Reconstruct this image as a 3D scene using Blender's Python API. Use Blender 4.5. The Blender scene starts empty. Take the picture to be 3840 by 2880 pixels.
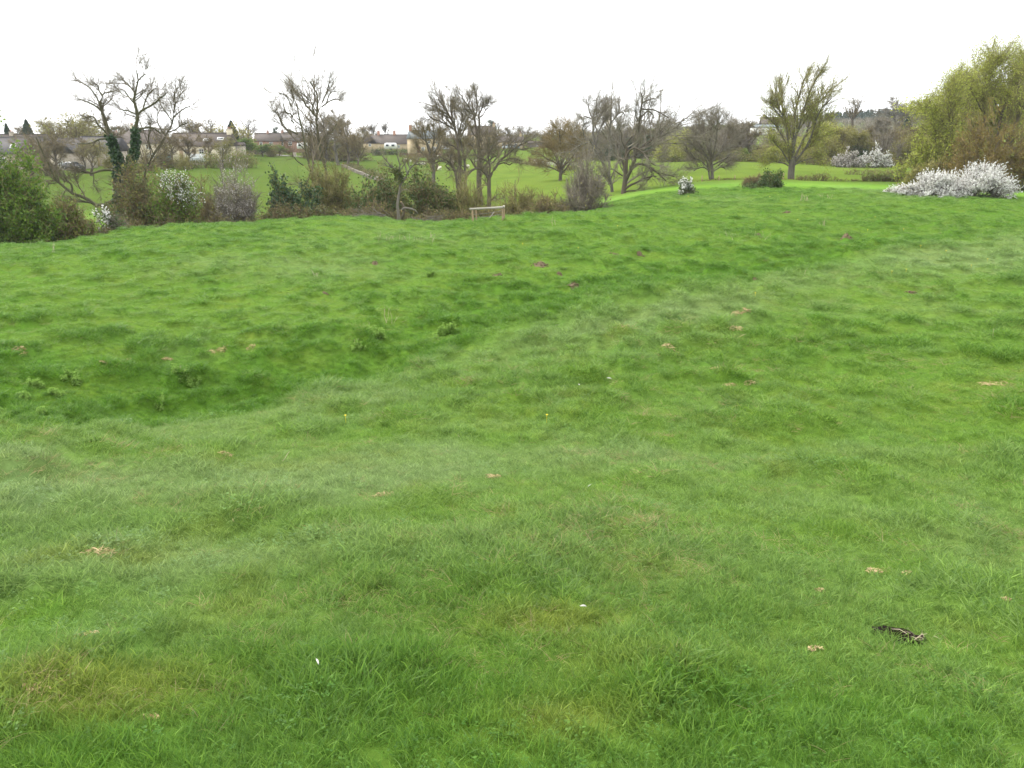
import bpy, math, random
import numpy as np
from mathutils import Vector, Matrix

scene = bpy.context.scene
COL = scene.collection
PITCH = math.radians(18.2)
F = 2955.0                      # focal length in pixels of the 3840 wide photograph
CP, SP = math.cos(PITCH), math.sin(PITCH)

# ------------------------------------------------------------------ camera
cam_data = bpy.data.cameras.new('camera')
cam = bpy.data.objects.new('camera', cam_data)
COL.objects.link(cam)
cam.location = (0, 0, 0)
cam.rotation_euler = (math.radians(90) - PITCH, 0, 0)
cam_data.sensor_width = 36.0
cam_data.lens = 36.0 * F / 3840.0
cam_data.clip_start = 0.05
cam_data.clip_end = 9000
scene.camera = cam

# ------------------------------------------------------------------ overcast sky
SUN_EL, SUN_ROT = math.radians(42), math.radians(-55)
world = bpy.data.worlds.new('World')
scene.world = world
world.use_nodes = True
wn, wl = world.node_tree.nodes, world.node_tree.links
wn.clear()
w_out = wn.new('ShaderNodeOutputWorld')
w_bg = wn.new('ShaderNodeBackground')
w_bg.inputs['Strength'].default_value = 0.1
w_sky = wn.new('ShaderNodeTexSky')
w_sky.sky_type = 'NISHITA'
w_sky.sun_disc = False
w_sky.sun_elevation = SUN_EL
w_sky.sun_rotation = SUN_ROT
w_tc = wn.new('ShaderNodeTexCoord')
w_map = wn.new('ShaderNodeMapping')
w_map.inputs['Scale'].default_value = (1.0, 1.0, 3.0)
w_noise = wn.new('ShaderNodeTexNoise')
w_noise.inputs['Scale'].default_value = 2.2
w_noise.inputs['Detail'].default_value = 6.0
w_ramp = wn.new('ShaderNodeMapRange')
w_ramp.inputs['From Min'].default_value = 0.3
w_ramp.inputs['From Max'].default_value = 0.7
w_ramp.inputs['To Min'].default_value = 0.80
w_ramp.inputs['To Max'].default_value = 0.97
w_mix = wn.new('ShaderNodeMixRGB')
w_mix.inputs['Color2'].default_value = (9.6, 9.75, 9.9, 1)     # the cloud deck
wl.new(w_tc.outputs['Generated'], w_map.inputs['Vector'])
wl.new(w_map.outputs['Vector'], w_noise.inputs['Vector'])
wl.new(w_noise.outputs['Fac'], w_ramp.inputs['Value'])
wl.new(w_ramp.outputs['Result'], w_mix.inputs['Fac'])
wl.new(w_sky.outputs['Color'], w_mix.inputs['Color1'])
wl.new(w_mix.outputs['Color'], w_bg.inputs['Color'])
wl.new(w_bg.outputs['Background'], w_out.inputs['Surface'])

sun_data = bpy.data.lights.new('sun', 'SUN')
sun_data.energy = 1.5
sun_data.angle = math.radians(24)
sun_data.color = (1.0, 0.97, 0.92)
sun = bpy.data.objects.new('sun', sun_data)
COL.objects.link(sun)
sun_dir = Vector((math.sin(SUN_ROT) * math.cos(SUN_EL), math.cos(SUN_ROT) * math.cos(SUN_EL), math.sin(SUN_EL)))
sun.rotation_euler = sun_dir.to_track_quat('Z', 'Y').to_euler()
sun.location = (-60, 40, 80)

scene.render.engine = 'CYCLES'
scene.cycles.max_bounces = 6
scene.cycles.transparent_max_bounces = 6
scene.view_settings.view_transform = 'Standard'
scene.view_settings.look = 'None'
scene.view_settings.exposure = 1.33
scene.view_settings.gamma = 1.0
scene.view_settings.use_curve_mapping = False

# ------------------------------------------------------------------ helpers
def ray(px, py):
    u = (px - 1920.0) / F
    v = (1440.0 - py) / F
    return u, CP + v * SP, -SP + v * CP

def at(px, py, Y):
    u, dy, dz = ray(px, py)
    return Vector((u / dy * Y, Y, dz / dy * Y))

def to_px(x, y, z):
    d = y * CP - z * SP
    v = (y * SP + z * CP) / d
    return 1920.0 + F * x / d, 1440.0 - F * v

def tag(o, label=None, cat=None, group=None, kind=None):
    if label: o['label'] = label
    if cat: o['category'] = cat
    if group: o['group'] = group
    if kind: o['kind'] = kind
    return o

def empty(name, loc, label=None, cat=None, group=None, rz=0.0):
    o = bpy.data.objects.new(name, None)
    COL.objects.link(o)
    o.location = loc
    o.rotation_euler = (0, 0, rz)
    o.empty_display_size = 0.3
    return tag(o, label, cat, group)

def mesh_from(name, V, Q=None, T=None, smooth=False):
    """Fast mesh from numpy arrays: quads Q (n,4) and triangles T (n,3)."""
    me = bpy.data.meshes.new(name)
    V = np.asarray(V, dtype=np.float32).reshape(-1, 3)
    me.vertices.add(len(V))
    me.vertices.foreach_set('co', V.ravel())
    loops, starts = [], []
    n = 0
    if Q is not None and len(Q):
        Q = np.asarray(Q, dtype=np.int32)
        loops.append(Q.ravel()); starts.append(np.arange(len(Q), dtype=np.int32) * 4); n = len(Q) * 4
    if T is not None and len(T):
        T = np.asarray(T, dtype=np.int32)
        loops.append(T.ravel()); starts.append(n + np.arange(len(T), dtype=np.int32) * 3)
    L = np.concatenate(loops); S = np.concatenate(starts)
    me.loops.add(len(L))
    me.loops.foreach_set('vertex_index', L)
    me.polygons.add(len(S))
    me.polygons.foreach_set('loop_start', S)
    if smooth:
        me.polygons.foreach_set('use_smooth', np.ones(len(S), dtype=bool))
    me.update(calc_edges=True)
    return me

def obj(name, me, mat=None, parent=None, loc=None):
    o = bpy.data.objects.new(name, me)
    COL.objects.link(o)
    if mat is not None and not len(me.materials):
        me.materials.append(mat)
    if parent is not None:
        o.parent = parent
    if loc is not None:
        o.location = loc
    return o

class MB:
    """Collects geometry for ONE mesh object."""
    def __init__(self):
        self.V, self.Q, self.T, self.n = [], [], [], 0
    def add(self, V, Q=None, T=None):
        V = np.asarray(V, dtype=np.float64).reshape(-1, 3)
        if not len(V): return self
        if Q is not None and len(Q): self.Q.append(np.asarray(Q, dtype=np.int64) + self.n)
        if T is not None and len(T): self.T.append(np.asarray(T, dtype=np.int64) + self.n)
        self.V.append(V); self.n += len(V)
        return self
    def box(self, lo, hi):
        x0, y0, z0 = lo; x1, y1, z1 = hi
        V = [(x0,y0,z0),(x1,y0,z0),(x1,y1,z0),(x0,y1,z0),(x0,y0,z1),(x1,y0,z1),(x1,y1,z1),(x0,y1,z1)]
        Q = [(0,3,2,1),(4,5,6,7),(0,1,5,4),(1,2,6,5),(2,3,7,6),(3,0,4,7)]
        return self.add(V, Q)
    def prism(self, prof, y0, y1, axis='y'):
        """polygon profile [(a, z)] extruded along an axis"""
        n = len(prof)
        if axis == 'y':
            V = [(a, y0, z) for a, z in prof] + [(a, y1, z) for a, z in prof]
        else:
            V = [(y0, a, z) for a, z in prof] + [(y1, a, z) for a, z in prof]
        Q = [(i, (i + 1) % n, n + (i + 1) % n, n + i) for i in range(n)]
        T = [(0, i + 1, i) for i in range(1, n - 1)] + [(n, n + i, n + i + 1) for i in range(1, n - 1)]
        return self.add(V, Q, T)
    def bar(self, a, b, r, sides=6, r2=None):
        P = np.array([[a, (np.array(a) + np.array(b)) / 2, b]], dtype=float)
        r2 = r if r2 is None else r2
        tube(self, P, np.array([[r, (r + r2) / 2, r2]]), sides, cap=True)
        return self
    def mesh(self, name, smooth=False):
        if not self.n:
            self.add([(0, 0, 0), (0.01, 0, 0), (0, 0.01, 0)], None, [(0, 1, 2)])
        return mesh_from(name, np.concatenate(self.V), np.concatenate(self.Q) if self.Q else None,
                         np.concatenate(self.T) if self.T else None, smooth)
    def build(self, name, mat, parent=None, smooth=False, origin=None):
        me = self.mesh(name, smooth)
        if origin is not None:
            me.transform(Matrix.Translation(-Vector(origin)))
        return obj(name, me, mat, parent)

def norm(a):
    return a / np.maximum(np.linalg.norm(a, axis=-1, keepdims=True), 1e-9)

def frames(P):
    T = norm(np.gradient(P, axis=1))
    ref = np.where(np.abs(T[..., 2:3]) < 0.85, np.array([0, 0, 1.0]), np.array([1.0, 0, 0]))
    A = norm(np.cross(T, ref))
    B = np.cross(T, A)
    return T, A, B

def tube(mb, P, R, sides, rng=None, cap=False):
    """P (N,S,3), R (N,S): N limbs of S rings; sides == 2 makes flat twigs."""
    N, S, _ = P.shape
    if N == 0: return
    T, A, B = frames(P)
    if sides == 2:
        ph = (rng or np.random.default_rng(0)).uniform(0, math.pi, (N, 1, 1))
        D = A * np.cos(ph) + B * np.sin(ph)
        V = np.stack([P - D * R[..., None], P + D * R[..., None]], axis=2)          # N,S,2,3
        idx = np.arange(N * S * 2).reshape(N, S, 2)
        Q = np.stack([idx[:, :-1, 0], idx[:, :-1, 1], idx[:, 1:, 1], idx[:, 1:, 0]], axis=-1).reshape(-1, 4)
        mb.add(V.reshape(-1, 3), Q)
        return
    an = np.arange(sides) * 2 * math.pi / sides
    V = P[:, :, None, :] + R[:, :, None, None] * (A[:, :, None, :] * np.cos(an)[None, None, :, None] + B[:, :, None, :] * np.sin(an)[None, None, :, None])
    idx = np.arange(N * S * sides).reshape(N, S, sides)
    nx = np.roll(idx, -1, axis=2)
    Q = np.stack([idx[:, :-1], nx[:, :-1], nx[:, 1:], idx[:, 1:]], axis=-1).reshape(-1, 4)
    Tr = None
    if cap:
        Tr = []
        for k in range(N):
            for i in range(1, sides - 1):
                Tr.append((idx[k, 0, 0], idx[k, 0, i + 1], idx[k, 0, i]))
                Tr.append((idx[k, -1, 0], idx[k, -1, i], idx[k, -1, i + 1]))
    mb.add(V.reshape(-1, 3), Q, Tr)

def leaves(mb, P, size, rng, squash=0.6, up=0.0):
    """one small quad per point, random facing"""
    n = len(P)
    if n == 0: return
    N = norm(rng.normal(size=(n, 3)) + np.array([0, 0, up]))
    A = norm(np.cross(N, rng.normal(size=(n, 3))))
    B = np.cross(N, A)
    s = size * rng.uniform(0.6, 1.4, (n, 1))
    V = np.stack([P - A * s, P - B * s * squash, P + A * s, P + B * s * squash], axis=1)
    mb.add(V.reshape(-1, 3), np.arange(n * 4).reshape(-1, 4))

def spawn(P, R, n, rng, t0=0.2, t1=1.0, ang=(0.5, 1.0), length=None, nseg=3, up=0.0, gnarl=0.12, ratio=0.6, rmin=0.006, drift=None):
    """children of a batch of limbs: n per limb (int or array)"""
    N, S, _ = P.shape
    par = np.repeat(np.arange(N), n)
    M = len(par)
    if M == 0:
        return np.zeros((0, nseg + 1, 3)), np.zeros((0, nseg + 1))
    t = t0 + (t1 - t0) * rng.uniform(0, 1, M) ** 0.8
    f = np.clip(t * (S - 1), 0, S - 1.001)
    i = f.astype(int); w = (f - i)[:, None]
    p0 = P[par, i] * (1 - w) + P[par, i + 1] * w
    r0 = R[par, i] * (1 - w[:, 0]) + R[par, i + 1] * w[:, 0]
    T, A, B = frames(P)
    T, A, B = T[par, i], A[par, i], B[par, i]
    ph = rng.uniform(0, 2 * math.pi, (M, 1))
    a = rng.uniform(ang[0], ang[1], (M, 1))
    d = np.cos(a) * T + np.sin(a) * (np.cos(ph) * A + np.sin(ph) * B)
    plen = np.linalg.norm(np.diff(P, axis=1), axis=2).sum(1)[par]
    L = length(plen, t, rng)
    out = [p0]
    p = p0
    dr = np.zeros(3) if drift is None else np.array(drift)
    for k in range(nseg):
        d = norm(d + gnarl * rng.normal(size=(M, 3)) + up * np.array([0, 0, 1.0]) + dr)
        p = p + d * (L / nseg)[:, None]
        out.append(p)
    Pn = np.stack(out, axis=1)
    rs = np.maximum(r0 * ratio, rmin)
    Rn = rs[:, None] * np.linspace(1, 0.35, nseg + 1)[None, :]
    return Pn, np.maximum(Rn, rmin * 0.5)

def resample(pts, S):
    """Catmull-Rom through the points, S samples"""
    P = np.array(pts, dtype=float)
    if len(P) == 2:
        P = np.stack([P[0], P[0] * 0.5 + P[1] * 0.5, P[1]])
    Q = np.vstack([2 * P[0] - P[1], P, 2 * P[-1] - P[-2]])
    d = np.concatenate([[0], np.cumsum(np.linalg.norm(np.diff(P, axis=0), axis=1))])
    s = np.linspace(0, d[-1], S)
    out = []
    for x in s:
        k = min(max(np.searchsorted(d, x, side='right') - 1, 0), len(P) - 2)
        t = (x - d[k]) / max(d[k + 1] - d[k], 1e-9)
        a, b, c, e = Q[k], Q[k + 1], Q[k + 2], Q[k + 3]
        out.append(0.5 * ((2 * b) + (c - a) * t + (2 * a - 5 * b + 4 * c - e) * t * t + (3 * b - a - 3 * c + e) * t ** 3))
    return np.array(out)

# lattice noise
def _hash(ix, iy, seed):
    h = (ix.astype(np.int64) * 374761393 + iy.astype(np.int64) * 668265263 + seed * 974711) & 0x7fffffff
    h = ((h ^ (h >> 13)) * 1274126177) & 0x7fffffff
    return ((h ^ (h >> 16)) & 0xffff) / 65535.0

def vnoise(x, y, scale, seed=0):
    x = np.asarray(x, dtype=float) / scale; y = np.asarray(y, dtype=float) / scale
    ix, iy = np.floor(x), np.floor(y)
    fx, fy = x - ix, y - iy
    fx = fx * fx * fx * (fx * (fx * 6 - 15) + 10); fy = fy * fy * fy * (fy * (fy * 6 - 15) + 10)
    a, b = _hash(ix, iy, seed), _hash(ix + 1, iy, seed)
    c, d = _hash(ix, iy + 1, seed), _hash(ix + 1, iy + 1, seed)
    return (a * (1 - fx) + b * fx) * (1 - fy) + (c * (1 - fx) + d * fx) * fy

def fbm(x, y, scale, seed=0, octv=3):
    s, a, tot = 0.0, 1.0, 0.0
    ca, sa = math.cos(0.6), math.sin(0.6)
    for k in range(octv):
        s = s + a * vnoise(x, y, scale, seed + k * 17)
        tot += a; a *= 0.5; scale *= 0.5
        x, y = x * ca - y * sa + 3.1, x * sa + y * ca + 7.7
    return s / tot

# ------------------------------------------------------------------ the lie of the land
CONTROL = []
def _c(px, rows):
    for py, Y in rows:
        p = at(px, py, Y)
        CONTROL.append((math.atan2(p.x, p.y), math.log(Y), p.z))
def _cz(px, rows):
    for Y, z in rows:
        py = 1440.0
        for _ in range(6):
            u, dy, dz = ray(px, py)
            py = to_px(u / dy * Y, Y, z)[1]
        u, dy, dz = ray(px, py)
        CONTROL.append((math.atan2(u / dy, 1.0), math.log(Y), z))
near = [(2880, 1.75)]
_c(-500, near + [(2250, 3.15), (1900, 4.9), (1730, 7.2), (1550, 11.5), (1300, 19), (1100, 30), (975, 43)])
_c(0,    near + [(2250, 3.15), (1900, 4.9), (1730, 7.0), (1600, 11), (1450, 15), (1250, 20), (1050, 32), (935, 47)])
_c(640,  near + [(2250, 3.2), (1900, 4.9), (1730, 7.0), (1600, 11.5), (1450, 15.5), (1250, 21), (1000, 36), (852, 57)])
_c(1280, near + [(2250, 3.2), (1900, 4.9), (1650, 8), (1500, 12), (1350, 16.5), (1200, 22), (1000, 36), (820, 61)])
_c(1920, near + [(2250, 3.2), (1875, 5), (1650, 7.6), (1450, 11.5), (1240, 19), (1100, 26), (1000, 34), (900, 46), (818, 61)])
_c(2560, near + [(2250, 3.2), (1875, 5.1), (1650, 7.6), (1450, 11), (1240, 16.5), (1080, 24), (950, 36), (830, 54), (738, 76)])
_c(3200, near + [(2250, 3.25), (1875, 5.2), (1650, 7.6), (1450, 10.8), (1240, 16), (1080, 23), (950, 34), (830, 51), (722, 78)])
_c(3840, near + [(2250, 3.3), (1875, 5.3), (1650, 7.8), (1450, 10.8), (1240, 15.5), (1080, 22), (920, 36), (830, 50), (738, 76)])
_c(4400, near + [(2250, 3.3), (1875, 5.3), (1650, 7.8), (1450, 10.8), (1240, 15.5), (1080, 22), (920, 36), (830, 50), (745, 74)])
for px in (-500, 1920, 4400):
    _cz(px, [(0.7, -1.6), (0.3, -1.58)])
_cz(-500, [(56, -9.4), (72, -10.8), (95, -10.9), (130, -9.3), (200, -8.0), (320, -6.2), (450, -7.5), (800, -13), (1500, -26), (4000, -66)])
_cz(0,    [(60, -9.4), (75, -10.7), (95, -10.9), (130, -9.4), (200, -8.2), (320, -6.2), (450, -7.5), (800, -13), (1500, -26), (4000, -66)])
_cz(640,  [(67, -9.3), (80, -10.6), (100, -10.9), (130, -9.5), (200, -8.2), (320, -6.8), (450, -7.8), (800, -13), (1500, -26), (4000, -66)])
_cz(1280, [(72, -8.8), (85, -10.3), (105, -10.9), (150, -10.9), (200, -10.4), (270, -9.3), (400, -8.4), (700, -12), (1500, -26), (4000, -66)])
_cz(1920, [(72, -8.8), (88, -10.2), (125, -10.4), (200, -10.6), (300, -8.2), (450, -7.6), (800, -11), (1500, -22), (4000, -60)])
_cz(2250, [(66, -6.7), (80, -7.9), (100, -8.6), (150, -8.9), (200, -8.9), (300, -7.4), (500, -6)])
_cz(2560, [(100, -6.9), (170, -7.2), (250, -6.2), (400, -3.5), (700, -1.5), (1500, -8), (4000, -40)])
_cz(3200, [(105, -6.9), (160, -7.8), (250, -5), (400, -1), (650, 2.5), (1500, -2), (4000, -30)])
_cz(3840, [(105, -7.0), (160, -7.6), (250, -4.5), (400, 1), (650, 6), (1500, 4), (4000, -30)])
_cz(4400, [(105, -7.0), (160, -7.6), (250, -4.5), (400, 1), (650, 6), (1500, 4), (4000, -30)])
_ck = np.array(CONTROL)
_ck[:, 0] *= 2.4

def _kern(d2):
    return 0.5 * d2 * np.log(np.maximum(d2, 1e-12))
_n = len(_ck)
_d2 = ((_ck[:, None, :2] - _ck[None, :, :2]) ** 2).sum(-1)
_A = np.zeros((_n + 3, _n + 3))
_A[:_n, :_n] = _kern(_d2) + np.eye(_n) * 0.004
_A[:_n, _n] = 1; _A[:_n, _n + 1:] = _ck[:, :2]
_A[_n, :_n] = 1; _A[_n + 1:, :_n] = _ck[:, :2].T
_W = np.linalg.solve(_A, np.concatenate([_ck[:, 2], np.zeros(3)]))

def _tps(th, t):
    th = np.atleast_1d(th).ravel(); t = np.atleast_1d(t).ravel()
    out = np.empty(len(th))
    for k in range(0, len(th), 20000):
        a = np.stack([th[k:k + 20000] * 2.4, t[k:k + 20000]], axis=1)
        d2 = ((a[:, None, :] - _ck[None, :, :2]) ** 2).sum(-1)
        out[k:k + 20000] = _kern(d2) @ _W[:_n] + _W[_n] + a @ _W[_n + 1:]
    return out

THM = 0.74
# swells and hollows of the old earthworks: x, y, radius along, radius across, turn, height
SWELLS = [(-11.4, 36.0, 8.0, 5.5, 0.1, 0.62), (-6.4, 15.8, 6.5, 3.4, 0.15, -0.55), (-1.5, 17.5, 3.5, 2.6, 0.4, -0.30), (8.6, 31.0, 7.0, 4.0, 0.2, -0.42),
          (2.4, 20.0, 4.2, 2.4, 0.55, 0.30), (15.6, 33.0, 7.0, 3.2, 0.35, 0.42), (-3.0, 6.8, 3.2, 1.1, 0.2, 0.13), (-1.2, 9.2, 3.0, 1.3, 0.45, 0.14), (9.5, 22.0, 5.0, 2.0, 0.45, 0.22), (14.5, 22.5, 4.0, 2.4, 0.3, -0.2)]
def land(x, y):
    x = np.atleast_1d(np.asarray(x, dtype=float)); y = np.atleast_1d(np.asarray(y, dtype=float))
    z = _land(x, y)
    for cx, cy, rx, ry, ro, hgt in SWELLS:
        dx, dy = x - cx, y - cy
        co, si = math.cos(ro), math.sin(ro)
        z = z + hgt * np.exp(-(((dx * co + dy * si) / rx) ** 2 + ((-dx * si + dy * co) / ry) ** 2))
    if BRINK is not None:
        q, k = brink(x, y)
        z = z + k * (0.16 * np.exp(-((q + 0.06) / 0.13) ** 2) - 0.25 * np.exp(-((q - 0.34) / 0.26) ** 2))
    return z

BRINK = None
def brink(x, y):
    th = np.arctan2(x, y); r = np.hypot(x, y)
    rb = np.interp(th, BRINK[0], BRINK[1])
    edge = np.clip((0.75 - np.abs(th)) / 0.15, 0, 1) * np.clip((26 - rb) / 8, 0.25, 1)
    return r / rb - 1.0, np.clip(rb / 9.0, 0.5, 1.6) * edge

def _land(x, y):
    """smooth height of the land"""
    x = np.atleast_1d(np.asarray(x, dtype=float)); y = np.atleast_1d(np.asarray(y, dtype=float))
    th = np.arctan2(x, y); r = np.hypot(x, y)
    thc = np.clip(th, -THM, THM)
    t = np.log(np.clip(r * np.cos(thc), 0.3, 4000))
    z = _tps(thc, t)
    back = np.abs(th) > THM
    if back.any():
        tb = t[back]
        zl = _tps(np.full(tb.shape, -THM), tb); zr = _tps(np.full(tb.shape, THM), tb)
        w = np.where(th[back] > 0, 0.5 * (math.pi - th[back]) / (math.pi - THM) + 0.5, 0.5 * (math.pi + th[back]) / (math.pi - THM) * -1 + 0.5)
        w = np.clip(w, 0, 1); w = w * w * (3 - 2 * w)
        z[back] = zl * (1 - w) + zr * w
    return z

def bumps(x, y):
    r = np.hypot(x, y)
    nearw = np.clip((r - 0.8) / 2.0, 0.25, 1) * np.clip((105 - r) / 25, 0, 1)
    b = (fbm(x, y, 2.6, 5, 2) - 0.5) * 0.32 * np.clip(r / 14, 0.15, 1)
    tus = fbm(x, y, 0.56, 9, 3)
    b = b + np.clip(tus - 0.45, 0, 1) * 0.66 * np.clip(r / 16, 0.25, 1) * np.clip(0.3 + 1.4 * fbm(x, y, 9.0, 77, 2), 0.3, 1.3)
    b = b + (fbm(x, y, 0.28, 21, 2) - 0.5) * 0.05
    far = (fbm(x, y, 6.0, 31, 2) - 0.5) * 0.25 * np.clip((r - 90) / 30, 0, 1) * np.clip((600 - r) / 300, 0, 1)
    return b * nearw + far

HOLE = None
def H(x, y):
    if HOLE is not None:
        x = np.atleast_1d(np.asarray(x, float)); y = np.atleast_1d(np.asarray(y, float))
        return land(x, y) + bumps(x, y) - 0.07 * np.exp(-(((x - HOLE[0]) / 0.095) ** 2 + ((y - HOLE[1]) / 0.065) ** 2) ** 2)
    return land(x, y) + bumps(np.atleast_1d(np.asarray(x, float)), np.atleast_1d(np.asarray(y, float)))

def G(px, Y):
    """the point of the ground seen in column px at depth Y"""
    py = 900.0
    for _ in range(6):
        u, dy, dz = ray(px, py)
        x = u / dy * Y
        z = float(H([x], [Y])[0])
        py = to_px(x, Y, z)[1]
    return Vector((x, Y, z))

def ground_at(px, py):
    """first point of the ground along the line of sight"""
    u, dy, dz = ray(px, py)
    Y = np.exp(np.linspace(math.log(1.0), math.log(400), 1500))
    z = H(u / dy * Y, Y)
    below = z > dz / dy * Y
    k = int(np.argmax(below)) if below.any() else len(Y) - 1
    return Vector((u / dy * Y[k], Y[k], float(z[k])))

_b = [ground_at(px, py) for px, py in ((-300, 1700), (0, 1690), (600, 1645), (1000, 1570), (1350, 1470), (1650, 1340), (1950, 1215), (2300, 1140), (2700, 1070), (3200, 1000), (3700, 905), (4000, 880))]
BRINK = (np.array([math.atan2(p.x, p.y) for p in _b]), np.array([math.hypot(p.x, p.y) for p in _b]))
_h = ground_at(3375, 2395)
HOLE = (_h.x, _h.y, _h.z)

def pxm(Y):
    """metres per photograph pixel at depth Y"""
    return Y / F * 1.04

# ------------------------------------------------------------------ materials
def new_mat(name):
    m = bpy.data.materials.new(name)
    m.use_nodes = True
    n, l = m.node_tree.nodes, m.node_tree.links
    n.clear()
    out = n.new('ShaderNodeOutputMaterial')
    return m, n, l, out

def plain(name, c1, c2=None, rough=0.8, scale=4.0, detail=4.0, bump=0.0, stretch=None, spec=0.3, island=0.0):
    """two colours mixed by noise in object space, optional relief"""
    m, n, l, out = new_mat(name)
    b = n.new('ShaderNodeBsdfPrincipled')
    b.inputs['Roughness'].default_value = rough
    b.inputs['Specular IOR Level'].default_value = spec
    c2 = c2 or tuple(x * 0.6 for x in c1)
    tc = n.new('ShaderNodeTexCoord')
    mp = n.new('ShaderNodeMapping')
    if stretch: mp.inputs['Scale'].default_value = stretch
    nz = n.new('ShaderNodeTexNoise')
    nz.inputs['Scale'].default_value = scale
    nz.inputs['Detail'].default_value = detail
    nz.inputs['Roughness'].default_value = 0.65
    mr = n.new('ShaderNodeMapRange')
    mr.inputs['From Min'].default_value = 0.3; mr.inputs['From Max'].default_value = 0.7
    mx = n.new('ShaderNodeMixRGB')
    mx.inputs['Color1'].default_value = (*c1, 1); mx.inputs['Color2'].default_value = (*c2, 1)
    l.new(tc.outputs['Object'], mp.inputs['Vector']); l.new(mp.outputs['Vector'], nz.inputs['Vector'])
    l.new(nz.outputs['Fac'], mr.inputs['Value']); l.new(mr.outputs['Result'], mx.inputs['Fac'])
    col = mx.outputs['Color']
    if island:
        g = n.new('ShaderNodeNewGeometry')
        r2 = n.new('ShaderNodeMapRange')
        r2.inputs['To Min'].default_value = 1 - island; r2.inputs['To Max'].default_value = 1 + island
        hv = n.new('ShaderNodeHueSaturation')
        l.new(g.outputs['Random Per Island'], r2.inputs['Value'])
        l.new(r2.outputs['Result'], hv.inputs['Value']); l.new(col, hv.inputs['Color'])
        col = hv.outputs['Color']
    l.new(col, b.inputs['Base Color'])
    if bump:
        bp = n.new('ShaderNodeBump')
        bp.inputs['Strength'].default_value = bump; bp.inputs['Distance'].default_value = 0.05
        l.new(nz.outputs['Fac'], bp.inputs['Height']); l.new(bp.outputs['Normal'], b.inputs['Normal'])
    l.new(b.outputs['BSDF'], out.inputs['Surface'])
    return m

def leafy(name, c1, c2, rough=0.55, trans=0.35, objvar=0.0, spec=0.25):
    """foliage: every leaf its own mix of two colours, some light let through"""
    m, n, l, out = new_mat(name)
    g = n.new('ShaderNodeNewGeometry')
    mx = n.new('ShaderNodeMixRGB')
    mx.inputs['Color1'].default_value = (*c1, 1); mx.inputs['Color2'].default_value = (*c2, 1)
    l.new(g.outputs['Random Per Island'], mx.inputs['Fac'])
    col = mx.outputs['Color']
    if objvar:
        oi = n.new('ShaderNodeObjectInfo')
        r1 = n.new('ShaderNodeMapRange'); r1.inputs['To Min'].default_value = 1 - objvar; r1.inputs['To Max'].default_value = 1 + objvar
        r2 = n.new('ShaderNodeMapRange'); r2.inputs['To Min'].default_value = 0.5 + objvar * 0.07; r2.inputs['To Max'].default_value = 0.5 - objvar * 0.05
        hv = n.new('ShaderNodeHueSaturation')
        l.new(oi.outputs['Random'], r1.inputs['Value']); l.new(oi.outputs['Random'], r2.inputs['Value'])
        l.new(r1.outputs['Result'], hv.inputs['Value']); l.new(r2.outputs['Result'], hv.inputs['Hue'])
        l.new(col, hv.inputs['Color']); col = hv.outputs['Color']
    b = n.new('ShaderNodeBsdfPrincipled')
    b.inputs['Roughness'].default_value = rough
    b.inputs['Specular IOR Level'].default_value = spec
    t = n.new('ShaderNodeBsdfTranslucent')
    ms = n.new('ShaderNodeMixShader'); ms.inputs['Fac'].default_value = trans
    l.new(col, b.inputs['Base Color']); l.new(col, t.inputs['Color'])
    l.new(b.outputs['BSDF'], ms.inputs[1]); l.new(t.outputs['BSDF'], ms.inputs[2])
    l.new(ms.outputs['Shader'], out.inputs['Surface'])
    return m

M = {}
M['bark'] = plain('bark', (0.129, 0.100, 0.070), (0.058, 0.049, 0.035), 0.9, 3.0, 6, 0.6, (1, 1, 0.25))
M['bark_mossy'] = plain('bark_mossy', (0.105, 0.090, 0.052), (0.058, 0.063, 0.027), 0.9, 2.0, 6, 0.6, (1, 1, 0.3))
M['bark_grey'] = plain('bark_grey', (0.177, 0.156, 0.130), (0.083, 0.073, 0.057), 0.9, 3.0, 6, 0.6, (1, 1, 0.25))
M['bark_pale'] = plain('bark_pale', (0.45, 0.42, 0.36), (0.2, 0.18, 0.15), 0.85, 2.0, 5, 0.3, (1, 1, 0.4))
M['twig'] = plain('twig', (0.180, 0.146, 0.098), (0.108, 0.089, 0.060), 0.9, 0.6, 2, island=0.35)
M['twig_brown'] = plain('twig_brown', (0.215, 0.165, 0.082), (0.135, 0.105, 0.054), 0.9, 0.5, 2, island=0.35)
M['twig_olive'] = plain('twig_olive', (0.260, 0.230, 0.090), (0.160, 0.140, 0.056), 0.9, 0.5, 2, island=0.35)
M['twig_grey'] = plain('twig_grey', (0.248, 0.215, 0.165), (0.149, 0.129, 0.099), 0.9, 0.5, 2, island=0.3)
M['twig_orange'] = plain('twig_orange', (0.25, 0.18, 0.072), (0.165, 0.125, 0.052), 0.9, 0.5, 2, island=0.3)
M['ivy'] = leafy('ivy_leaf', (0.018, 0.048, 0.018), (0.053, 0.098, 0.030), 0.4, 0.15, spec=0.4)
M['leaf_dark'] = leafy('leaf_dark', (0.043, 0.080, 0.020), (0.087, 0.131, 0.029), 0.5, 0.25)
M['leaf_green'] = leafy('leaf_green', (0.085, 0.165, 0.02), (0.17, 0.25, 0.035), 0.5, 0.42)
M['leaf_spring'] = leafy('leaf_spring', (0.283, 0.321, 0.058), (0.464, 0.476, 0.096), 0.5, 0.45, 0.12)
M['leaf_olive'] = leafy('leaf_olive', (0.172, 0.166, 0.046), (0.287, 0.259, 0.071), 0.6, 0.3, 0.12)
M['leaf_bud'] = leafy('leaf_bud', (0.21, 0.17, 0.055), (0.25, 0.21, 0.07), 0.7, 0.25, 0.1)
M['leaf_orange'] = leafy('leaf_orange', (0.213, 0.138, 0.037), (0.188, 0.163, 0.037), 0.7, 0.3)
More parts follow.
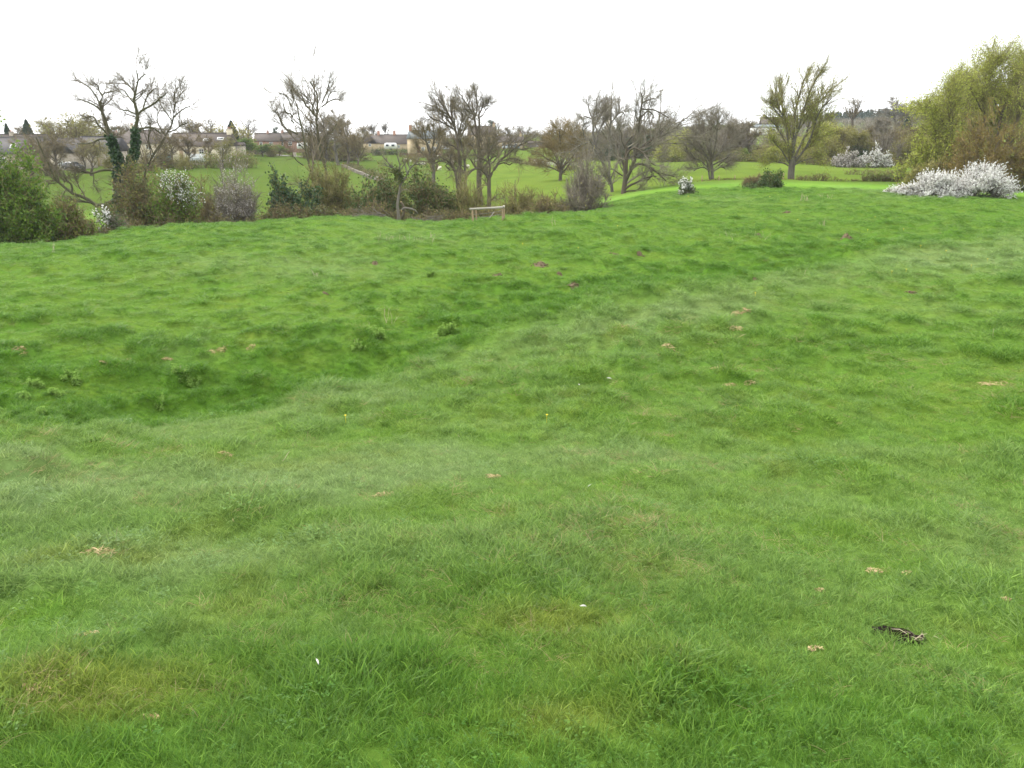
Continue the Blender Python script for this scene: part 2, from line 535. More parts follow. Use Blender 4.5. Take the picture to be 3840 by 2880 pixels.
M['bramble'] = leafy('bramble_leaf', (0.053, 0.090, 0.022), (0.150, 0.150, 0.045), 0.55, 0.25)
M['blossom'] = leafy('blossom', (0.74, 0.73, 0.69), (0.86, 0.85, 0.82), 0.6, 0.3)
M['blossom_pink'] = leafy('blossom_dull', (0.40, 0.36, 0.33), (0.62, 0.58, 0.54), 0.6, 0.25)
M['conifer'] = leafy('conifer_needles', (0.021, 0.042, 0.021), (0.045, 0.075, 0.033), 0.6, 0.1, 0.12)
M['nettle'] = leafy('nettle_leaf', (0.17, 0.29, 0.06), (0.25, 0.38, 0.09), 0.95, 0.3, spec=0.0)
M['straw'] = plain('straw', (0.52, 0.40, 0.21), (0.34, 0.24, 0.12), 0.85, 6, 3, island=0.3)
M['stalk'] = plain('dry_stalk', (0.58, 0.50, 0.36), (0.38, 0.31, 0.2), 0.85, 6, 3, island=0.2)
M['soil'] = plain('soil', (0.032, 0.018, 0.012), (0.014, 0.009, 0.006), 0.95, 14, 6, 1.0)
M['mole_soil'] = plain('molehill_soil', (0.20, 0.145, 0.085), (0.10, 0.074, 0.042), 0.95, 9, 6, 1.0)
M['timber'] = plain('timber', (0.42, 0.31, 0.19), (0.26, 0.19, 0.12), 0.8, 6, 5, 0.3, (1, 1, 6))
M['timber_grey'] = plain('weathered_timber', (0.46, 0.42, 0.36), (0.28, 0.25, 0.21), 0.85, 5, 5, 0.3, (0.3, 4, 4))
M['cut_wood'] = plain('cut_wood', (0.62, 0.43, 0.20), (0.48, 0.33, 0.15), 0.7, 8, 3)
M['white_paint'] = plain('white_paint', (0.80, 0.80, 0.78), (0.70, 0.70, 0.67), 0.4, 2, 3)
M['wire'] = plain('galvanised_wire', (0.32, 0.33, 0.33), (0.2, 0.2, 0.2), 0.5, 9, 2)

def ground_material():
    m, n, l, out = new_mat('turf')
    b = n.new('ShaderNodeBsdfPrincipled')
    b.inputs['Roughness'].default_value = 1.0
    b.inputs['Specular IOR Level'].default_value = 0.0
    at_ = n.new('ShaderNodeAttribute'); at_.attribute_name = 'turf_colour'
    tc = n.new('ShaderNodeTexCoord')
    nz = n.new('ShaderNodeTexNoise'); nz.inputs['Scale'].default_value = 5.0; nz.inputs['Detail'].default_value = 8; nz.inputs['Roughness'].default_value = 0.75
    mr = n.new('ShaderNodeMapRange'); mr.inputs['From Min'].default_value = 0.3; mr.inputs['From Max'].default_value = 0.7
    mr.inputs['To Min'].default_value = 0.72; mr.inputs['To Max'].default_value = 1.22
    nz2 = n.new('ShaderNodeTexNoise'); nz2.inputs['Scale'].default_value = 0.7; nz2.inputs['Detail'].default_value = 5
    mr2 = n.new('ShaderNodeMapRange'); mr2.inputs['From Min'].default_value = 0.3; mr2.inputs['From Max'].default_value = 0.7
    mr2.inputs['To Min'].default_value = 0.488; mr2.inputs['To Max'].default_value = 0.512
    hv = n.new('ShaderNodeHueSaturation')
    l.new(tc.outputs['Object'], nz.inputs['Vector']); l.new(tc.outputs['Object'], nz2.inputs['Vector'])
    l.new(nz.outputs['Fac'], mr.inputs['Value']); l.new(nz2.outputs['Fac'], mr2.inputs['Value'])
    l.new(at_.outputs['Color'], hv.inputs['Color'])
    l.new(mr.outputs['Result'], hv.inputs['Value']); l.new(mr2.outputs['Result'], hv.inputs['Hue'])
    l.new(hv.outputs['Color'], b.inputs['Base Color'])
    bp = n.new('ShaderNodeBump'); bp.inputs['Strength'].default_value = 0.7; bp.inputs['Distance'].default_value = 0.06
    l.new(nz.outputs['Fac'], bp.inputs['Height']); l.new(bp.outputs['Normal'], b.inputs['Normal'])
    l.new(b.outputs['BSDF'], out.inputs['Surface'])
    return m

def grass_material():
    m, n, l, out = new_mat('grass_blade')
    at_ = n.new('ShaderNodeAttribute'); at_.attribute_type = 'INSTANCER'; at_.attribute_name = 'blade_colour'
    g = n.new('ShaderNodeNewGeometry')
    r1 = n.new('ShaderNodeMapRange'); r1.inputs['To Min'].default_value = 0.70; r1.inputs['To Max'].default_value = 1.32
    r2 = n.new('ShaderNodeMapRange'); r2.inputs['To Min'].default_value = 0.512; r2.inputs['To Max'].default_value = 0.486
    hv = n.new('ShaderNodeHueSaturation')
    l.new(g.outputs['Random Per Island'], r1.inputs['Value']); l.new(g.outputs['Random Per Island'], r2.inputs['Value'])
    l.new(at_.outputs['Color'], hv.inputs['Color'])
    l.new(r1.outputs['Result'], hv.inputs['Value']); l.new(r2.outputs['Result'], hv.inputs['Hue'])
    b = n.new('ShaderNodeBsdfPrincipled')
    b.inputs['Roughness'].default_value = 0.5
    b.inputs['Specular IOR Level'].default_value = 0.22
    t = n.new('ShaderNodeBsdfTranslucent')
    ms = n.new('ShaderNodeMixShader'); ms.inputs['Fac'].default_value = 0.38
    l.new(hv.outputs['Color'], b.inputs['Base Color']); l.new(hv.outputs['Color'], t.inputs['Color'])
    l.new(b.outputs['BSDF'], ms.inputs[1]); l.new(t.outputs['BSDF'], ms.inputs[2])
    l.new(ms.outputs['Shader'], out.inputs['Surface'])
    return m

# ------------------------------------------------------------------ where the sward is lush, pale, mossy
def _blob(x, y, spots):
    s = np.zeros(np.shape(x))
    for (cx, cy, rx, ry, rot, a) in spots:
        dx, dy = x - cx, y - cy
        c, q = math.cos(rot), math.sin(rot)
        e = ((dx * c + dy * q) / rx) ** 2 + ((-dx * q + dy * c) / ry) ** 2
        s = s + a * np.exp(-e)
    return s

def _spots(rows):
    out = []
    for px, py, rx, ry, rot, a in rows:
        g = ground_at(px, py)
        out.append((g.x, g.y, rx, ry, rot, a))
    return out

LUSH = _spots([(150, 1500, 5, 3.0, 0.1, 1.0), (700, 1480, 5, 3.0, 0.2, 1.0), (1350, 1350, 5, 3.2, 0.4, 0.9), (2300, 1080, 5, 2.5, 0.2, 0.8),
               (2750, 1020, 6, 3, 0.2, 0.8), (3350, 930, 7, 3, 0.1, 0.6), (1000, 2600, 0.8, 0.4, 0.2, 1.6), (1500, 2720, 0.7, 0.35, 0, 1.5), (500, 2840, 0.4, 0.2, 0, 1.3), (2150, 2840, 0.5, 0.2, 0, 1.2), (3350, 2780, 0.6, 0.3, 0, 1.4), (2550, 2600, 0.4, 0.25, 0, 0.9), (1850, 2200, 0.6, 0.3, 0.3, 0.6),
               (3000, 2700, 0.7, 0.35, 0.3, 0.7), (2650, 2330, 0.5, 0.3, 0, 0.6), (3750, 2500, 0.6, 0.4, 0, 0.6), (3250, 1290, 2.5, 1.2, 0.3, 0.7),
               (1850, 1480, 2.6, 1.2, 0.5, 0.5), (1150, 2150, 0.8, 0.35, 0.2, 0.5), (2500, 700, 12, 8, 0, 0.3)])
PALE = _spots([(1000, 1030, 5, 3.2, 0.1, 0.9), (1550, 1750, 1.9, 0.9, 0.25, 0.8), (600, 1830, 1.8, 0.8, 0.1, 0.9), (100, 1800, 1.2, 0.7, 0, 0.7), (2250, 1220, 3.0, 1.6, 0.5, 0.6),
               (2600, 1150, 3.5, 1.2, 0.5, 0.8), (3200, 980, 6, 2.0, 0.3, 0.7), (3700, 900, 7, 2.5, 0.2, 0.6), (2200, 1700, 1.5, 0.7, 0.2, 0.5), (2900, 1500, 2.4, 0.8, 0.2, 0.45),
               (800, 2100, 0.9, 0.4, 0.2, 0.5), (3500, 1700, 1.6, 0.7, 0, 0.5), (1100, 1280, 3.5, 1.2, 0.1, 0.4), (2100, 2050, 0.8, 0.4, 0.1, 0.35), (300, 2100, 1.2, 0.5, 0.1, 0.7)])
MOSS = _spots([(2080, 2330, 0.30, 0.16, 0.3, 0.9), (2150, 2700, 0.22, 0.14, 0, 0.9), (380, 2070, 0.5, 0.22, 0.1, 0.8), (500, 2560, 0.35, 0.2, 0, 0.5), (350, 2640, 0.3, 0.16, 0, 0.5),
               (2500, 2140, 0.35, 0.18, 0, 0.5), (3600, 1450, 0.9, 0.4, 0, 0.6), (150, 2560, 0.4, 0.25, 0.2, 0.6), (1800, 1520, 0.5, 0.3, 0, 0.3), (650, 2300, 0.5, 0.25, 0.2, 0.5), (2350, 2500, 0.25, 0.12, 0, 0.5)])

THATCH = _spots([(250, 2450, 0.45, 0.35, 0.2, 0.6), (700, 2300, 0.35, 0.2, 0.2, 0.4), (150, 2620, 0.25, 0.18, 0, 0.7), (550, 2600, 0.3, 0.15, 0, 0.4), (3300, 2160, 0.3, 0.15, 0, 0.4), (3730, 1450, 0.7, 0.3, 0, 0.7), (1440, 1860, 0.6, 0.25, 0, 0.5), (2300, 1330, 0.8, 0.3, 0, 0.2)])
BARE = []            # spots where earth or heaped straw shows: (x, y, radius)
C_MID = np.array((0.148, 0.268, 0.038))
C_LUSH = np.array((0.104, 0.226, 0.024))
C_PALE = np.array((0.225, 0.318, 0.112))
C_MOSS = np.array((0.225, 0.280, 0.050))
C_DRY = np.array((0.36, 0.29, 0.14))
C_FAR = np.array((0.128, 0.182, 0.030))
C_FAR2 = np.array((0.072, 0.115, 0.022))

def sward(x, y):
    """colour of the grass (n,3) and how lush it is"""
    r = np.hypot(x, y)
    k = np.clip(r / 9.0, 0.22, 2.2)
    n1 = fbm(x, y, 2.8, 41, 3); n2 = fbm(x, y, 0.7, 43, 3); n3 = fbm(x, y, 9.0, 47, 2); n4 = fbm(x, y, 0.32, 49, 2)
    tus_ = np.clip(fbm(x, y, 0.56, 9, 3) - 0.5, 0, 1) * np.clip((r - 6) / 14, 0, 1)
    lush = np.clip(tus_ * (0.8 + 2.6 * fbm(x, y, 5.0, 91, 2)) + _blob(x, y, LUSH) * 0.55 + (n1 - 0.50) * 1.3 + (n2 - 0.5) * 1.1, 0, 1)
    pale = np.clip(_blob(x, y, PALE) * 0.75 + (n3 - 0.5) * 1.4 + (n2 - 0.52) * 1.0, 0, 1) * (1 - 0.7 * lush)
    q, k = brink(x, y)
    q = q + (n2 - 0.5) * 0.18
    kk = np.clip((0.8 - np.abs(np.arctan2(x, y))) / 0.1, 0, 1)
    lush = np.clip(lush + 0.30 * np.exp(-((q - 0.32) / 0.26) ** 2) * kk - 0.4 * np.exp(-((q + 0.16) / 0.15) ** 2), 0, 1)
    pale = np.clip(pale + 0.42 * np.exp(-((q + 0.15) / 0.15) ** 2) * kk - 0.3 * np.exp(-((q - 0.30) / 0.25) ** 2), 0, 1)
    moss = np.clip(_blob(x, y, MOSS) + (n4 - 0.62) * 1.6 * np.clip(1.4 - lush * 2, 0, 1), 0, 1) * 0.8
    c = C_MID + (C_LUSH - C_MID) * lush[:, None]
    c = c + (C_PALE - c) * pale[:, None]
    c = c + (C_MOSS - c) * (moss * np.clip(1.6 - r / 40, 0.1, 1))[:, None]
    far = np.clip((np.asarray(y) - 92) / 14, 0, 1)[:, None]
    th = np.arctan2(x, y)
    nf = np.clip((fbm(x, y, 26.0, 61, 4) - 0.42) * 2.2 + (fbm(x, y, 3.5, 63, 3) - 0.5) * 1.6, 0, 1)[:, None]
    fc = C_FAR2 * nf * 0.55 + C_FAR * (1 - nf * 0.55)
    left = np.clip((-0.02 - th) / 0.10, 0, 1)[:, None]
    fc = fc * (1 - left * 0.6) + np.array((0.062, 0.098, 0.022)) * left * 0.6
    c = c * (1 - far) + fc * far
    return c, lush, pale, moss

# ------------------------------------------------------------------ ground sheet
def build_ground():
    th = np.concatenate([np.linspace(-math.pi, -0.86, 34)[:-1], np.linspace(-0.86, 0.86, 560), np.linspace(0.86, math.pi, 34)[1:-1]])
    r = np.concatenate([[0.02, 0.3], np.exp(np.linspace(math.log(0.7), math.log(110), 430)), np.exp(np.linspace(math.log(113), math.log(700), 80)), np.exp(np.linspace(math.log(750), math.log(1600), 8))])
    TH, R = np.meshgrid(th, r)
    x = (R * np.sin(TH)).ravel(); y = (R * np.cos(TH)).ravel()
    z = H(x, y)
    V = np.stack([x, y, z], axis=1)
    nc = len(th)
    idx = np.arange(len(x)).reshape(len(r), nc)
    nx = np.roll(idx, -1, axis=1)
    Q = np.stack([idx[:-1], nx[:-1], nx[1:], idx[1:]], axis=-1).reshape(-1, 4)[:, ::-1]
    me = mesh_from('ground', V, Q, None, True)
    c, lush, pale, moss = sward(x, y)
    rr = np.hypot(x, y)
    under = np.clip((95 - rr) / 8, 0, 1)[:, None] * 0.5              # dark thatch between the blades, deepened in colour to match their self-shadow
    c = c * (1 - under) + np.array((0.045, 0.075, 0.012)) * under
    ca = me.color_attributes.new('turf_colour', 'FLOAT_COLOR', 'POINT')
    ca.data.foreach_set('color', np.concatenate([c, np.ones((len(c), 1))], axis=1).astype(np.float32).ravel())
    return tag(obj('ground', me, ground_material()), kind='structure')

build_ground()

# ------------------------------------------------------------------ grass
def blades(n, rad, h0, h1, w, lean, bend, seed, clump=0.0):
    rng = np.random.default_rng(seed)
    a = rng.uniform(0, 2 * math.pi, n); rr = rad * np.sqrt(rng.uniform(0, 1, n))
    base = np.stack([rr * np.cos(a), rr * np.sin(a), np.full(n, -0.01)], axis=1)
    h = rng.uniform(h0, h1, n)
    az = rng.uniform(0, 2 * math.pi, n)
    d0 = norm(np.stack([np.cos(az) * lean + base[:, 0] / rad * clump, np.sin(az) * lean + base[:, 1] / rad * clump, np.ones(n)], axis=1))
    side = np.stack([np.cos(az), np.sin(az), np.zeros(n)], axis=1) + np.array([0.5, -0.2, 0])
    P = [base]; d = d0; p = base
    for k in range(3):
        p = p + d * (h / 3)[:, None]
        P.append(p)
        d = norm(d + side * (bend * rng.uniform(0.2, 1.2, (n, 1))) - np.array([0, 0, 0.10 * bend]))
    P = np.stack(P, axis=1)
    W = w * rng.uniform(0.6, 1.3, (n, 1)) * np.array([[1.0, 0.9, 0.6, 0.08]])
    mb = MB()
    tube(mb, P, W, 2, rng)
    return mb.mesh('grass_tuft')

def build_grass():
    gm = grass_material()
    tufts = bpy.data.collections.new('grass_tufts')
    specs = [  # n, radius, h0, h1, half width, lean, bend, clump
        (34, 0.075, 0.025, 0.065, 0.0021, 0.6, 0.55, 0.3), (34, 0.075, 0.03, 0.075, 0.0020, 0.7, 0.6, 0.3), (30, 0.07, 0.02, 0.055, 0.0024, 0.8, 0.5, 0.2),
        (38, 0.07, 0.045, 0.10, 0.0021, 0.45, 0.40, 0.3), (38, 0.07, 0.05, 0.12, 0.0022, 0.5, 0.45, 0.3), (34, 0.065, 0.045, 0.11, 0.0024, 0.55, 0.5, 0.35),
        (26, 0.06, 0.06, 0.13, 0.0014, 0.8, 0.75, 0.5), (22, 0.06, 0.06, 0.15, 0.0013, 1.0, 0.85, 0.6),
        (14, 0.06, 0.05, 0.15, 0.0014, 1.2, 0.9, 0.8)]
    for i, s in enumerate(specs):
        o = bpy.data.objects.new('grass_tuft_%02d' % i, blades(s[0], s[1], s[2], s[3], s[4], s[5], s[6], 100 + i, s[7]))
        o.data.materials.append(gm)
        tufts.objects.link(o)
    for i, (nl, rad, ls) in enumerate(((16, 0.07, 0.0065), (8, 0.055, 0.014))):
        rg = np.random.default_rng(150 + i)
        mb = MB()
        for k in range(nl):
            aa, qq = rg.uniform(0, 6.283), rad * math.sqrt(rg.uniform(0, 1))
            p = np.array([qq * math.cos(aa), qq * math.sin(aa), rg.uniform(0.02, 0.06)])
            for m_ in range(3 if i == 0 else 1):
                az = (m_ * 2.094 + aa) if i == 0 else aa
                dv = np.array([math.cos(az), math.sin(az), rg.uniform(-0.1, 0.35)]); sv = np.array([-math.sin(az), math.cos(az), 0])
                L_ = ls * rg.uniform(0.8, 1.3)
                mb.add([p, p + dv * L_ * 0.6 + sv * L_ * 0.5, p + dv * L_ * 1.3, p + dv * L_ * 0.6 - sv * L_ * 0.5], [(0, 1, 2, 3)])
        o = bpy.data.objects.new('grass_tuft_%02d' % (9 + i), mb.mesh('clover'))
        o.data.materials.append(gm)
        tufts.objects.link(o)
    rng = np.random.default_rng(7)
    X, Y_ = [], []
    edges = np.exp(np.linspace(math.log(1.25), math.log(88), 40))
    for a, b in zip(edges[:-1], edges[1:]):
        rm = (a + b) / 2
        half = 1.40 if rm < 4 else (1.15 if rm < 8 else (0.92 if rm < 16 else 0.74))
        dens = 760.0 * min(1.0, (2.6 / rm) ** 1.0)
        n = int(dens * half * (b * b - a * a))
        k = np.arange(n)
        u1 = (k * 0.7548776662466927 + rng.uniform()) % 1.0; u2 = (k * 0.5698402909980532 + rng.uniform()) % 1.0
        jit = 0.6 / math.sqrt(max(n, 1))
        u1 = np.clip(u1 + rng.normal(0, jit, n), 0, 1); u2 = np.clip(u2 + rng.normal(0, jit * 0.3, n), 0, 1)
        r = np.sqrt(a * a + (b * b - a * a) * u1); t = (2 * u2 - 1) * half
        X.append(r * np.sin(t)); Y_.append(r * np.cos(t))
    x = np.concatenate(X); y = np.concatenate(Y_)
    hole = Vector(HOLE)
    keep = ((x - hole.x - 0.005) / 0.10) ** 2 + ((y - hole.y + 0.03) / 0.085) ** 2 > 1
    for bx, by, br in BARE:
        keep &= (x - bx) ** 2 + ((y - by) / 1.0) ** 2 > br * br
    x, y = x[keep], y[keep]
    z = H(x, y)
    c, lush, pale, moss = sward(x, y)
    n = len(x)
    r = np.hypot(x, y)
    u = rng.uniform(0, 1, n)
    wiry = np.clip(0.07 + (fbm(x, y, 0.7, 71, 2) - 0.5) * 0.5, 0.02, 0.3)
    kind = np.where(rng.uniform(0, 1, n) < lush * 0.9 + 0.12, rng.integers(3, 6, n), rng.integers(0, 3, n))
    kind = np.where(u < wiry * (1 - 0.6 * lush), rng.integers(6, 8, n), kind)
    dry = rng.uniform(0, 1, n) < np.clip(0.035 + moss * 0.10 + (fbm(x, y, 0.8, 83, 2) - 0.58) * 0.7 + _blob(x, y, THATCH) * 0.4, 0.012, 0.5)
    weed = (rng.uniform(0, 1, n) < np.clip((fbm(x, y, 0.55, 97, 2) - 0.56) * 0.9, 0.01, 0.22)) & ~dry
    kind = np.where(weed, 9 + (rng.uniform(0, 1, n) < 0.3), kind)
    kind = np.where(dry, 8, kind)
    col = c * rng.uniform(0.82, 1.2, (n, 1))
    w = (kind >= 6) & (kind < 8)
    col[w] = col[w] * 0.6 + np.array((0.20, 0.29, 0.11)) * 0.4
    col[dry] = C_DRY * rng.uniform(0.7, 1.3, (dry.sum(), 1))
    col[weed] = col[weed] * np.array((0.60, 0.72, 0.6))
    far_dry = dry & (r > 16)
    col[far_dry] = col[far_dry] * 0.45 + c[far_dry] * 0.55
    scl = 0.68 * (np.maximum(r, 2.4) / 2.4) ** 0.30 * rng.uniform(0.7, 1.25, n)
    tus = np.clip(fbm(x, y, 0.56, 9, 3) - 0.46, 0, 1)
    scl = scl * (0.80 + 2.4 * tus * np.clip(r / 12, 0.5, 1.3))
    rot = np.stack([rng.normal(0, 0.10, n), rng.normal(0.06, 0.10, n), rng.uniform(0, 2 * math.pi, n)], axis=1)
    me = bpy.data.meshes.new('grass')
    me.vertices.add(n)
    me.vertices.foreach_set('co', np.stack([x, y, z], axis=1).astype(np.float32).ravel())
    for nm, tp, arr in (('tuft_rotation', 'FLOAT_VECTOR', rot), ('tuft_size', 'FLOAT_VECTOR', np.stack([scl, scl, scl * np.clip((7.0 / r) ** 0.42, 0.38, 1.0)], axis=1)), ('tuft_kind', 'INT', kind)):
        a = me.attributes.new(nm, tp, 'POINT')
        a.data.foreach_set('vector' if tp == 'FLOAT_VECTOR' else 'value', np.asarray(arr, dtype=np.int32 if tp == 'INT' else np.float32).ravel())
    a = me.attributes.new('blade_colour', 'FLOAT_COLOR', 'POINT')
    a.data.foreach_set('color', np.concatenate([np.clip(col, 0.004, 0.8), np.ones((n, 1))], axis=1).astype(np.float32).ravel())
    o = obj('grass', me)
    ng = bpy.data.node_groups.new('grass_scatter', 'GeometryNodeTree')
    ng.interface.new_socket('Geometry', in_out='INPUT', socket_type='NodeSocketGeometry')
    ng.interface.new_socket('Geometry', in_out='OUTPUT', socket_type='NodeSocketGeometry')
    N, L = ng.nodes, ng.links
    gi, go = N.new('NodeGroupInput'), N.new('NodeGroupOutput')
    ci = N.new('GeometryNodeCollectionInfo')
    ci.inputs['Collection'].default_value = tufts
    ci.inputs['Separate Children'].default_value = True
    ci.inputs['Reset Children'].default_value = True
    ip = N.new('GeometryNodeInstanceOnPoints')
    ip.inputs['Pick Instance'].default_value = True
    def att(nm, dt):
        q = N.new('GeometryNodeInputNamedAttribute'); q.data_type = dt; q.inputs['Name'].default_value = nm
        return q.outputs['Attribute']
    e2r = N.new('FunctionNodeEulerToRotation')
    L.new(att('tuft_rotation', 'FLOAT_VECTOR'), e2r.inputs[0])
    L.new(gi.outputs[0], ip.inputs['Points'])
    L.new(ci.outputs[0], ip.inputs['Instance'])
    L.new(att('tuft_kind', 'INT'), ip.inputs['Instance Index'])
    L.new(e2r.outputs[0], ip.inputs['Rotation'])
    L.new(att('tuft_size', 'FLOAT_VECTOR'), ip.inputs['Scale'])
    L.new(ip.outputs[0], go.inputs[0])
    md = o.modifiers.new('scatter', 'NODES')
    md.node_group = ng
    print('grass tufts', n)
    return tag(o, 'short green pasture grass covering the sloping meadow', 'grass', kind='stuff')


# ------------------------------------------------------------------ trees
def crown_levels(P, R, rng, twigs, lv):
    """three vectorised generations of branches below the given limbs.  lv: list of dicts"""
    for k, s in enumerate(lv):
        P, R = spawn(P, R, s['n'], rng, s.get('t0', 0.25), 1.0, s.get('ang', (0.4, 0.9)), s['len'], s.get('seg', 3), s.get('up', 0.05),
                     s.get('gnarl', 0.15), s.get('ratio', 0.6), s.get('rmin', 0.01), s.get('drift'))
        tube(twigs, P, R, s.get('sides', 2), rng)
    return P, R

def L_frac(f, lo=0.0, taper=0.6):
    return lambda pl, t, rng: np.maximum(pl * f * (1 - taper * t), lo) * rng.uniform(0.6, 1.3, len(pl))

def L_abs(a, b):
    return lambda pl, t, rng: rng.uniform(a, b, len(pl))

def traced_tree(name, label, cat, Y, limbs, seed, bark, twigmat, lv=None, group=None, fringe=1.0, extra=None, spread=0.45, sides=7, thick=1.0, buds=2200, budmat='leaf_bud'):
    """limbs: list of (pixel points, width0, width1[, depth lean]); the first is the trunk.  Each limb gets its own way into depth."""
    rng = np.random.default_rng(seed)
    done = []                                       # (pixel pts, world pts)
    base = None
    root = None
    allP, allR = [], []
    tw = MB()
    S = 12
    pieces = []
    for li, lb in enumerate(limbs):
        pts, w0, w1 = lb[0], lb[1], lb[2]
        y0 = Y
        if done:                                    # start at the depth of the nearest limb already there
            best = 1e9
            for dp, dw in done:
                dd = np.hypot(dp[:, 0] - pts[0][0], dp[:, 1] - pts[0][1])
                j = int(dd.argmin())
                if dd[j] < best:
                    best, y0 = dd[j], dw[j, 1]
        lean = lb[3] if len(lb) > 3 else (0.0 if li == 0 else rng.uniform(-1, 1) * spread)
        pp = resample([(a, b, 0) for a, b in pts], S)[:, :2]
        seg = np.concatenate([[0], np.cumsum(np.hypot(*np.diff(pp, axis=0).T))]) * pxm(Y)
        W = np.array([at(a, b, y0 + lean * s) for (a, b), s in zip(pp, seg)])
        wob = np.cumsum(rng.normal(0, 0.012, (S, 3)) * seg[-1], axis=0) * 0.5
        W = W + wob * np.linspace(0, 1, S)[:, None]
        R = np.linspace(w0, max(w1, 4.2), S) * 0.5 * pxm(Y)
        R = R * (1 - 0.22 * np.clip((np.linspace(0, 1, S) - 0.72) / 0.28, 0, 1)) if li else R
        if li == 0:
            R = R * (1 + 0.35 * np.exp(-np.linspace(0, 9, S)))
            gz = float(H([W[0, 0]], [W[0, 1]])[0]) - 0.15
            if W[0, 2] > gz:
                W[0, 2] = gz
            root = empty(name, tuple(W[0]), label, cat, group)
        mb = MB()
        tube(mb, W[None], R[None], sides if li == 0 or w0 > 6 else 5)
        pieces.append(('trunk' if li == 0 else 'limb', mb, W, R))
        done.append((pp, W)); allP.append(W); allR.append(R)
    for nm, mb, W, R in pieces:
        mb.build(nm, bark, root, True, tuple(root.location))
    P = np.stack(allP); R = np.stack(allR)
    plen = np.linalg.norm(np.diff(P, axis=1), axis=2).sum(1)
    n1 = np.maximum((plen * 1.5 * fringe).astype(int), 3)
    n1[0] = int(n1[0] * 0.5)
    q = Y / 100.0
    lv = lv or [dict(n=n1, t0=0.22, ang=(0.35, 0.95), len=L_frac(0.50, 1.0, 0.35), seg=5, sides=4, gnarl=0.15, up=0.06, ratio=0.5),
                dict(n=6, t0=0.15, ang=(0.3, 0.85), len=L_frac(0.60, 0.8, 0.35), seg=4, sides=3, gnarl=0.15, up=0.05, ratio=0.6),
                dict(n=9, t0=0.05, ang=(0.25, 0.85), len=L_abs(0.5, 1.6), seg=3, sides=2, gnarl=0.16, up=0.04, ratio=0.8)]
    lv = [dict(s) for s in lv]
    for s, rm in zip(lv, (0.036, 0.020, 0.0105)): s['rmin'] = rm * q * thick
    if 'n' in lv[0] and lv[0]['n'] is None: lv[0]['n'] = n1
    Pe, Re = crown_levels(P, R, rng, tw, lv)
    if buds:
        q_ = Pe.reshape(-1, 3)
        q_ = q_[rng.integers(0, len(q_), buds)] + rng.normal(0, 0.10, (buds, 3))
        bb = MB(); leaves(bb, q_, 0.034 * q, rng, 0.6)
        bb.build('buds', M[budmat], root, False, tuple(root.location))
    if extra: extra(root, P, R, Pe, rng)
    tw.build('crown', twigmat, root, False, tuple(root.location))
    return root

def ivy_on(root, W, R, rng, n, thick, size=0.13, mat='ivy', name='ivy', t0=0, t1=1.0):
    """ivy leaves wrapped round a limb polyline W"""
    S = len(W)
    f = rng.uniform(t0, t1, n) * (S - 1.001)
    i = f.astype(int); w = (f - i)[:, None]
    p = W[i] * (1 - w) + W[i + 1] * w
    r = (R[i] + thick * (0.5 + vnoise(f * 3, f * 0, 1.0, 3)))[:, None]
    d = norm(rng.normal(size=(n, 3)) * np.array([1, 1, 0.5]))
    mb = MB()
    leaves(mb, p + d * r * rng.uniform(0.6, 1.15, (n, 1)), size, rng, 0.75)
    return mb.build(name, M[mat], root, False, tuple(root.location))

def dome_points(n, rng, c, rx, ry, rz, shell=0.45, low=0.0, lumps=5):
    """points through a lumpy dome (c at ground level), denser in clumps"""
    d = norm(rng.normal(size=(n, 3)))
    d[:, 2] = np.abs(d[:, 2]) * (1 - low) + low * d[:, 2]
    rad = shell + (1 - shell) * rng.uniform(0, 1, (n, 1)) ** 0.6
    az = np.arctan2(d[:, 1], d[:, 0]); el = d[:, 2]
    lump = 0.80 + 0.42 * (vnoise(az * 1.6 + 10, el * 2.6, 0.8, lumps) - 0.3)
    return np.array(c) + d * rad * lump[:, None] * np.array([rx, ry, rz])

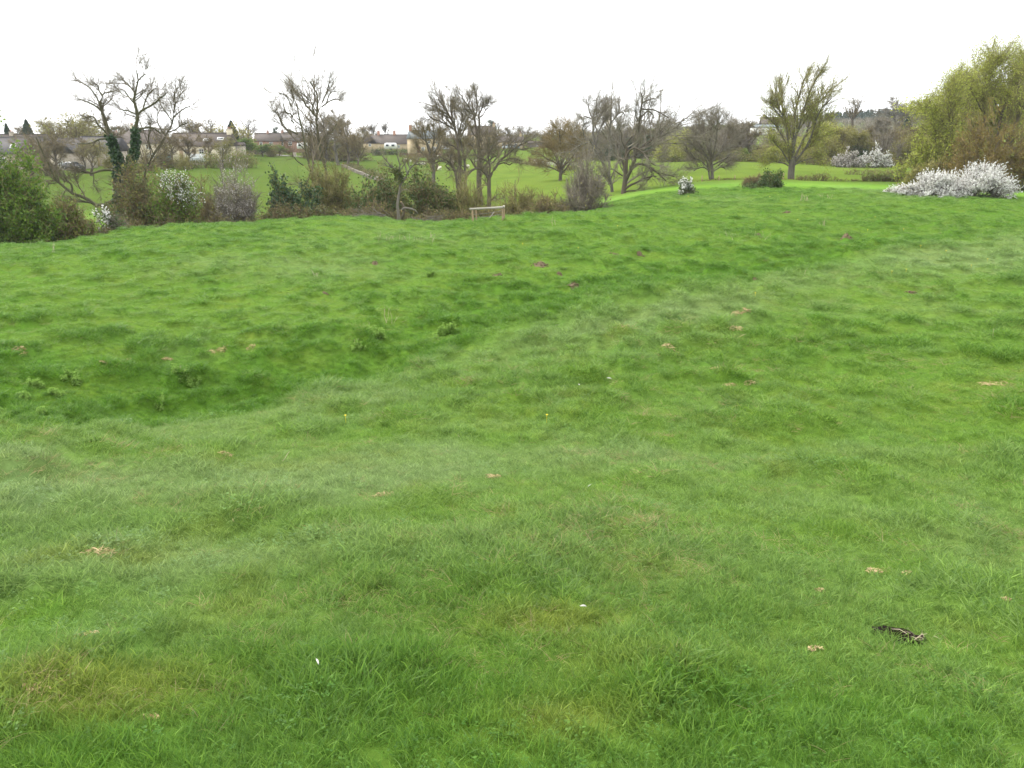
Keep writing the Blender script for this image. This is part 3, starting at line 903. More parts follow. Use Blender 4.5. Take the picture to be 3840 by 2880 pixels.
def shrub(name, label, cat, px0, px1, ptop, Y, seed, twigmat='twig_olive', stems=26, n2=7, n3=7, leaf=None, nleaf=0, lsize=0.10, blossom=None, nblos=0, bsize=0.08,
          bwhere=None, group=None, depth=None, shell=0.5, stem_r=0.035, leaf2=None, nleaf2=0, bare_base=0.0, pbase=None, up=0.10, drift=None, tw3=(0.25, 0.7), rmin=0.014):
    rng = np.random.default_rng(seed)
    pxc = (px0 + px1) / 2
    g = G(pxc, Y)
    if pbase is not None:                      # stands a little in front of / behind the crest
        pass
    w = (px1 - px0) / 2 * pxm(Y)
    top = at(pxc, ptop, Y).z
    h = max(top - g.z, 0.4)
    dep = depth if depth else min(w, 2.6)
    root = empty(name, (g.x, g.y, g.z - 0.05), label, cat, group)
    c = np.array([0, 0, 0.0])
    T = dome_points(stems, rng, c, w * 0.95, dep, h, shell, lumps=seed)
    B = np.stack([T[:, 0] * rng.uniform(0.15, 0.6, stems), T[:, 1] * rng.uniform(0.15, 0.6, stems), np.full(stems, -0.1)], axis=1)
    gz = H(B[:, 0] + g.x, B[:, 1] + g.y) - g.z
    B[:, 2] += np.minimum(gz, 0.3)
    tt = np.linspace(0, 1, 6)[None, :, None]
    mid = B * 0.5 + T * 0.5 + np.array([0, 0, 0.16]) * np.linalg.norm(T - B, axis=1)[:, None]
    P = B[:, None] * (1 - tt) ** 2 + 2 * mid[:, None] * tt * (1 - tt) + T[:, None] * tt ** 2
    P = P + np.cumsum(rng.normal(0, 0.03, P.shape), axis=1) * tt
    R = stem_r * rng.uniform(0.5, 1.2, (stems, 1)) * np.linspace(1, 0.4, 6)[None]
    st = MB(); tube(st, P, R, 4)
    st.build('stems', M['bark'] if twigmat != 'twig_grey' else M['bark_grey'], root)
    tw = MB()
    lv = [dict(n=n2, t0=0.25 + bare_base * 0.3, ang=(0.3, 1.0), len=L_frac(0.42, 0.35, 0.4), seg=3, sides=3, gnarl=0.22, up=up, ratio=0.6, rmin=rmin * 1.3, drift=drift),
          dict(n=n3, t0=0.1, ang=(0.3, 1.0), len=L_abs(*tw3), seg=2, sides=2, gnarl=0.25, up=up, ratio=0.8, rmin=rmin, drift=drift)]
    Pe, Re = crown_levels(P, R, rng, tw, lv)
    tw.build('twigs', M[twigmat], root)
    ends = Pe.reshape(-1, 3)
    sx = min(max(w / np.quantile(np.abs(ends[:, 0]), 0.985), 0.85), 1.6)
    sz = min(max(h / np.quantile(ends[:, 2], 0.97), 0.85), 1.6)
    root.scale = (sx, 1.15, sz)
    for mat, nn, nm in ((leaf, nleaf, 'foliage'), (leaf2, nleaf2, 'foliage')):
        if mat and nn:
            base = ends[rng.integers(0, len(ends), nn)]
            pts = base + rng.normal(0, 0.10, (nn, 3))
            pts = pts[pts[:, 2] * sz > h * bare_base * rng.uniform(0.5, 1.3, len(pts))]
            mb = MB(); leaves(mb, pts, lsize, rng, 0.65)
            mb.build(nm, M[mat], root)
    if blossom and nblos:
        tws = Pe[rng.uniform(0, 1, len(Pe)) < 0.72]
        tip = tws[:, -1]
        if bwhere is not None:
            tws = tws[bwhere(tip[:, 0] * sx / w, tip[:, 2] * sz / h)]
        if len(tws):
            # flowers strung along the outer twigs
            wi = rng.integers(0, len(tws), nblos); ff = rng.uniform(0.05, 1.0, nblos) * (tws.shape[1] - 1.001)
            i0 = ff.astype(int); fr = (ff - i0)[:, None]
            pts = tws[wi, i0] * (1 - fr) + tws[wi, i0 + 1] * fr + rng.normal(0, 0.022, (nblos, 3))
            mb = MB(); leaves(mb, pts, bsize, rng, 0.9, 0.3)
            mb.build('blossom', M[blossom], root)
    return root

# ---- the ivy-clad bare tree on the left
def _ivy_left(root, P, R, Pe, rng):
    ivy_on(root, P[0], R[0], rng, 3600, 0.34, 0.12)
    ivy_on(root, P[1], R[1], rng, 1500, 0.22, 0.12, t0=0.0, t1=0.42)
    ivy_on(root, P[2], R[2], rng, 1300, 0.20, 0.12, t0=0.0, t1=0.45)

DROOP = None
traced_tree('ivy_clad_tree', 'tall bare tree at left, trunk wrapped in dark ivy, one low sweeping bough', 'tree', 72, [
    ([(462, 872), (462, 780), (464, 690), (458, 640)], 34, 24),
    ([(459, 655), (437, 590), (424, 541), (408, 501), (392, 452), (379, 412), (374, 392), (383, 362), (392, 350), (419, 349)], 22, 5, 0.1),
    ([(466, 655), (495, 599), (506, 541), (506, 488), (513, 443), (504, 412), (495, 385), (504, 345), (512, 300), (508, 275)], 20, 4, -0.1),
    ([(384, 420), (360, 400), (339, 388), (318, 381), (298, 376)], 6, 3),
    ([(406, 505), (388, 487), (366, 468), (350, 440), (334, 437), (305, 446)], 8, 3),
    ([(415, 523), (392, 520), (370, 523), (345, 537), (318, 540), (290, 541)], 8, 3),
    ([(378, 400), (368, 375), (356, 352), (330, 320), (290, 305)], 6, 2.5),
    ([(384, 362), (372, 340), (368, 322), (345, 312)], 5, 2),
    ([(513, 440), (533, 413), (566, 395), (597, 368), (618, 345)], 8, 3),
    ([(508, 490), (528, 484), (548, 478), (565, 478), (585, 488), (600, 502)], 7, 2.5),
    ([(508, 428), (482, 416), (468, 413), (449, 411)], 6, 2.5),
    ([(500, 385), (484, 365), (470, 345), (455, 335)], 5, 2),
    ([(512, 310), (530, 290), (545, 276)], 4, 2),
    ([(535, 412), (545, 380), (560, 350), (585, 330)], 5, 2),
    ([(455, 752), (428, 752), (412, 764), (397, 768), (376, 771), (357, 770), (345, 762), (334, 751), (318, 742), (303, 737), (285, 730), (267, 723), (241, 702), (214, 679), (190, 660), (172, 650), (140, 632)], 17, 3, 0.1),
    ([(271, 724), (268, 693), (256, 680), (245, 666), (240, 642)], 8, 3),
    ([(214, 680), (196, 648), (182, 610), (160, 570), (140, 520)], 7, 2.5),
    ([(345, 762), (320, 758), (290, 757), (240, 760)], 5, 2),
    ([(448, 642), (420, 637), (379, 639), (357, 648), (339, 652), (318, 645), (290, 634), (262, 622)], 10, 3),
    ([(350, 650), (352, 668), (350, 690)], 4, 2),
], 11, M['bark_mossy'], M['twig'], fringe=1.05, extra=_ivy_left,
    lv=[dict(n=None, t0=0.3, ang=(0.35, 1.1), len=L_frac(0.30, 1.1, 0.3), seg=4, sides=4, gnarl=0.28, up=0.02, ratio=0.5, rmin=0.020),
        dict(n=6, t0=0.15, ang=(0.3, 1.0), len=L_frac(0.6, 0.8, 0.35), seg=4, sides=3, gnarl=0.22, up=0.03, ratio=0.6, rmin=0.012),
        dict(n=10, t0=0.05, ang=(0.3, 0.95), len=L_abs(0.4, 1.2), seg=3, sides=2, gnarl=0.22, up=0.05, ratio=0.8, rmin=0.009)])

traced_tree('leaning_bare_tree', 'slender bare tree leaning right beside the ivy clad tree', 'tree', 76, [
    ([(528, 850), (530, 740), (534, 690), (545, 640), (560, 608), (575, 577), (597, 543), (620, 508)], 12, 7),
    ([(620, 508), (640, 478), (650, 446), (652, 415), (655, 385), (650, 350)], 6, 2.5),
    ([(646, 455), (625, 425), (608, 400), (598, 372)], 4, 2),
    ([(650, 440), (672, 420), (692, 405), (712, 398)], 4, 2),
    ([(628, 497), (655, 488), (680, 470), (705, 458)], 4, 2),
    ([(575, 577), (560, 540), (556, 510), (566, 478)], 4, 2),
    ([(620, 508), (600, 478), (590, 450), (594, 420)], 4, 2),
    ([(652, 400), (668, 375), (676, 350)], 3, 1.5),
], 12, M['bark_mossy'], M['twig'], fringe=1.2)

# ---- the leaning pair left of centre
traced_tree('leaning_ash', 'thin tree leaning left with sparse twigs left of centre', 'tree', 80, [
    ([(1180, 850), (1176, 740), (1171, 682), (1159, 630), (1143, 588), (1129, 542), (1122, 507), (1112, 476), (1098, 441), (1094, 418), (1090, 395)], 13, 4),
    ([(1116, 503), (1100, 495), (1084, 490), (1070, 482), (1059, 472), (1050, 452), (1044, 430)], 7, 2.5),
    ([(1099, 440), (1090, 428), (1079, 424), (1068, 415), (1062, 388)], 5, 2),
    ([(1104, 462), (1094, 452), (1092, 448)], 4, 2),
    ([(1092, 400), (1082, 375), (1070, 358), (1045, 350)], 4, 1.5),
    ([(1092, 400), (1100, 378), (1098, 355)], 3, 1.5),
    ([(1138, 620), (1125, 612), (1112, 602), (1105, 590)], 5, 2),
    ([(1163, 650), (1150, 690), (1130, 700)], 4, 2),
], 13, M['bark_mossy'], M['twig'], fringe=0.9, spread=0.35)

traced_tree('tall_mossy_tree', 'tall upright bare tree right behind the thin leaning one, fine high twigs', 'tree', 84, [
    ([(1238, 850), (1232, 720), (1224, 633), (1210, 577), (1203, 525), (1197, 470), (1196, 448), (1201, 420), (1208, 395), (1210, 371), (1203, 355), (1190, 335), (1178, 312)], 14, 3),
    ([(1194, 446), (1184, 436), (1175, 427), (1160, 408), (1147, 398), (1138, 372), (1126, 345)], 7, 2.5),
    ([(1206, 402), (1216, 394), (1227, 386), (1240, 378), (1260, 370)], 5, 2),
    ([(1208, 385), (1222, 355), (1230, 330), (1235, 315)], 5, 2),
    ([(1178, 430), (1172, 400), (1182, 375), (1180, 345)], 5, 2),
    ([(1226, 385), (1232, 362), (1242, 345)], 4, 1.5),
    ([(1204, 530), (1222, 510), (1246, 495), (1262, 470)], 6, 2),
    ([(1205, 545), (1180, 520), (1160, 505), (1146, 480)], 6, 2),
], 14, M['bark_mossy'], M['twig'], fringe=1.3, spread=0.4)

# ---- the pruned small tree with its fallen bough
def _ivy_small(root, P, R, Pe, rng):
    ivy_on(root, P[1], R[1], rng, 350, 0.28, 0.10, mat='bramble', t0=0.1, t1=0.55)
traced_tree('pruned_hawthorn', 'small bare lopped tree with forked spreading top behind the meadow edge', 'tree', 66, [
    ([(1496, 822), (1493, 790), (1491, 765), (1495, 735), (1500, 710), (1500, 692)], 11, 8),
    ([(1499, 695), (1496, 668), (1493, 650), (1480, 637), (1468, 626), (1456, 612), (1447, 601), (1436, 588)], 8, 3),
    ([(1494, 652), (1498, 633), (1500, 619), (1494, 600), (1488, 584)], 5, 2),
    ([(1500, 695), (1513, 676), (1524, 661), (1531, 646), (1535, 636), (1547, 624), (1559, 616), (1576, 617), (1592, 612)], 8, 2.5),
    ([(1528, 652), (1522, 632), (1518, 615), (1510, 598)], 5, 2),
    ([(1538, 632), (1530, 612), (1532, 596)], 4, 2),
    ([(1470, 628), (1452, 622), (1440, 612)], 4, 2),
    ([(1500, 640), (1512, 622), (1522, 604), (1530, 590)], 4, 2),
    ([(1556, 617), (1566, 602), (1572, 590)], 4, 2),
], 15, M['bark_grey'], M['twig_grey'], fringe=1.0, extra=_ivy_small,
    lv=[dict(n=None, t0=0.4, ang=(0.35, 0.9), len=L_frac(0.25, 0.5, 0.3), seg=3, sides=4, gnarl=0.25, up=0.06, ratio=0.5, rmin=0.018),
        dict(n=5, t0=0.2, ang=(0.3, 0.9), len=L_abs(0.25, 0.6), seg=2, sides=3, gnarl=0.2, up=0.05, ratio=0.7, rmin=0.010)])

# ---- the group of tall bare trees in the centre
traced_tree('bare_field_tree', 'round headed bare tree at left of the central tree group, sheep grazing behind it', 'tree', 134, [
    ([(1624, 700), (1625, 671), (1625, 640), (1624, 615), (1619, 590)], 15, 11),
    ([(1619, 592), (1608, 565), (1600, 535), (1596, 505), (1588, 475)], 7, 2),
    ([(1619, 592), (1620, 560), (1628, 525), (1626, 495), (1622, 470)], 7, 2),
    ([(1622, 600), (1640, 575), (1655, 548), (1665, 515)], 6, 2),
    ([(1616, 598), (1596, 585), (1578, 570), (1562, 545)], 6, 2),
    ([(1624, 615), (1645, 605), (1668, 598), (1684, 586)], 5, 2),
    ([(1622, 612), (1600, 608), (1580, 606), (1562, 612)], 5, 2),
    ([(1621, 585), (1606, 545), (1580, 512), (1566, 482)], 6, 2),
    ([(1621, 585), (1642, 548), (1648, 510), (1652, 478)], 6, 2),
], 21, M['bark_grey'], M['twig_brown'], fringe=1.35, group='tall bare trees in the centre')

traced_tree('forked_bare_tree', 'tall bare tree forked near the ground, its twin stems leaning left, in the central group', 'tree', 122, [
    ([(1722, 745), (1721, 710), (1719, 700), (1718, 690)], 20, 17),
    ([(1717, 695), (1710, 660), (1703, 638), (1689, 614), (1678, 603), (1669, 597), (1655, 590), (1644, 580)], 12, 4),
    ([(1721, 695), (1724, 655), (1725, 621), (1724, 590), (1722, 565), (1718, 535), (1715, 503), (1707, 480), (1698, 461), (1690, 445), (1681, 428), (1664, 405), (1645, 380)], 14, 3),
    ([(1697, 460), (1693, 435), (1690, 410), (1689, 388), (1692, 368)], 5, 2),
    ([(1706, 485), (1690, 478), (1670, 466), (1650, 456), (1628, 449), (1605, 437)], 6, 2),
    ([(1716, 510), (1722, 485), (1730, 460), (1735, 435), (1730, 408)], 5, 2),
    ([(1686, 436), (1670, 425), (1652, 420), (1638, 405)], 5, 2),
    ([(1668, 410), (1664, 388), (1660, 372)], 4, 2),
    ([(1672, 598), (1660, 606), (1648, 602), (1634, 610)], 4, 2),
    ([(1722, 570), (1706, 552), (1692, 545), (1672, 538)], 5, 2),
    ([(1684, 610), (1672, 622), (1690, 640)], 4, 2),
], 22, M['bark'], M['twig'], fringe=1.3, group='tall bare trees in the centre')

traced_tree('slim_bare_tree', 'slim bare tree between the forked tree and the thick trunked one in the central group', 'tree', 124, [
    ([(1746, 745), (1745, 705), (1745, 665), (1744, 630), (1743, 604), (1738, 570), (1733, 536), (1729, 510), (1726, 489), (1722, 460)], 12, 4),
    ([(1747, 668), (1758, 652), (1770, 641), (1782, 634), (1796, 628)], 7, 3),
    ([(1743, 605), (1752, 580), (1756, 555), (1752, 528)], 5, 2),
    ([(1740, 580), (1726, 560), (1712, 548)], 5, 2),
    ([(1744, 630), (1730, 618), (1720, 600)], 4, 2),
    ([(1730, 515), (1740, 490), (1745, 468)], 4, 2),
], 23, M['bark_grey'], M['twig_brown'], fringe=1.5, group='tall bare trees in the centre')

traced_tree('thick_bare_tree', 'tallest thick trunked bare tree rising highest in the central group', 'tree', 114, [
    ([(1800, 765), (1797, 715), (1795, 654), (1797, 604), (1796, 570), (1793, 536), (1790, 510), (1789, 496)], 20, 13),
    ([(1790, 500), (1785, 480), (1783, 465), (1780, 445), (1777, 428), (1767, 410), (1755, 390), (1741, 371), (1735, 352)], 8, 2.5),
    ([(1791, 498), (1798, 470), (1799, 449), (1797, 432), (1803, 420), (1811, 406), (1817, 381)], 8, 2.5),
    ([(1781, 440), (1787, 420), (1789, 400), (1786, 375), (1786, 352)], 5, 2),
    ([(1796, 640), (1780, 622), (1768, 601), (1758, 592)], 9, 4),
    ([(1776, 428), (1760, 422), (1748, 412), (1738, 410)], 4, 2),
    ([(1780, 448), (1768, 445), (1759, 438)], 4, 2),
    ([(1798, 440), (1810, 432), (1822, 412), (1832, 404)], 4, 2),
    ([(1757, 394), (1762, 372), (1758, 355)], 4, 2),
    ([(1795, 540), (1808, 515), (1818, 498)], 5, 2),
    ([(1794, 600), (1780, 570), (1770, 550), (1752, 540)], 5, 2),
    ([(1792, 520), (1774, 500), (1764, 480)], 5, 2),
    ([(1812, 404), (1826, 392), (1832, 380)], 3, 1.5),
], 24, M['bark'], M['twig'], fringe=1.25, group='tall bare trees in the centre')

traced_tree('spreading_bare_tree', 'bare tree with wide low spreading boughs above the timber rail', 'tree', 104, [
    ([(1834, 800), (1833, 735), (1832, 700), (1833, 685), (1833, 664)], 15, 13),
    ([(1832, 670), (1822, 655), (1804, 638), (1788, 632), (1770, 634), (1756, 642)], 9, 3),
    ([(1835, 668), (1846, 645), (1858, 631), (1866, 618), (1875, 607), (1886, 597), (1898, 590), (1912, 578), (1925, 567), (1945, 556), (1966, 545), (1976, 538)], 11, 3),
    ([(1834, 664), (1837, 640), (1838, 621), (1835, 602), (1833, 587), (1831, 560), (1829, 536), (1836, 515)], 8, 2.5),
    ([(1836, 612), (1820, 600), (1806, 594), (1818, 578), (1824, 560)], 8, 3),
    ([(1866, 618), (1880, 612), (1896, 610), (1910, 618), (1922, 610)], 5, 2),
    ([(1900, 588), (1906, 572), (1916, 556), (1922, 545)], 5, 2),
    ([(1878, 606), (1896, 600), (1916, 594), (1940, 596), (1958, 604)], 4, 2),
    ([(1806, 596), (1792, 588), (1782, 580), (1766, 582)], 5, 2),
    ([(1832, 580), (1844, 556), (1852, 536), (1864, 522)], 5, 2),
    ([(1940, 558), (1958, 560), (1972, 555)], 3, 1.5),
    ([(1833, 600), (1850, 610), (1858, 596)], 3, 1.5),
], 25, M['bark'], M['twig'], fringe=1.1, group='tall bare trees in the centre')

traced_tree('vase_shaped_tree', 'brown vase shaped bare tree standing at the end of the blossoming hedge', 'tree', 150, [
    ([(2100, 690), (2101, 668), (2102, 650), (2103, 634)], 13, 10),
    ([(2101, 640), (2090, 618), (2070, 604), (2048, 594), (2030, 582)], 6, 2),
    ([(2102, 636), (2094, 600), (2082, 568), (2068, 540), (2055, 515)], 6, 2),
    ([(2103, 634), (2104, 595), (2102, 555), (2098, 515), (2096, 490)], 6, 2),
    ([(2104, 634), (2114, 596), (2128, 560), (2138, 525), (2146, 500)], 6, 2),
    ([(2105, 640), (2122, 616), (2142, 596), (2162, 570), (2178, 545)], 6, 2),
    ([(2103, 650), (2120, 636), (2132, 620), (2146, 606)], 5, 2),
    ([(2099, 634), (2080, 580), (2058, 555), (2040, 545)], 5, 2),
    ([(2103, 620), (2118, 570), (2120, 530), (2122, 500)], 5, 2),
    ([(2100, 645), (2076, 632), (2050, 622), (2034, 616)], 5, 2),
    ([(2105, 634), (2136, 585), (2160, 545), (2168, 520)], 5, 2),
], 26, M['bark'], M['twig_orange'], fringe=1.8, spread=0.6)

# ---- right of centre
traced_tree('ragged_bare_tree', 'ragged pale bare tree with one drooping arm, behind the grey thicket', 'tree', 106, [
    ([(2300, 775), (2297, 734), (2294, 700), (2290, 677), (2284, 658), (2278, 645), (2268, 615), (2258, 595), (2245, 572), (2232, 550)], 12, 9),
    ([(2232, 552), (2228, 520), (2225, 496), (2226, 470), (2226, 445), (2230, 428), (2235, 412), (2240, 390), (2238, 365)], 8, 2.5),
    ([(2230, 552), (2220, 538), (2212, 528), (2200, 517), (2190, 508), (2188, 490)], 7, 2.5),
    ([(2214, 532), (2196, 537), (2180, 543), (2164, 553), (2148, 566), (2135, 572)], 5, 2),
    ([(2233, 550), (2238, 520), (2246, 490), (2262, 455), (2272, 436)], 6, 2),
    ([(2226, 445), (2216, 432), (2208, 412), (2206, 390)], 4, 2),
    ([(2226, 450), (2205, 440), (2190, 438)], 4, 1.5),
    ([(2242, 498), (2232, 470), (2244, 440), (2260, 415)], 4, 2),
    ([(2190, 508), (2186, 480), (2200, 455)], 4, 2),
    ([(2290, 680), (2276, 668), (2264, 655)], 4, 2),
    ([(2228, 540), (2244, 555), (2258, 570)], 4, 2),
], 31, M['bark_grey'], M['twig_grey'], fringe=1.3, spread=0.5)

traced_tree('sprawling_oak', 'largest sprawling bare tree right of centre with heavy drooping lower boughs', 'tree', 100, [
    ([(2333, 775), (2336, 737), (2339, 700), (2342, 662), (2344, 625), (2345, 590), (2342, 562), (2342, 550)], 20, 11),
    ([(2344, 640), (2336, 612), (2327, 592), (2318, 575), (2314, 555), (2310, 530)], 11, 4),
    ([(2345, 600), (2356, 572), (2369, 557), (2384, 553), (2398, 562), (2412, 572), (2430, 590), (2446, 606), (2462, 618)], 9, 3),
    ([(2340, 690), (2356, 655), (2369, 628), (2380, 600), (2390, 571), (2398, 560), (2406, 552), (2418, 542), (2430, 532), (2450, 522), (2472, 514), (2490, 508), (2508, 502), (2524, 490), (2538, 475), (2552, 460), (2568, 449), (2580, 446)], 15, 3),
    ([(2369, 630), (2380, 620), (2390, 616), (2405, 616), (2418, 619), (2432, 628), (2442, 636), (2458, 648), (2472, 659), (2486, 672), (2500, 687)], 10, 4),
    ([(2340, 712), (2360, 696), (2381, 686), (2396, 677), (2412, 668), (2426, 662), (2442, 657), (2458, 658)], 9, 3),
    ([(2386, 575), (2390, 540), (2393, 500), (2394, 481), (2396, 445), (2398, 425), (2401, 405), (2407, 392), (2410, 382), (2406, 368), (2402, 352)], 9, 3),
    ([(2400, 412), (2412, 408), (2426, 411), (2442, 410), (2460, 414), (2478, 421), (2496, 430), (2512, 440)], 5, 2),
    ([(2394, 455), (2386, 440), (2382, 420), (2380, 405)], 5, 2),
    ([(2347, 600), (2362, 590), (2376, 588), (2394, 592), (2412, 588)], 6, 2.5),
    ([(2342, 552), (2350, 535), (2362, 520), (2378, 508), (2396, 502)], 6, 2),
    ([(2344, 555), (2332, 530), (2330, 505), (2322, 480)], 5, 2),
    ([(2338, 720), (2362, 716), (2382, 716), (2400, 724), (2416, 735)], 5, 2),
    ([(2396, 447), (2416, 428), (2430, 418), (2448, 428), (2456, 446)], 5, 2),
    ([(2440, 528), (2458, 505), (2478, 488), (2500, 470), (2512, 450)], 5, 2),
    ([(2404, 394), (2420, 380), (2440, 372), (2452, 368)], 4, 2),
    ([(2430, 626), (2446, 642), (2440, 664), (2426, 680)], 4, 2),
    ([(2460, 648), (2484, 650), (2506, 656), (2530, 664)], 4, 2),
    ([(2412, 572), (2428, 565), (2450, 562), (2462, 566)], 4, 2),
    ([(2336, 660), (2320, 650), (2304, 638), (2290, 632)], 5, 2),
], 32, M['bark'], M['twig_grey'], fringe=1.2, spread=0.5)

traced_tree('bird_perch_tree', 'slender bare tree standing in front of the church spire', 'tree', 140, [
    ([(2286, 690), (2284, 620), (2283, 560), (2282, 500), (2282, 470), (2284, 440), (2282, 400), (2280, 370)], 8, 2.5),
    ([(2284, 470), (2296, 455), (2308, 440), (2318, 418), (2322, 402), (2318, 388)], 5, 2),
    ([(2283, 480), (2270, 460), (2262, 440), (2270, 415), (2278, 405)], 4, 2),
    ([(2300, 450), (2312, 435), (2330, 420), (2344, 430)], 4, 2),
    ([(2284, 520), (2304, 500), (2318, 476), (2326, 455)], 4, 2),
    ([(2283, 530), (2268, 510), (2256, 492)], 4, 2),
], 33, M['bark_grey'], M['twig_grey'], fringe=1.4)

traced_tree('twin_stem_tree', 'grey brown dense twigged tree with two stems by the fence post', 'tree', 108, [
    ([(2673, 700), (2671, 683), (2670, 650), (2669, 620), (2667, 590), (2664, 560), (2660, 525)], 13, 6),
    ([(2668, 690), (2661, 668), (2657, 645), (2656, 625), (2650, 600)], 7, 4),
    ([(2668, 615), (2650, 585), (2632, 555), (2618, 520), (2608, 490)], 6, 2),
    ([(2669, 610), (2690, 580), (2708, 550), (2722, 515), (2732, 490)], 6, 2),
    ([(2668, 600), (2656, 560), (2644, 515), (2640, 475), (2636, 455)], 6, 2),
    ([(2669, 600), (2680, 560), (2688, 515), (2692, 480), (2694, 455)], 6, 2),
    ([(2660, 640), (2640, 628), (2620, 630), (2604, 640)], 4, 2),
    ([(2671, 648), (2690, 632), (2706, 625), (2722, 632)], 4, 2),
    ([(2656, 628), (2632, 606), (2606, 590), (2588, 570)], 5, 2),
    ([(2670, 620), (2698, 605), (2724, 590), (2744, 570)], 5, 2),
    ([(2666, 580), (2664, 530), (2668, 490), (2664, 458)], 5, 2),
    ([(2655, 590), (2626, 570), (2602, 545), (2590, 520)], 5, 2),
    ([(2672, 590), (2706, 570), (2734, 545), (2746, 515)], 5, 2),
], 34, M['bark_grey'], M['twig_grey'], fringe=1.8, spread=0.6)

def _willow_leaf(root, P, R, Pe, rng):
    e = Pe.reshape(-1, 3)
    zt = (e[:, 2] - root.location.z) / 14.0
    e = e[rng.uniform(0, 1, len(e)) < np.clip(1.15 - 1.25 * zt, 0.12, 1)]
    e = e[rng.integers(0, len(e), 9000)] + rng.normal(0, 0.22, (9000, 3))
    mb = MB(); leaves(mb, e, 0.085, rng, 0.45)
    mb.build('foliage', M['leaf_spring'], root, False, tuple(root.location))
WILLOW_LV = [dict(n=None, t0=0.25, ang=(0.2, 0.7), len=L_frac(0.30, 1.1, 0.35), seg=4, sides=4, gnarl=0.12, up=0.10, ratio=0.5, rmin=0.020),
             dict(n=7, t0=0.15, ang=(0.2, 0.7), len=L_frac(0.55, 0.6, 0.35), seg=3, sides=3, gnarl=0.14, up=0.06, ratio=0.6, rmin=0.012),
             dict(n=5, t0=0.1, ang=(0.2, 0.7), len=L_abs(0.6, 1.4), seg=2, sides=2, gnarl=0.15, up=0.03, ratio=0.8, rmin=0.009)]
traced_tree('pollard_willow', 'fan shaped willow with a stout pale trunk and upswept limbs in the right field', 'tree', 108, [
    ([(2966, 695), (2967, 683), (2966, 655), (2968, 629), (2970, 604), (2970, 590)], 24, 22),
    ([(2962, 606), (2958, 575), (2956, 541), (2950, 490), (2943, 446), (2934, 428), (2924, 412), (2914, 375), (2908, 335)], 10, 3),
    ([(2968, 598), (2971, 560), (2972, 525), (2962, 490), (2953, 462), (2946, 430), (2943, 398), (2944, 360), (2947, 322)], 9, 3),
    ([(2972, 598), (2976, 560), (2981, 525), (2994, 485), (3006, 446), (3016, 415), (3025, 382), (3045, 338), (3064, 297)], 10, 3),
    ([(2974, 530), (2979, 480), (2981, 430), (2988, 398), (2994, 367), (3004, 328), (3013, 290)], 7, 2.5),
    ([(2976, 600), (3000, 545), (3022, 493), (3030, 450), (3038, 414), (3058, 394), (3080, 374), (3098, 348), (3106, 330)], 9, 3),
    ([(2978, 604), (3010, 570), (3040, 520), (3058, 470), (3078, 420), (3095, 392), (3112, 374), (3124, 362)], 8, 3),
    ([(2978, 612), (3000, 585), (3019, 563), (3036, 550), (3056, 537), (3080, 530)], 7, 3),
    ([(2962, 615), (2944, 585), (2928, 560), (2908, 540), (2890, 525)], 6, 2.5),
    ([(2964, 625), (2940, 612), (2916, 606), (2892, 604)], 5, 2),
    ([(2934, 440), (2912, 420), (2896, 400), (2884, 385)], 4, 2),
    ([(2976, 620), (3006, 606), (3036, 596), (3066, 590)], 5, 2),
    ([(2960, 560), (2938, 520), (2916, 485), (2898, 460), (2868, 440)], 5, 2),
    ([(3024, 490), (3052, 470), (3080, 455), (3100, 450)], 4, 2),
], 35, M['bark_grey'], M['twig_olive'], fringe=2.0, spread=0.5, lv=WILLOW_LV, extra=_willow_leaf)

def _big_willow_leaf(root, P, R, Pe, rng):
    e = Pe.reshape(-1, 3)
    e = e[rng.integers(0, len(e), 52000)] + rng.normal(0, 0.30, (52000, 3))
    mb = MB(); leaves(mb, e, 0.10, rng, 0.4)
    mb.build('foliage', M['leaf_spring'], root, False, tuple(root.location))
BIG_LV = [dict(n=None, t0=0.2, ang=(0.2, 0.75), len=L_frac(0.34, 1.3, 0.3), seg=4, sides=4, gnarl=0.12, up=0.06, ratio=0.5, rmin=0.024, drift=(0.05, 0, 0)),
          dict(n=8, t0=0.15, ang=(0.2, 0.8), len=L_frac(0.5, 0.6, 0.35), seg=3, sides=3, gnarl=0.14, up=0.02, ratio=0.6, rmin=0.013, drift=(0.05, 0, 0)),
          dict(n=5, t0=0.1, ang=(0.2, 0.8), len=L_abs(0.6, 1.5), seg=2, sides=2, gnarl=0.15, up=-0.02, ratio=0.8, rmin=0.010, drift=(0.06, 0, 0))]
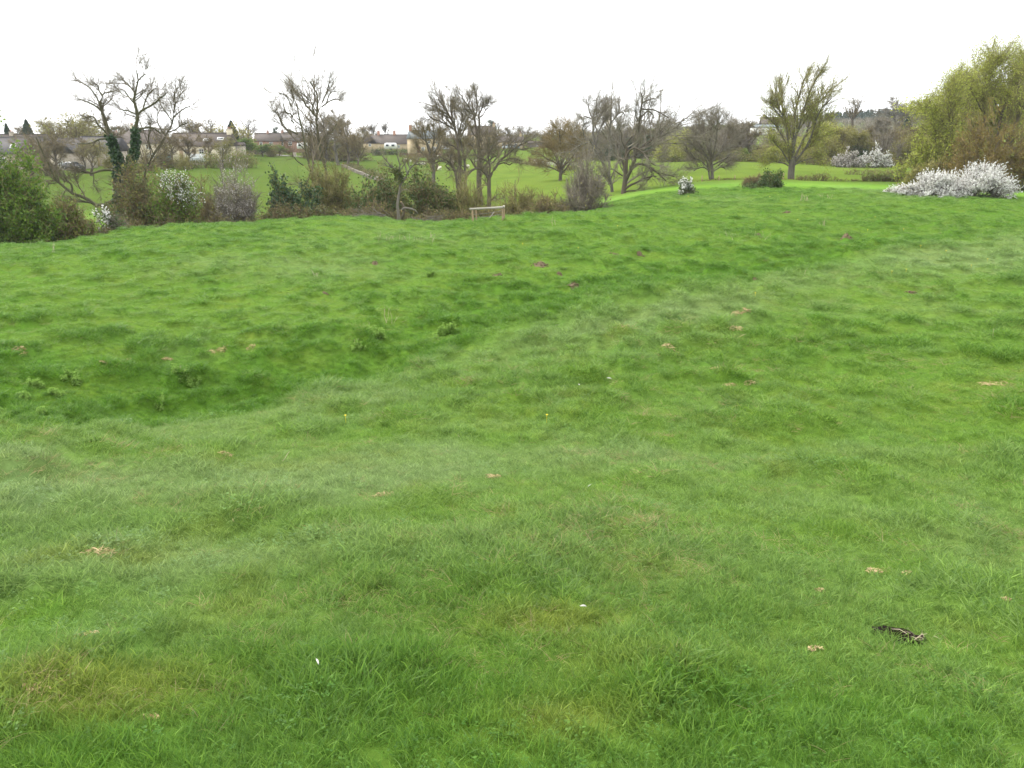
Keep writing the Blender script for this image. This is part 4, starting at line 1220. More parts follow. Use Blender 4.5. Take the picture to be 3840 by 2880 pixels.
traced_tree('great_willow', 'tallest tree at far right, a great willow in yellow green new leaf', 'tree', 96, [
    ([(3745, 745), (3742, 690), (3738, 640), (3734, 600)], 34, 26),
    ([(3736, 610), (3738, 540), (3742, 480), (3752, 420), (3766, 360), (3790, 290), (3815, 235)], 15, 4),
    ([(3732, 610), (3712, 540), (3694, 470), (3684, 400), (3690, 340), (3712, 270), (3740, 225)], 15, 4),
    ([(3730, 620), (3690, 560), (3650, 500), (3630, 440), (3624, 390), (3640, 330), (3668, 280)], 13, 4),
    ([(3728, 640), (3680, 600), (3620, 560), (3580, 510), (3560, 460), (3552, 410), (3560, 370)], 12, 4),
    ([(3726, 650), (3660, 630), (3590, 600), (3540, 560), (3508, 510), (3496, 470), (3500, 420)], 11, 4),
    ([(3740, 610), (3770, 550), (3800, 480), (3830, 400), (3856, 330), (3880, 260)], 14, 4),
    ([(3742, 620), (3790, 570), (3850, 510), (3900, 440), (3950, 370)], 13, 4),
    ([(3744, 640), (3800, 610), (3870, 580), (3950, 550), (4010, 520)], 11, 4),
    ([(3684, 420), (3660, 370), (3640, 330), (3600, 300)], 6, 3),
    ([(3752, 430), (3724, 360), (3716, 300), (3730, 240)], 7, 3),
    ([(3830, 410), (3820, 340), (3836, 270), (3850, 215)], 7, 3),
    ([(3900, 440), (3896, 360), (3920, 290), (3950, 240)], 7, 3),
    ([(3560, 470), (3530, 450), (3510, 430), (3480, 400)], 5, 2),
    ([(3625, 430), (3600, 400), (3590, 370), (3580, 330)], 6, 2.5),
    ([(3742, 560), (3770, 480), (3776, 400), (3796, 330), (3830, 280)], 8, 3),
], 36, M['bark'], M['twig_olive'], fringe=2.2, spread=0.6, lv=BIG_LV, extra=_big_willow_leaf)

# ------------------------------------------------------------------ shrubs
shrub('willow_bush', 'rounded yellow green sallow bush in front of the great willow, left of it', 'bush', 3395, 3600, 500, 94, 41, 'twig_olive', 60, 8, 8, 'leaf_spring', 9000, 0.085, depth=3.6, stem_r=0.05, shell=0.35)
shrub('orange_thicket', 'orange brown thicket rising behind the big white blossom bush', 'bush', 3530, 3800, 480, 86, 42, 'twig_orange', 80, 9, 9, 'leaf_orange', 6000, 0.075, depth=3.0, stem_r=0.04, shell=0.35)
shrub('russet_thicket', 'russet thicket at the right edge under the great willow', 'bush', 3720, 3990, 500, 86, 43, 'twig_orange', 80, 9, 9, 'leaf_olive', 5200, 0.08, depth=3.0, stem_r=0.04, shell=0.35)
shrub('olive_bush', 'low olive bush under the right willow beside the thicket', 'bush', 3420, 3560, 612, 88, 44, 'twig_olive', 40, 8, 8, 'leaf_olive', 3600, 0.08, depth=2.2)

BG = 'white blossom bushes at the meadow edge'
shrub('blackthorn', 'large rounded white blossoming bush at right, highest of the white row', 'bush', 3552, 3775, 630, 74, 45, 'twig_grey', 64, 7, 7, 'leaf_dark', 900, 0.06, 'blossom', 34000, 0.040, lambda u, v: (v > 0.30) | (np.abs(u) > 0.72) | (np.sin(u * 9 + v * 7) > 0.55), BG, depth=2.2, tw3=(0.35, 1.0), up=0.16)
shrub('blackthorn', 'middle white blossoming bush, lower than the one to its right', 'bush', 3418, 3585, 652, 74, 46, 'twig_grey', 46, 7, 7, None, 0, 0.06, 'blossom', 26000, 0.040, lambda u, v: v > 0.0, BG, depth=1.7, tw3=(0.35, 0.95), up=0.18)
shrub('blackthorn', 'smallest low white blossom sprawl at the left end of the white row', 'bush', 3338, 3440, 694, 74, 47, 'twig_grey', 24, 7, 7, 'leaf_olive', 500, 0.05, 'blossom', 8000, 0.040, lambda u, v: v > 0.05, BG, depth=1.0, tw3=(0.2, 0.5), up=0.12)
shrub('blossom_cushion', 'small lone bush with white blossom above dark green leaves on the meadow crest', 'bush', 2536, 2600, 676, 76, 48, 'twig_grey', 26, 7, 7, 'leaf_dark', 1500, 0.07, 'blossom', 1300, 0.055, lambda u, v: ((v > 0.55) & (u > -0.7)) | ((v < 0.45) & (u < -0.35)), depth=0.8, tw3=(0.15, 0.4), shell=0.4)
shrub('holly_bush', 'round dark green bush standing alone in front of the pollard willow field', 'bush', 2852, 2930, 650, 84, 49, 'twig_olive', 34, 7, 7, 'leaf_dark', 4200, 0.085, depth=1.1, tw3=(0.15, 0.45), shell=0.3)
shrub('low_dark_bush', 'tiny dark bush just left of the round dark green bush', 'bush', 2790, 2832, 692, 82, 50, 'twig_olive', 12, 6, 6, 'leaf_dark', 700, 0.08, depth=0.6, tw3=(0.15, 0.3))
shrub('bare_hedge_bush', 'bare brown hedge piece between the tiny dark bush and the round one', 'bush', 2790, 2872, 660, 88, 51, 'twig_brown', 40, 8, 8, 'leaf_bud', 500, 0.05, depth=0.8, tw3=(0.15, 0.4))
shrub('grey_thicket', 'big grey brown leafless thicket right of the timber rail', 'bush', 2095, 2275, 592, 74, 52, 'twig_grey', 70, 9, 9, 'leaf_olive', 900, 0.06, depth=2.4, tw3=(0.3, 0.8), up=0.13)
shrub('sallow_scrub', 'thin pale leafless scrub between the timber rail and the grey thicket', 'bush', 1850, 2030, 712, 72, 53, 'twig_olive', 70, 7, 7, 'leaf_olive', 900, 0.05, depth=1.6, tw3=(0.25, 0.6), up=0.25)
shrub('sallow_scrub', 'tawny dense leafless scrub bordering the grey thicket at its left foot', 'bush', 1995, 2120, 735, 71, 54, 'twig_brown', 46, 7, 7, 'leaf_olive', 600, 0.05, depth=1.4, tw3=(0.25, 0.6), up=0.22)
shrub('willow_scrub', 'greenish thin scrub behind the left half of the timber rail', 'bush', 1668, 1862, 690, 74, 55, 'twig_olive', 70, 8, 7, 'leaf_green', 700, 0.05, depth=2.0, tw3=(0.3, 0.7), up=0.2)
shrub('bramble_thicket', 'dark leafy thicket right of the lopped tree', 'bush', 1510, 1705, 684, 73, 56, 'twig_brown', 60, 8, 8, 'bramble', 6500, 0.085, depth=2.0, leaf2='leaf_dark', nleaf2=2200, shell=0.3)
shrub('bramble_thicket', 'dark leafy thicket left of the lopped tree, over the brushwood', 'bush', 1318, 1500, 705, 72, 57, 'twig_brown', 60, 8, 8, 'leaf_dark', 6500, 0.085, depth=2.0, leaf2='bramble', nleaf2=2500, shell=0.3)
shrub('bramble_bank', 'lighter green bramble growth behind the lopped tree trunk', 'bush', 1410, 1560, 662, 80, 58, 'twig_olive', 40, 8, 7, 'bramble', 3800, 0.08, depth=1.6, shell=0.3)
shrub('twiggy_thicket', 'tall grey olive twiggy thicket below the leaning trees', 'bush', 1145, 1345, 640, 75, 59, 'twig_olive', 76, 9, 9, 'leaf_olive', 2600, 0.06, depth=2.4, leaf2='leaf_dark', nleaf2=900, tw3=(0.3, 0.8), up=0.16)
shrub('ivy_bush', 'dark ivy covered clump left of the leaning trees', 'bush', 1030, 1132, 680, 70, 60, 'twig_olive', 30, 7, 7, 'ivy', 5200, 0.085, depth=1.2, leaf2='leaf_dark', nleaf2=1000, tw3=(0.2, 0.5), shell=0.25)
shrub('ivy_bush', 'second dark ivy clump, lower and right of the first, under the leaning trees', 'bush', 1125, 1215, 712, 71, 61, 'twig_olive', 26, 7, 7, 'ivy', 3600, 0.085, depth=1.2, leaf2='leaf_dark', nleaf2=1200, tw3=(0.2, 0.5), shell=0.25)
shrub('bramble_scrub', 'low reddish brown bramble patch at the foot of the ivy clumps', 'bush', 1005, 1330, 785, 67, 62, 'twig_brown', 70, 7, 7, 'bramble', 3600, 0.07, depth=1.0, tw3=(0.2, 0.4), shell=0.3)
shrub('blackthorn', 'greyish pink fading blossom tree left of the dark ivy clumps', 'bush', 795, 990, 655, 69, 63, 'twig_grey', 66, 9, 8, 'leaf_olive', 1000, 0.055, 'blossom_pink', 5200, 0.036, lambda u, v: (v > 0.35) & (u > -0.5) & (u < 0.8), depth=2.2, tw3=(0.3, 0.8), bare_base=0.3)
shrub('hawthorn', 'green leafed small tree topped with white blossom, right of the ivy clad tree', 'bush', 575, 760, 668, 66, 64, 'twig_brown', 56, 8, 8, 'leaf_green', 9000, 0.07, 'blossom', 3000, 0.040, lambda u, v: ((v > 0.80 - 0.25 * u) & (u > -0.35) & (u < 0.75)) | ((u > 0.5) & (v > 0.62)), depth=1.8, leaf2='leaf_olive', nleaf2=1600, bare_base=0.25)
shrub('tangled_thicket', 'brown green tangled thicket at the foot of the ivy clad tree', 'bush', 420, 640, 662, 67, 65, 'twig_brown', 76, 9, 8, 'bramble', 5200, 0.075, depth=2.2, leaf2='leaf_olive', nleaf2=2500)
shrub('thorn_spray', 'thin thorn spray with a little white blossom under the low sweeping bough', 'bush', 370, 480, 790, 60, 66, 'twig_grey', 18, 6, 6, 'leaf_dark', 700, 0.07, 'blossom', 420, 0.055, lambda u, v: (u < 0.1) & (v > 0.3), depth=0.8, tw3=(0.2, 0.5))
shrub('hawthorn_bush', 'large leafy green bush at the left edge of the picture', 'bush', -110, 225, 605, 55, 67, 'twig_olive', 80, 9, 8, 'leaf_green', 30000, 0.075, depth=2.4, leaf2='leaf_dark', nleaf2=4000, shell=0.35)
shrub('hedge_bush', 'brownish green low bush between the big left bush and the ivy clad tree', 'bush', 160, 350, 770, 57, 68, 'twig_brown', 50, 8, 8, 'leaf_olive', 2600, 0.065, depth=1.5, leaf2='leaf_green', nleaf2=2600)
shrub('brown_thicket', 'brown leafless thicket behind the fading blossom tree', 'bush', 720, 850, 700, 74, 69, 'twig_brown', 40, 8, 8, 'leaf_olive', 900, 0.06, depth=1.6, tw3=(0.3, 0.8))

# ------------------------------------------------------------------ background trees: one of each kind, then copies
def proto_tree(name, h, seed, kind, bark, twigmat, leaf=None, nleaf=0, lsize=0.14, spread=1.0, sides0=6, fine=1.0):
    rng = np.random.default_rng(seed)
    root = bpy.data.objects.new(name, None)
    mbt, tw = MB(), MB()
    S = 9
    tz = np.linspace(0, 1, S)
    top = {'round': 0.62, 'tall': 0.85, 'vase': 0.32, 'umbrella': 0.8, 'birch': 0.96}[kind]
    W = np.stack([np.cumsum(rng.normal(0, 0.012, S)) * h, np.cumsum(rng.normal(0, 0.012, S)) * h, tz * h * top - 0.25], axis=1)
    r0 = h * (0.024 if kind != 'birch' else 0.012)
    R = r0 * (1 - 0.7 * tz) * (1 + 0.4 * np.exp(-tz * 9))
    P, Rr = W[None], R[None]
    tube(mbt, P, Rr, sides0)
    a = {'round': (0.35, 1.15), 'tall': (0.3, 0.75), 'vase': (0.15, 0.75), 'umbrella': (0.3, 0.8), 'birch': (0.3, 0.7)}[kind]
    t0 = {'round': 0.35, 'tall': 0.3, 'vase': 0.7, 'umbrella': 0.55, 'birch': 0.35}[kind]
    up = {'round': 0.07, 'tall': 0.14, 'vase': 0.10, 'umbrella': 0.16, 'birch': 0.02}[kind]
    f = {'round': 0.62, 'tall': 0.38, 'vase': 2.0, 'umbrella': 0.36, 'birch': 0.2}[kind] * spread
    P1, R1 = spawn(P, Rr, int(15 if kind != 'birch' else 26), rng, t0, 1.0, a, L_frac(f, 0.8, 0.35 if kind != 'umbrella' else -0.1), 6, up, 0.13, 0.62, 0.03)
    tube(mbt, P1, R1, 4)
    P2, R2 = spawn(P1, R1, int(8 * fine), rng, 0.2, 1.0, (0.3, 0.9), L_frac(0.42, 0.7, 0.4), 3, up * 0.7, 0.18, 0.55, 0.034)
    tube(tw, P2, R2, 3)
    P3, R3 = spawn(P2, R2, int(9 * fine), rng, 0.1, 1.0, (0.3, 0.9), L_abs(0.045 * h, 0.115 * h), 2, 0.05, 0.2, 0.7, 0.021)
    tube(tw, P3, R3, 2, rng)
    h = float(np.quantile(P3.reshape(-1, 3)[:, 2], 0.985))
    parts = [('trunk', mbt.mesh('trunk', True), bark), ('crown', tw.mesh('crown'), twigmat)]
    if leaf:
        e = P3.reshape(-1, 3)
        e = e[rng.integers(0, len(e), nleaf)] + rng.normal(0, 0.02 * h, (nleaf, 3))
        lb = MB(); leaves(lb, e, lsize, rng, 0.6)
        parts.append(('foliage', lb.mesh('foliage'), leaf))
    return root, parts, h

def proto_conifer(name, h, seed, width=0.22, flat=False, n=2600, mat=None):
    rng = np.random.default_rng(seed)
    root = bpy.data.objects.new(name, None)
    mb = MB()
    mb.bar((0, 0, -0.3), (0, 0, h * 0.97), h * 0.014, 6, 0.02)
    t = rng.uniform(0.06, 1, n) ** (0.8)
    prof = (1 - t) ** 0.8 * (0.75 + 0.5 * rng.uniform(0, 1, n)) * (0.8 + 0.4 * vnoise(t * 14, t * 0, 1, seed))
    az = rng.uniform(0, 2 * math.pi, n)
    rr = width * h * prof * rng.uniform(0.35, 1.0, n) ** 0.5 + 0.05
    z = t * h - rr * 0.25
    p = np.stack([rr * np.cos(az), rr * np.sin(az), z], axis=1)
    lb = MB(); leaves(lb, p, h * 0.028, rng, 0.55, 0.4)
    return root, [('trunk', mb.mesh('trunk'), M['bark']), ('foliage', lb.mesh('foliage'), mat or M['conifer'])], h

PROTO = {
    'round1': proto_tree('bare_tree', 12, 201, 'round', M['bark'], M['twig_brown'], fine=1.25),
    'round2': proto_tree('bare_tree', 12, 202, 'round', M['bark_grey'], M['twig_grey'], spread=0.95, fine=1.35),
    'round3': proto_tree('bare_tree', 12, 203, 'round', M['bark'], M['twig_olive'], M['leaf_olive'], 2600, 0.09, 1.0),
    'tall1': proto_tree('bare_tree', 14, 204, 'tall', M['bark'], M['twig']),
    'tall2': proto_tree('bare_tree', 14, 205, 'tall', M['bark_grey'], M['twig_grey']),
    'vase1': proto_tree('bare_tree', 11, 206, 'vase', M['bark'], M['twig_brown']),
    'umbrella': proto_tree('bare_tree', 16, 207, 'umbrella', M['bark'], M['twig_brown']),
    'yellow1': proto_tree('leafing_tree', 11, 208, 'round', M['bark'], M['twig_olive'], M['leaf_spring'], 5600, 0.12, 0.95),
    'yellow2': proto_tree('leafing_tree', 11, 209, 'vase', M['bark'], M['twig_olive'], M['leaf_spring'], 5600, 0.12),
    'green1': proto_tree('leafy_tree', 9, 210, 'round', M['bark'], M['twig_olive'], M['leaf_green'], 5200, 0.12),
    'olive1': proto_tree('leafing_tree', 10, 211, 'round', M['bark'], M['twig_olive'], M['leaf_olive'], 5600, 0.11),
    'ivy1': proto_tree('ivy_grown_tree', 11, 212, 'tall', M['bark'], M['twig'], M['ivy'], 4200, 0.15, 0.7),
    'birch1': proto_tree('birch_tree', 15, 213, 'birch', M['bark_pale'], M['twig_grey']),
    'conifer1': proto_conifer('conifer_tree', 10, 214, 0.20),
    'conifer2': proto_conifer('conifer_tree', 10, 215, 0.28),
    'pine1': proto_conifer('pine_tree', 12, 216, 0.16, n=1500),
}
def proto_bush(name, h, w, seed, twigmat, leaf=None, nleaf=0, lsize=0.12, stems=34):
    rng = np.random.default_rng(seed)
    root = bpy.data.objects.new(name, None)
    T = dome_points(stems, rng, (0, 0, 0), w / 2, w / 2, h, 0.35, lumps=seed)
    B = T * np.array([0.35, 0.35, 0]) + np.array([0, 0, -0.3])
    tt = np.linspace(0, 1, 6)[None, :, None]
    mid = B * 0.5 + T * 0.5 + np.array([0, 0, 0.12 * h])
    P = B[:, None] * (1 - tt) ** 2 + 2 * mid[:, None] * tt * (1 - tt) + T[:, None] * tt ** 2
    R = 0.05 * rng.uniform(0.5, 1.3, (stems, 1)) * np.linspace(1, 0.5, 6)[None]
    st, tw = MB(), MB(); tube(st, P, R, 4)
    P2, R2 = spawn(P, R, 7, rng, 0.1, 1.0, (0.3, 1.0), L_frac(0.4, 0.8, 0.4), 3, 0.08, 0.2, 0.6, 0.034); tube(tw, P2, R2, 3)
    P3, R3 = spawn(P2, R2, 8, rng, 0.1, 1.0, (0.3, 1.0), L_abs(0.5, 1.3), 2, 0.08, 0.22, 0.8, 0.020); tube(tw, P3, R3, 2, rng)
    parts = [('trunk', st.mesh('trunk'), M['bark']), ('crown', tw.mesh('crown'), M[twigmat])]
    if leaf:
        e = P3.reshape(-1, 3); e = e[rng.integers(0, len(e), nleaf)] + rng.normal(0, 0.25, (nleaf, 3))
        lb = MB(); leaves(lb, e, lsize, rng, 0.6); parts.append(('foliage', lb.mesh('foliage'), M[leaf]))
    return root, parts, float(np.quantile(P3[..., 2], 0.98))
PROTO['bush_brown'] = proto_bush('bushy_tree', 7, 7, 231, 'twig_brown', 'leaf_olive', 1200)
PROTO['bush_grey'] = proto_bush('bushy_tree', 7, 6.5, 232, 'twig_grey')
PROTO['bush_olive'] = proto_bush('bushy_tree', 7, 7.5, 233, 'twig_olive', 'leaf_olive', 5000)
PROTO['bush_dark'] = proto_bush('bushy_tree', 7, 6, 234, 'twig', 'ivy', 4200, 0.15)
PROTO['bush_yellow'] = proto_bush('bushy_tree', 7, 7.5, 235, 'twig_olive', 'leaf_spring', 5600)
_used = {}
def put_tree(key, px, Y, ptop, label, group=None, wide=1.0, rz=None, name=None, pbase=None):
    root, parts, h = PROTO[key]
    g = G(px, Y)
    hh = max(at(px, ptop, Y).z - g.z, 1.0)
    o = bpy.data.objects.new(name or root.name.split('.')[0], None)
    COL.objects.link(o)
    o.empty_display_size = 0.3
    s = hh / h
    o.location = (g.x, g.y, g.z - 0.1)
    wide *= {GH: 1.7, GW: 1.3, GS: 1.55, GR: 1.45}.get(group, 1.0) if key not in ('conifer1', 'conifer2', 'birch1', 'umbrella') else 1.15
    o.scale = (s * wide, s * wide, s)
    o.rotation_euler = (0, 0, rz if rz is not None else (px * 0.7123) % 6.283)
    tag(o, label, 'tree', group)
    for nm, me, mat in parts:
        if not len(me.materials): me.materials.append(mat)
        c = bpy.data.objects.new(nm, me)
        COL.objects.link(c)
        c.parent = o
    return o

GH = 'trees behind the village houses'
GW = 'trees along the field boundary wall'
GS = 'wood behind the sprawling oak'
GR = 'trees lining the far side of the right field'
TREES = [
    # left village
    ('conifer1', 42, 232, 462, 'dark narrow conifer rising over the leftmost roof', GH, 1.0),
    ('conifer2', 118, 232, 447, 'dark broad pointed conifer over the leftmost house, right of the narrow one', GH, 1.0),
    ('round1', 82, 262, 470, 'pale thin bare tree between the two pointed conifers', GH, 0.9),
    ('round3', 226, 225, 440, 'brownish broad bare tree left of the ivy clad tree top, behind the roofs', GH, 0.95),
    ('round3', 300, 232, 436, 'second broad bare tree behind the roofs, just left of the ivy clad tree', GH, 0.9),
    ('round1', 350, 255, 470, 'bare tree seen through the left fork of the ivy clad tree', GH, 1.0),
    ('ivy1', 430, 250, 478, 'dark dense tree behind the cream house, between the ivy clad forks', GH, 1.3),
    ('round1', 470, 240, 462, 'brown bushy tree behind the cream house roof', GH, 1.0),
    ('olive1', 555, 235, 492, 'low olive tree right of the cream house roof', GH, 1.1),
    ('round1', 610, 258, 470, 'bare tree behind the leaning bare tree at left', GH, 0.9),
    ('round3', 680, 250, 490, 'low bare tree at left end of the dark roofed house', GH, 1.0),
    ('round1', 748, 226, 448, 'dome shaped brown tree over the dark roofed house', GH, 1.1),
    ('tall2', 805, 262, 437, 'bare tree with open top right of the dome shaped tree', GH, 1.1),
    ('conifer2', 880, 225, 452, 'dark evergreen right of the chimney of the dark roofed house', GH, 1.1),
    ('tall2', 925, 250, 436, 'bare tree just right of the dark evergreen by the chimney', GH, 1.05),
    ('green1', 905, 220, 520, 'dark green bushy tree beside the field gate', GH, 1.4),
    ('green1', 985, 238, 540, 'leafy garden tree in front of the left brick house', GH, 1.3),
    ('ivy1', 1038, 320, 478, 'ivy stump like tree on the skyline above the brick houses', GH, 0.7),
    ('ivy1', 1090, 330, 486, 'second ivy grown skyline tree, near the thin leaning trunk', GH, 0.7),
    ('green1', 1050, 246, 545, 'green bushy tree between the two brick houses', GH, 1.3),
    ('round1', 1010, 345, 500, 'low skyline tree above the left brick house', GH, 1.4),
    ('round1', 1130, 345, 500, 'low skyline tree left of the mossy tall tree', GH, 1.4),
    # along the wall, left of centre
    ('vase1', 1172, 216, 470, 'brown tree at the left end of the wall row', GW, 1.0),
    ('round1', 1222, 222, 422, 'tall brown domed tree second from left in the wall row', GW, 0.9),
    ('round2', 1262, 216, 408, 'tallest domed tree in the wall row', GW, 0.9),
    ('round1', 1303, 208, 432, 'brown tree whose trunk meets the stone wall', GW, 0.85),
    ('vase1', 1340, 203, 474, 'smaller forked brown tree at the right end of the wall row', GW, 0.9),
    ('round1', 1375, 345, 470, 'bushy skyline tree behind the little gabled house', GH, 1.2),
    ('tall1', 1408, 325, 448, 'left one of two open bare trees behind the caravan', GH, 1.0),
    ('tall1', 1445, 330, 444, 'right one of two open bare trees behind the caravan', GH, 1.0),
    ('tall1', 1580, 330, 468, 'bare tree behind the slate roofed house, near its chimney', GH, 0.8),
    ('pine1', 1608, 345, 466, 'dark pointed tree behind the slate roofed house', GH, 1.2),
    ('tall1', 1655, 335, 474, 'bare tree between the slate roofed house and the tall house', GH, 0.9),
    ('ivy1', 1846, 345, 452, 'ivy grown upright tree right of the tall house', GH, 0.9),
    ('tall2', 1872, 350, 452, 'grey bare tree behind the long low cottage, left of its roof', GH, 0.9),
    ('round1', 1905, 355, 472, 'brown tree behind the long low cottage', GH, 1.0),
    ('round2', 1948, 345, 472, 'rounded grey tree behind the right end of the long low cottage', GH, 1.1),
    ('olive1', 1965, 320, 505, 'olive bushy tree between the cottage and the low barn', GH, 1.1),
    ('ivy1', 2035, 330, 512, 'dark evergreen behind the low barn', GH, 1.2),
    ('round2', 2010, 380, 490, 'grey skyline tree over the low barn', GH, 1.3),
    ('round2', 2075, 350, 486, 'grey skyline tree behind the vase shaped tree', GH, 1.3),
    ('round1', 2130, 330, 490, 'brown skyline tree right of the vase shaped tree', GH, 1.2),
    ('round2', 2182, 300, 484, 'grey bushy tree left of the ragged bare tree', GH, 1.2),
    # behind the oak
    ('round2', 2228, 215, 492, 'bluish grey tree behind the ragged bare tree', GS, 1.0),
    ('ivy1', 2262, 208, 540, 'dark ivy grown tree low between the ragged tree and the oak', GS, 1.1),
    ('round2', 2310, 212, 470, 'grey tree left of the oak trunk', GS, 1.0),
    ('ivy1', 2355, 206, 520, 'dark ivy grown tree right behind the oak trunk', GS, 1.1),
    ('round1', 2395, 216, 462, 'brown tree behind the top of the oak', GS, 1.0),
    ('yellow1', 2374, 190, 560, 'small yellow green bush like tree seen through the fork of the oak', GS, 0.8),
    ('ivy1', 2430, 204, 505, 'dark ivy grown tree under the long right bough of the oak', GS, 1.1),
    ('round1', 2462, 214, 446, 'brown domed tree right of the top of the oak', GS, 1.1),
    ('round2', 2515, 212, 452, 'grey brown domed tree at the tip of the long oak bough', GS, 1.1),
    ('ivy1', 2500, 200, 555, 'dark evergreen low under the tip of the long oak bough', GS, 1.0),
    ('round1', 2440, 196, 580, 'small brown tree low behind the drooping oak boughs', GS, 1.3),
    # right field tree line
    ('yellow1', 2545, 176, 508, 'yellow green tree at the left end of the right tree line', GR, 1.0),
    ('yellow2', 2600, 180, 486, 'yellow green tree behind the twin stemmed tree', GR, 1.1),
    ('tall2', 2632, 268, 408, 'round headed pale tree standing above the right tree line', GR, 1.25),
    ('ivy1', 2520, 172, 590, 'dark low evergreen at the left end of the right tree line', GR, 1.3),
    ('round2', 2700, 178, 468, 'grey twiggy tree just right of the twin stemmed tree', GR, 1.0),
    ('round2', 2752, 180, 448, 'grey twiggy tree second right of the twin stemmed tree', GR, 1.0),
    ('round1', 2792, 182, 440, 'highest grey brown tree left of the white walled building', GR, 1.0),
    ('round1', 2846, 178, 545, 'brown tree just below the white walled building', GR, 1.0),
    ('ivy1', 2728, 170, 572, 'dark ivy grown tree low in the gap right of the twin stems', GR, 1.0),
    ('green1', 2786, 168, 556, 'fresh green tree low in the right tree line', GR, 1.0),
    ('olive1', 2836, 170, 560, 'olive tree low beneath the white walled building', GR, 1.1),
    ('yellow1', 2888, 170, 548, 'yellow green tree left of the pollard willow', GR, 1.0),
    ('olive1', 2945, 174, 535, 'olive tree right behind the pollard willow trunk', GR, 1.1),
    ('yellow2', 3005, 178, 515, 'yellow green tree right behind the pollard willow', GR, 1.2),
    ('yellow1', 3058, 176, 500, 'yellow green tree one step right of the pollard willow', GR, 1.1),
    ('yellow2', 3112, 180, 460, 'taller yellow green tree two steps right of the pollard willow', GR, 1.0),
    ('olive1', 3155, 178, 475, 'olive tree over the left blossom clump of the far hedge', GR, 1.0),
    ('umbrella', 3212, 262, 350, 'tall open tree with a flat brown top on the hill', GR, 1.7),
    ('ivy1', 3236, 170, 560, 'dark evergreen tree between the two far blossom clumps', GR, 1.3),
    ('olive1', 3208, 172, 490, 'brown olive tree under the flat topped hill tree', GR, 1.0),
    ('round1', 3262, 200, 470, 'brown tree between the birches and the flat topped tree', GR, 1.0),
    ('birch1', 3286, 196, 440, 'white stemmed birch, leftmost of three', GR, 1.1),
    ('birch1', 3304, 200, 436, 'white stemmed birch, middle of three', GR, 1.1),
    ('birch1', 3322, 194, 446, 'white stemmed birch, rightmost of three', GR, 1.1),
    ('round2', 3345, 262, 362, 'broad domed bare tree on the hill', GR, 1.15),
    ('round2', 3392, 262, 378, 'smaller domed bare tree on the hill beside the broad one', GR, 0.9),
    ('conifer2', 3392, 236, 436, 'dark evergreen on the slope left of the great willow', GR, 1.1),
    ('round1', 3350, 186, 480, 'brown tree over the right blossom clump of the far hedge', GR, 1.1),
    ('round2', 3360, 166, 525, 'thin grey tree in the brown strip at the end of the field', GR, 0.7),
    ('round1', 3415, 190, 470, 'brown tree just left of the great willow', GR, 1.1),
    ('olive1', 3440, 168, 505, 'olive tree tucked behind the yellow green sallow bush', GR, 1.1),
    ('yellow1', 3500, 150, 425, 'yellow green tree behind the left side of the great willow', GR, 1.2),
    ('yellow1', 3625, 150, 340, 'yellow green tree behind the middle of the great willow', GR, 1.3),
    ('olive1', 3760, 150, 310, 'olive tree behind the trunk of the great willow', GR, 1.3),
    ('yellow2', 3850, 145, 280, 'yellow green tree at the right edge behind the great willow', GR, 1.3),
]
for k_, px_, Y_, pt_, lab_, grp_, wd_ in TREES:
    put_tree(k_, px_, Y_, pt_, lab_, grp_, wd_)

LT = 'bushy understorey tree merging into the tree line behind the right field'
LS = 'bushy understorey tree merging into the wood behind the sprawling oak'
LV = 'bushy bare tree merging into the tree belt behind the village roofs'
UNDER = [(k, px, Y, pt, LT, 'understorey of the right tree line') for k, px, Y, pt in (
            ('bush_yellow', 2500, 178, 520), ('bush_yellow', 2552, 172, 530), ('bush_olive', 2590, 176, 515), ('bush_grey', 2640, 176, 500), ('bush_grey', 2690, 174, 505), ('bush_brown', 2730, 178, 480),
            ('bush_grey', 2775, 180, 470), ('bush_brown', 2792, 182, 472), ('bush_dark', 2735, 168, 575), ('bush_olive', 2765, 168, 560), ('bush_brown', 2850, 176, 548), ('bush_olive', 2825, 167, 570), ('bush_olive', 2880, 172, 540),
            ('bush_yellow', 2925, 172, 545), ('bush_olive', 2960, 170, 550), ('bush_yellow', 3020, 172, 520), ('bush_olive', 3050, 168, 550), ('bush_yellow', 3085, 176, 495), ('bush_olive', 3120, 172, 520), ('bush_brown', 3160, 176, 500),
            ('bush_dark', 3222, 172, 545), ('bush_brown', 3200, 180, 500), ('bush_brown', 3260, 178, 510), ('bush_grey', 3310, 178, 490), ('bush_brown', 3360, 176, 500), ('bush_olive', 3400, 168, 520), ('bush_brown', 3440, 172, 490),
            ('bush_grey', 3290, 215, 470), ('bush_brown', 3350, 215, 465), ('bush_brown', 3400, 225, 455), ('bush_grey', 3230, 225, 475), ('bush_brown', 3180, 235, 475), ('bush_olive', 3120, 225, 470))]
UNDER += [(k, px, Y, pt, LS, 'understorey of the wood behind the oak') for k, px, Y, pt in (
            ('bush_grey', 2190, 240, 500), ('bush_grey', 2215, 222, 500), ('bush_grey', 2250, 216, 492), ('bush_dark', 2275, 206, 555), ('bush_grey', 2290, 214, 490), ('bush_grey', 2335, 212, 480), ('bush_dark', 2340, 202, 560),
            ('bush_brown', 2370, 214, 475), ('bush_brown', 2410, 214, 470), ('bush_dark', 2415, 200, 540), ('bush_brown', 2445, 212, 462), ('bush_grey', 2485, 212, 462), ('bush_dark', 2480, 198, 560), ('bush_brown', 2470, 194, 580), ('bush_grey', 2530, 200, 490), ('bush_brown', 2150, 260, 500), ('bush_brown', 2110, 270, 505), ('bush_brown', 2170, 235, 520))]
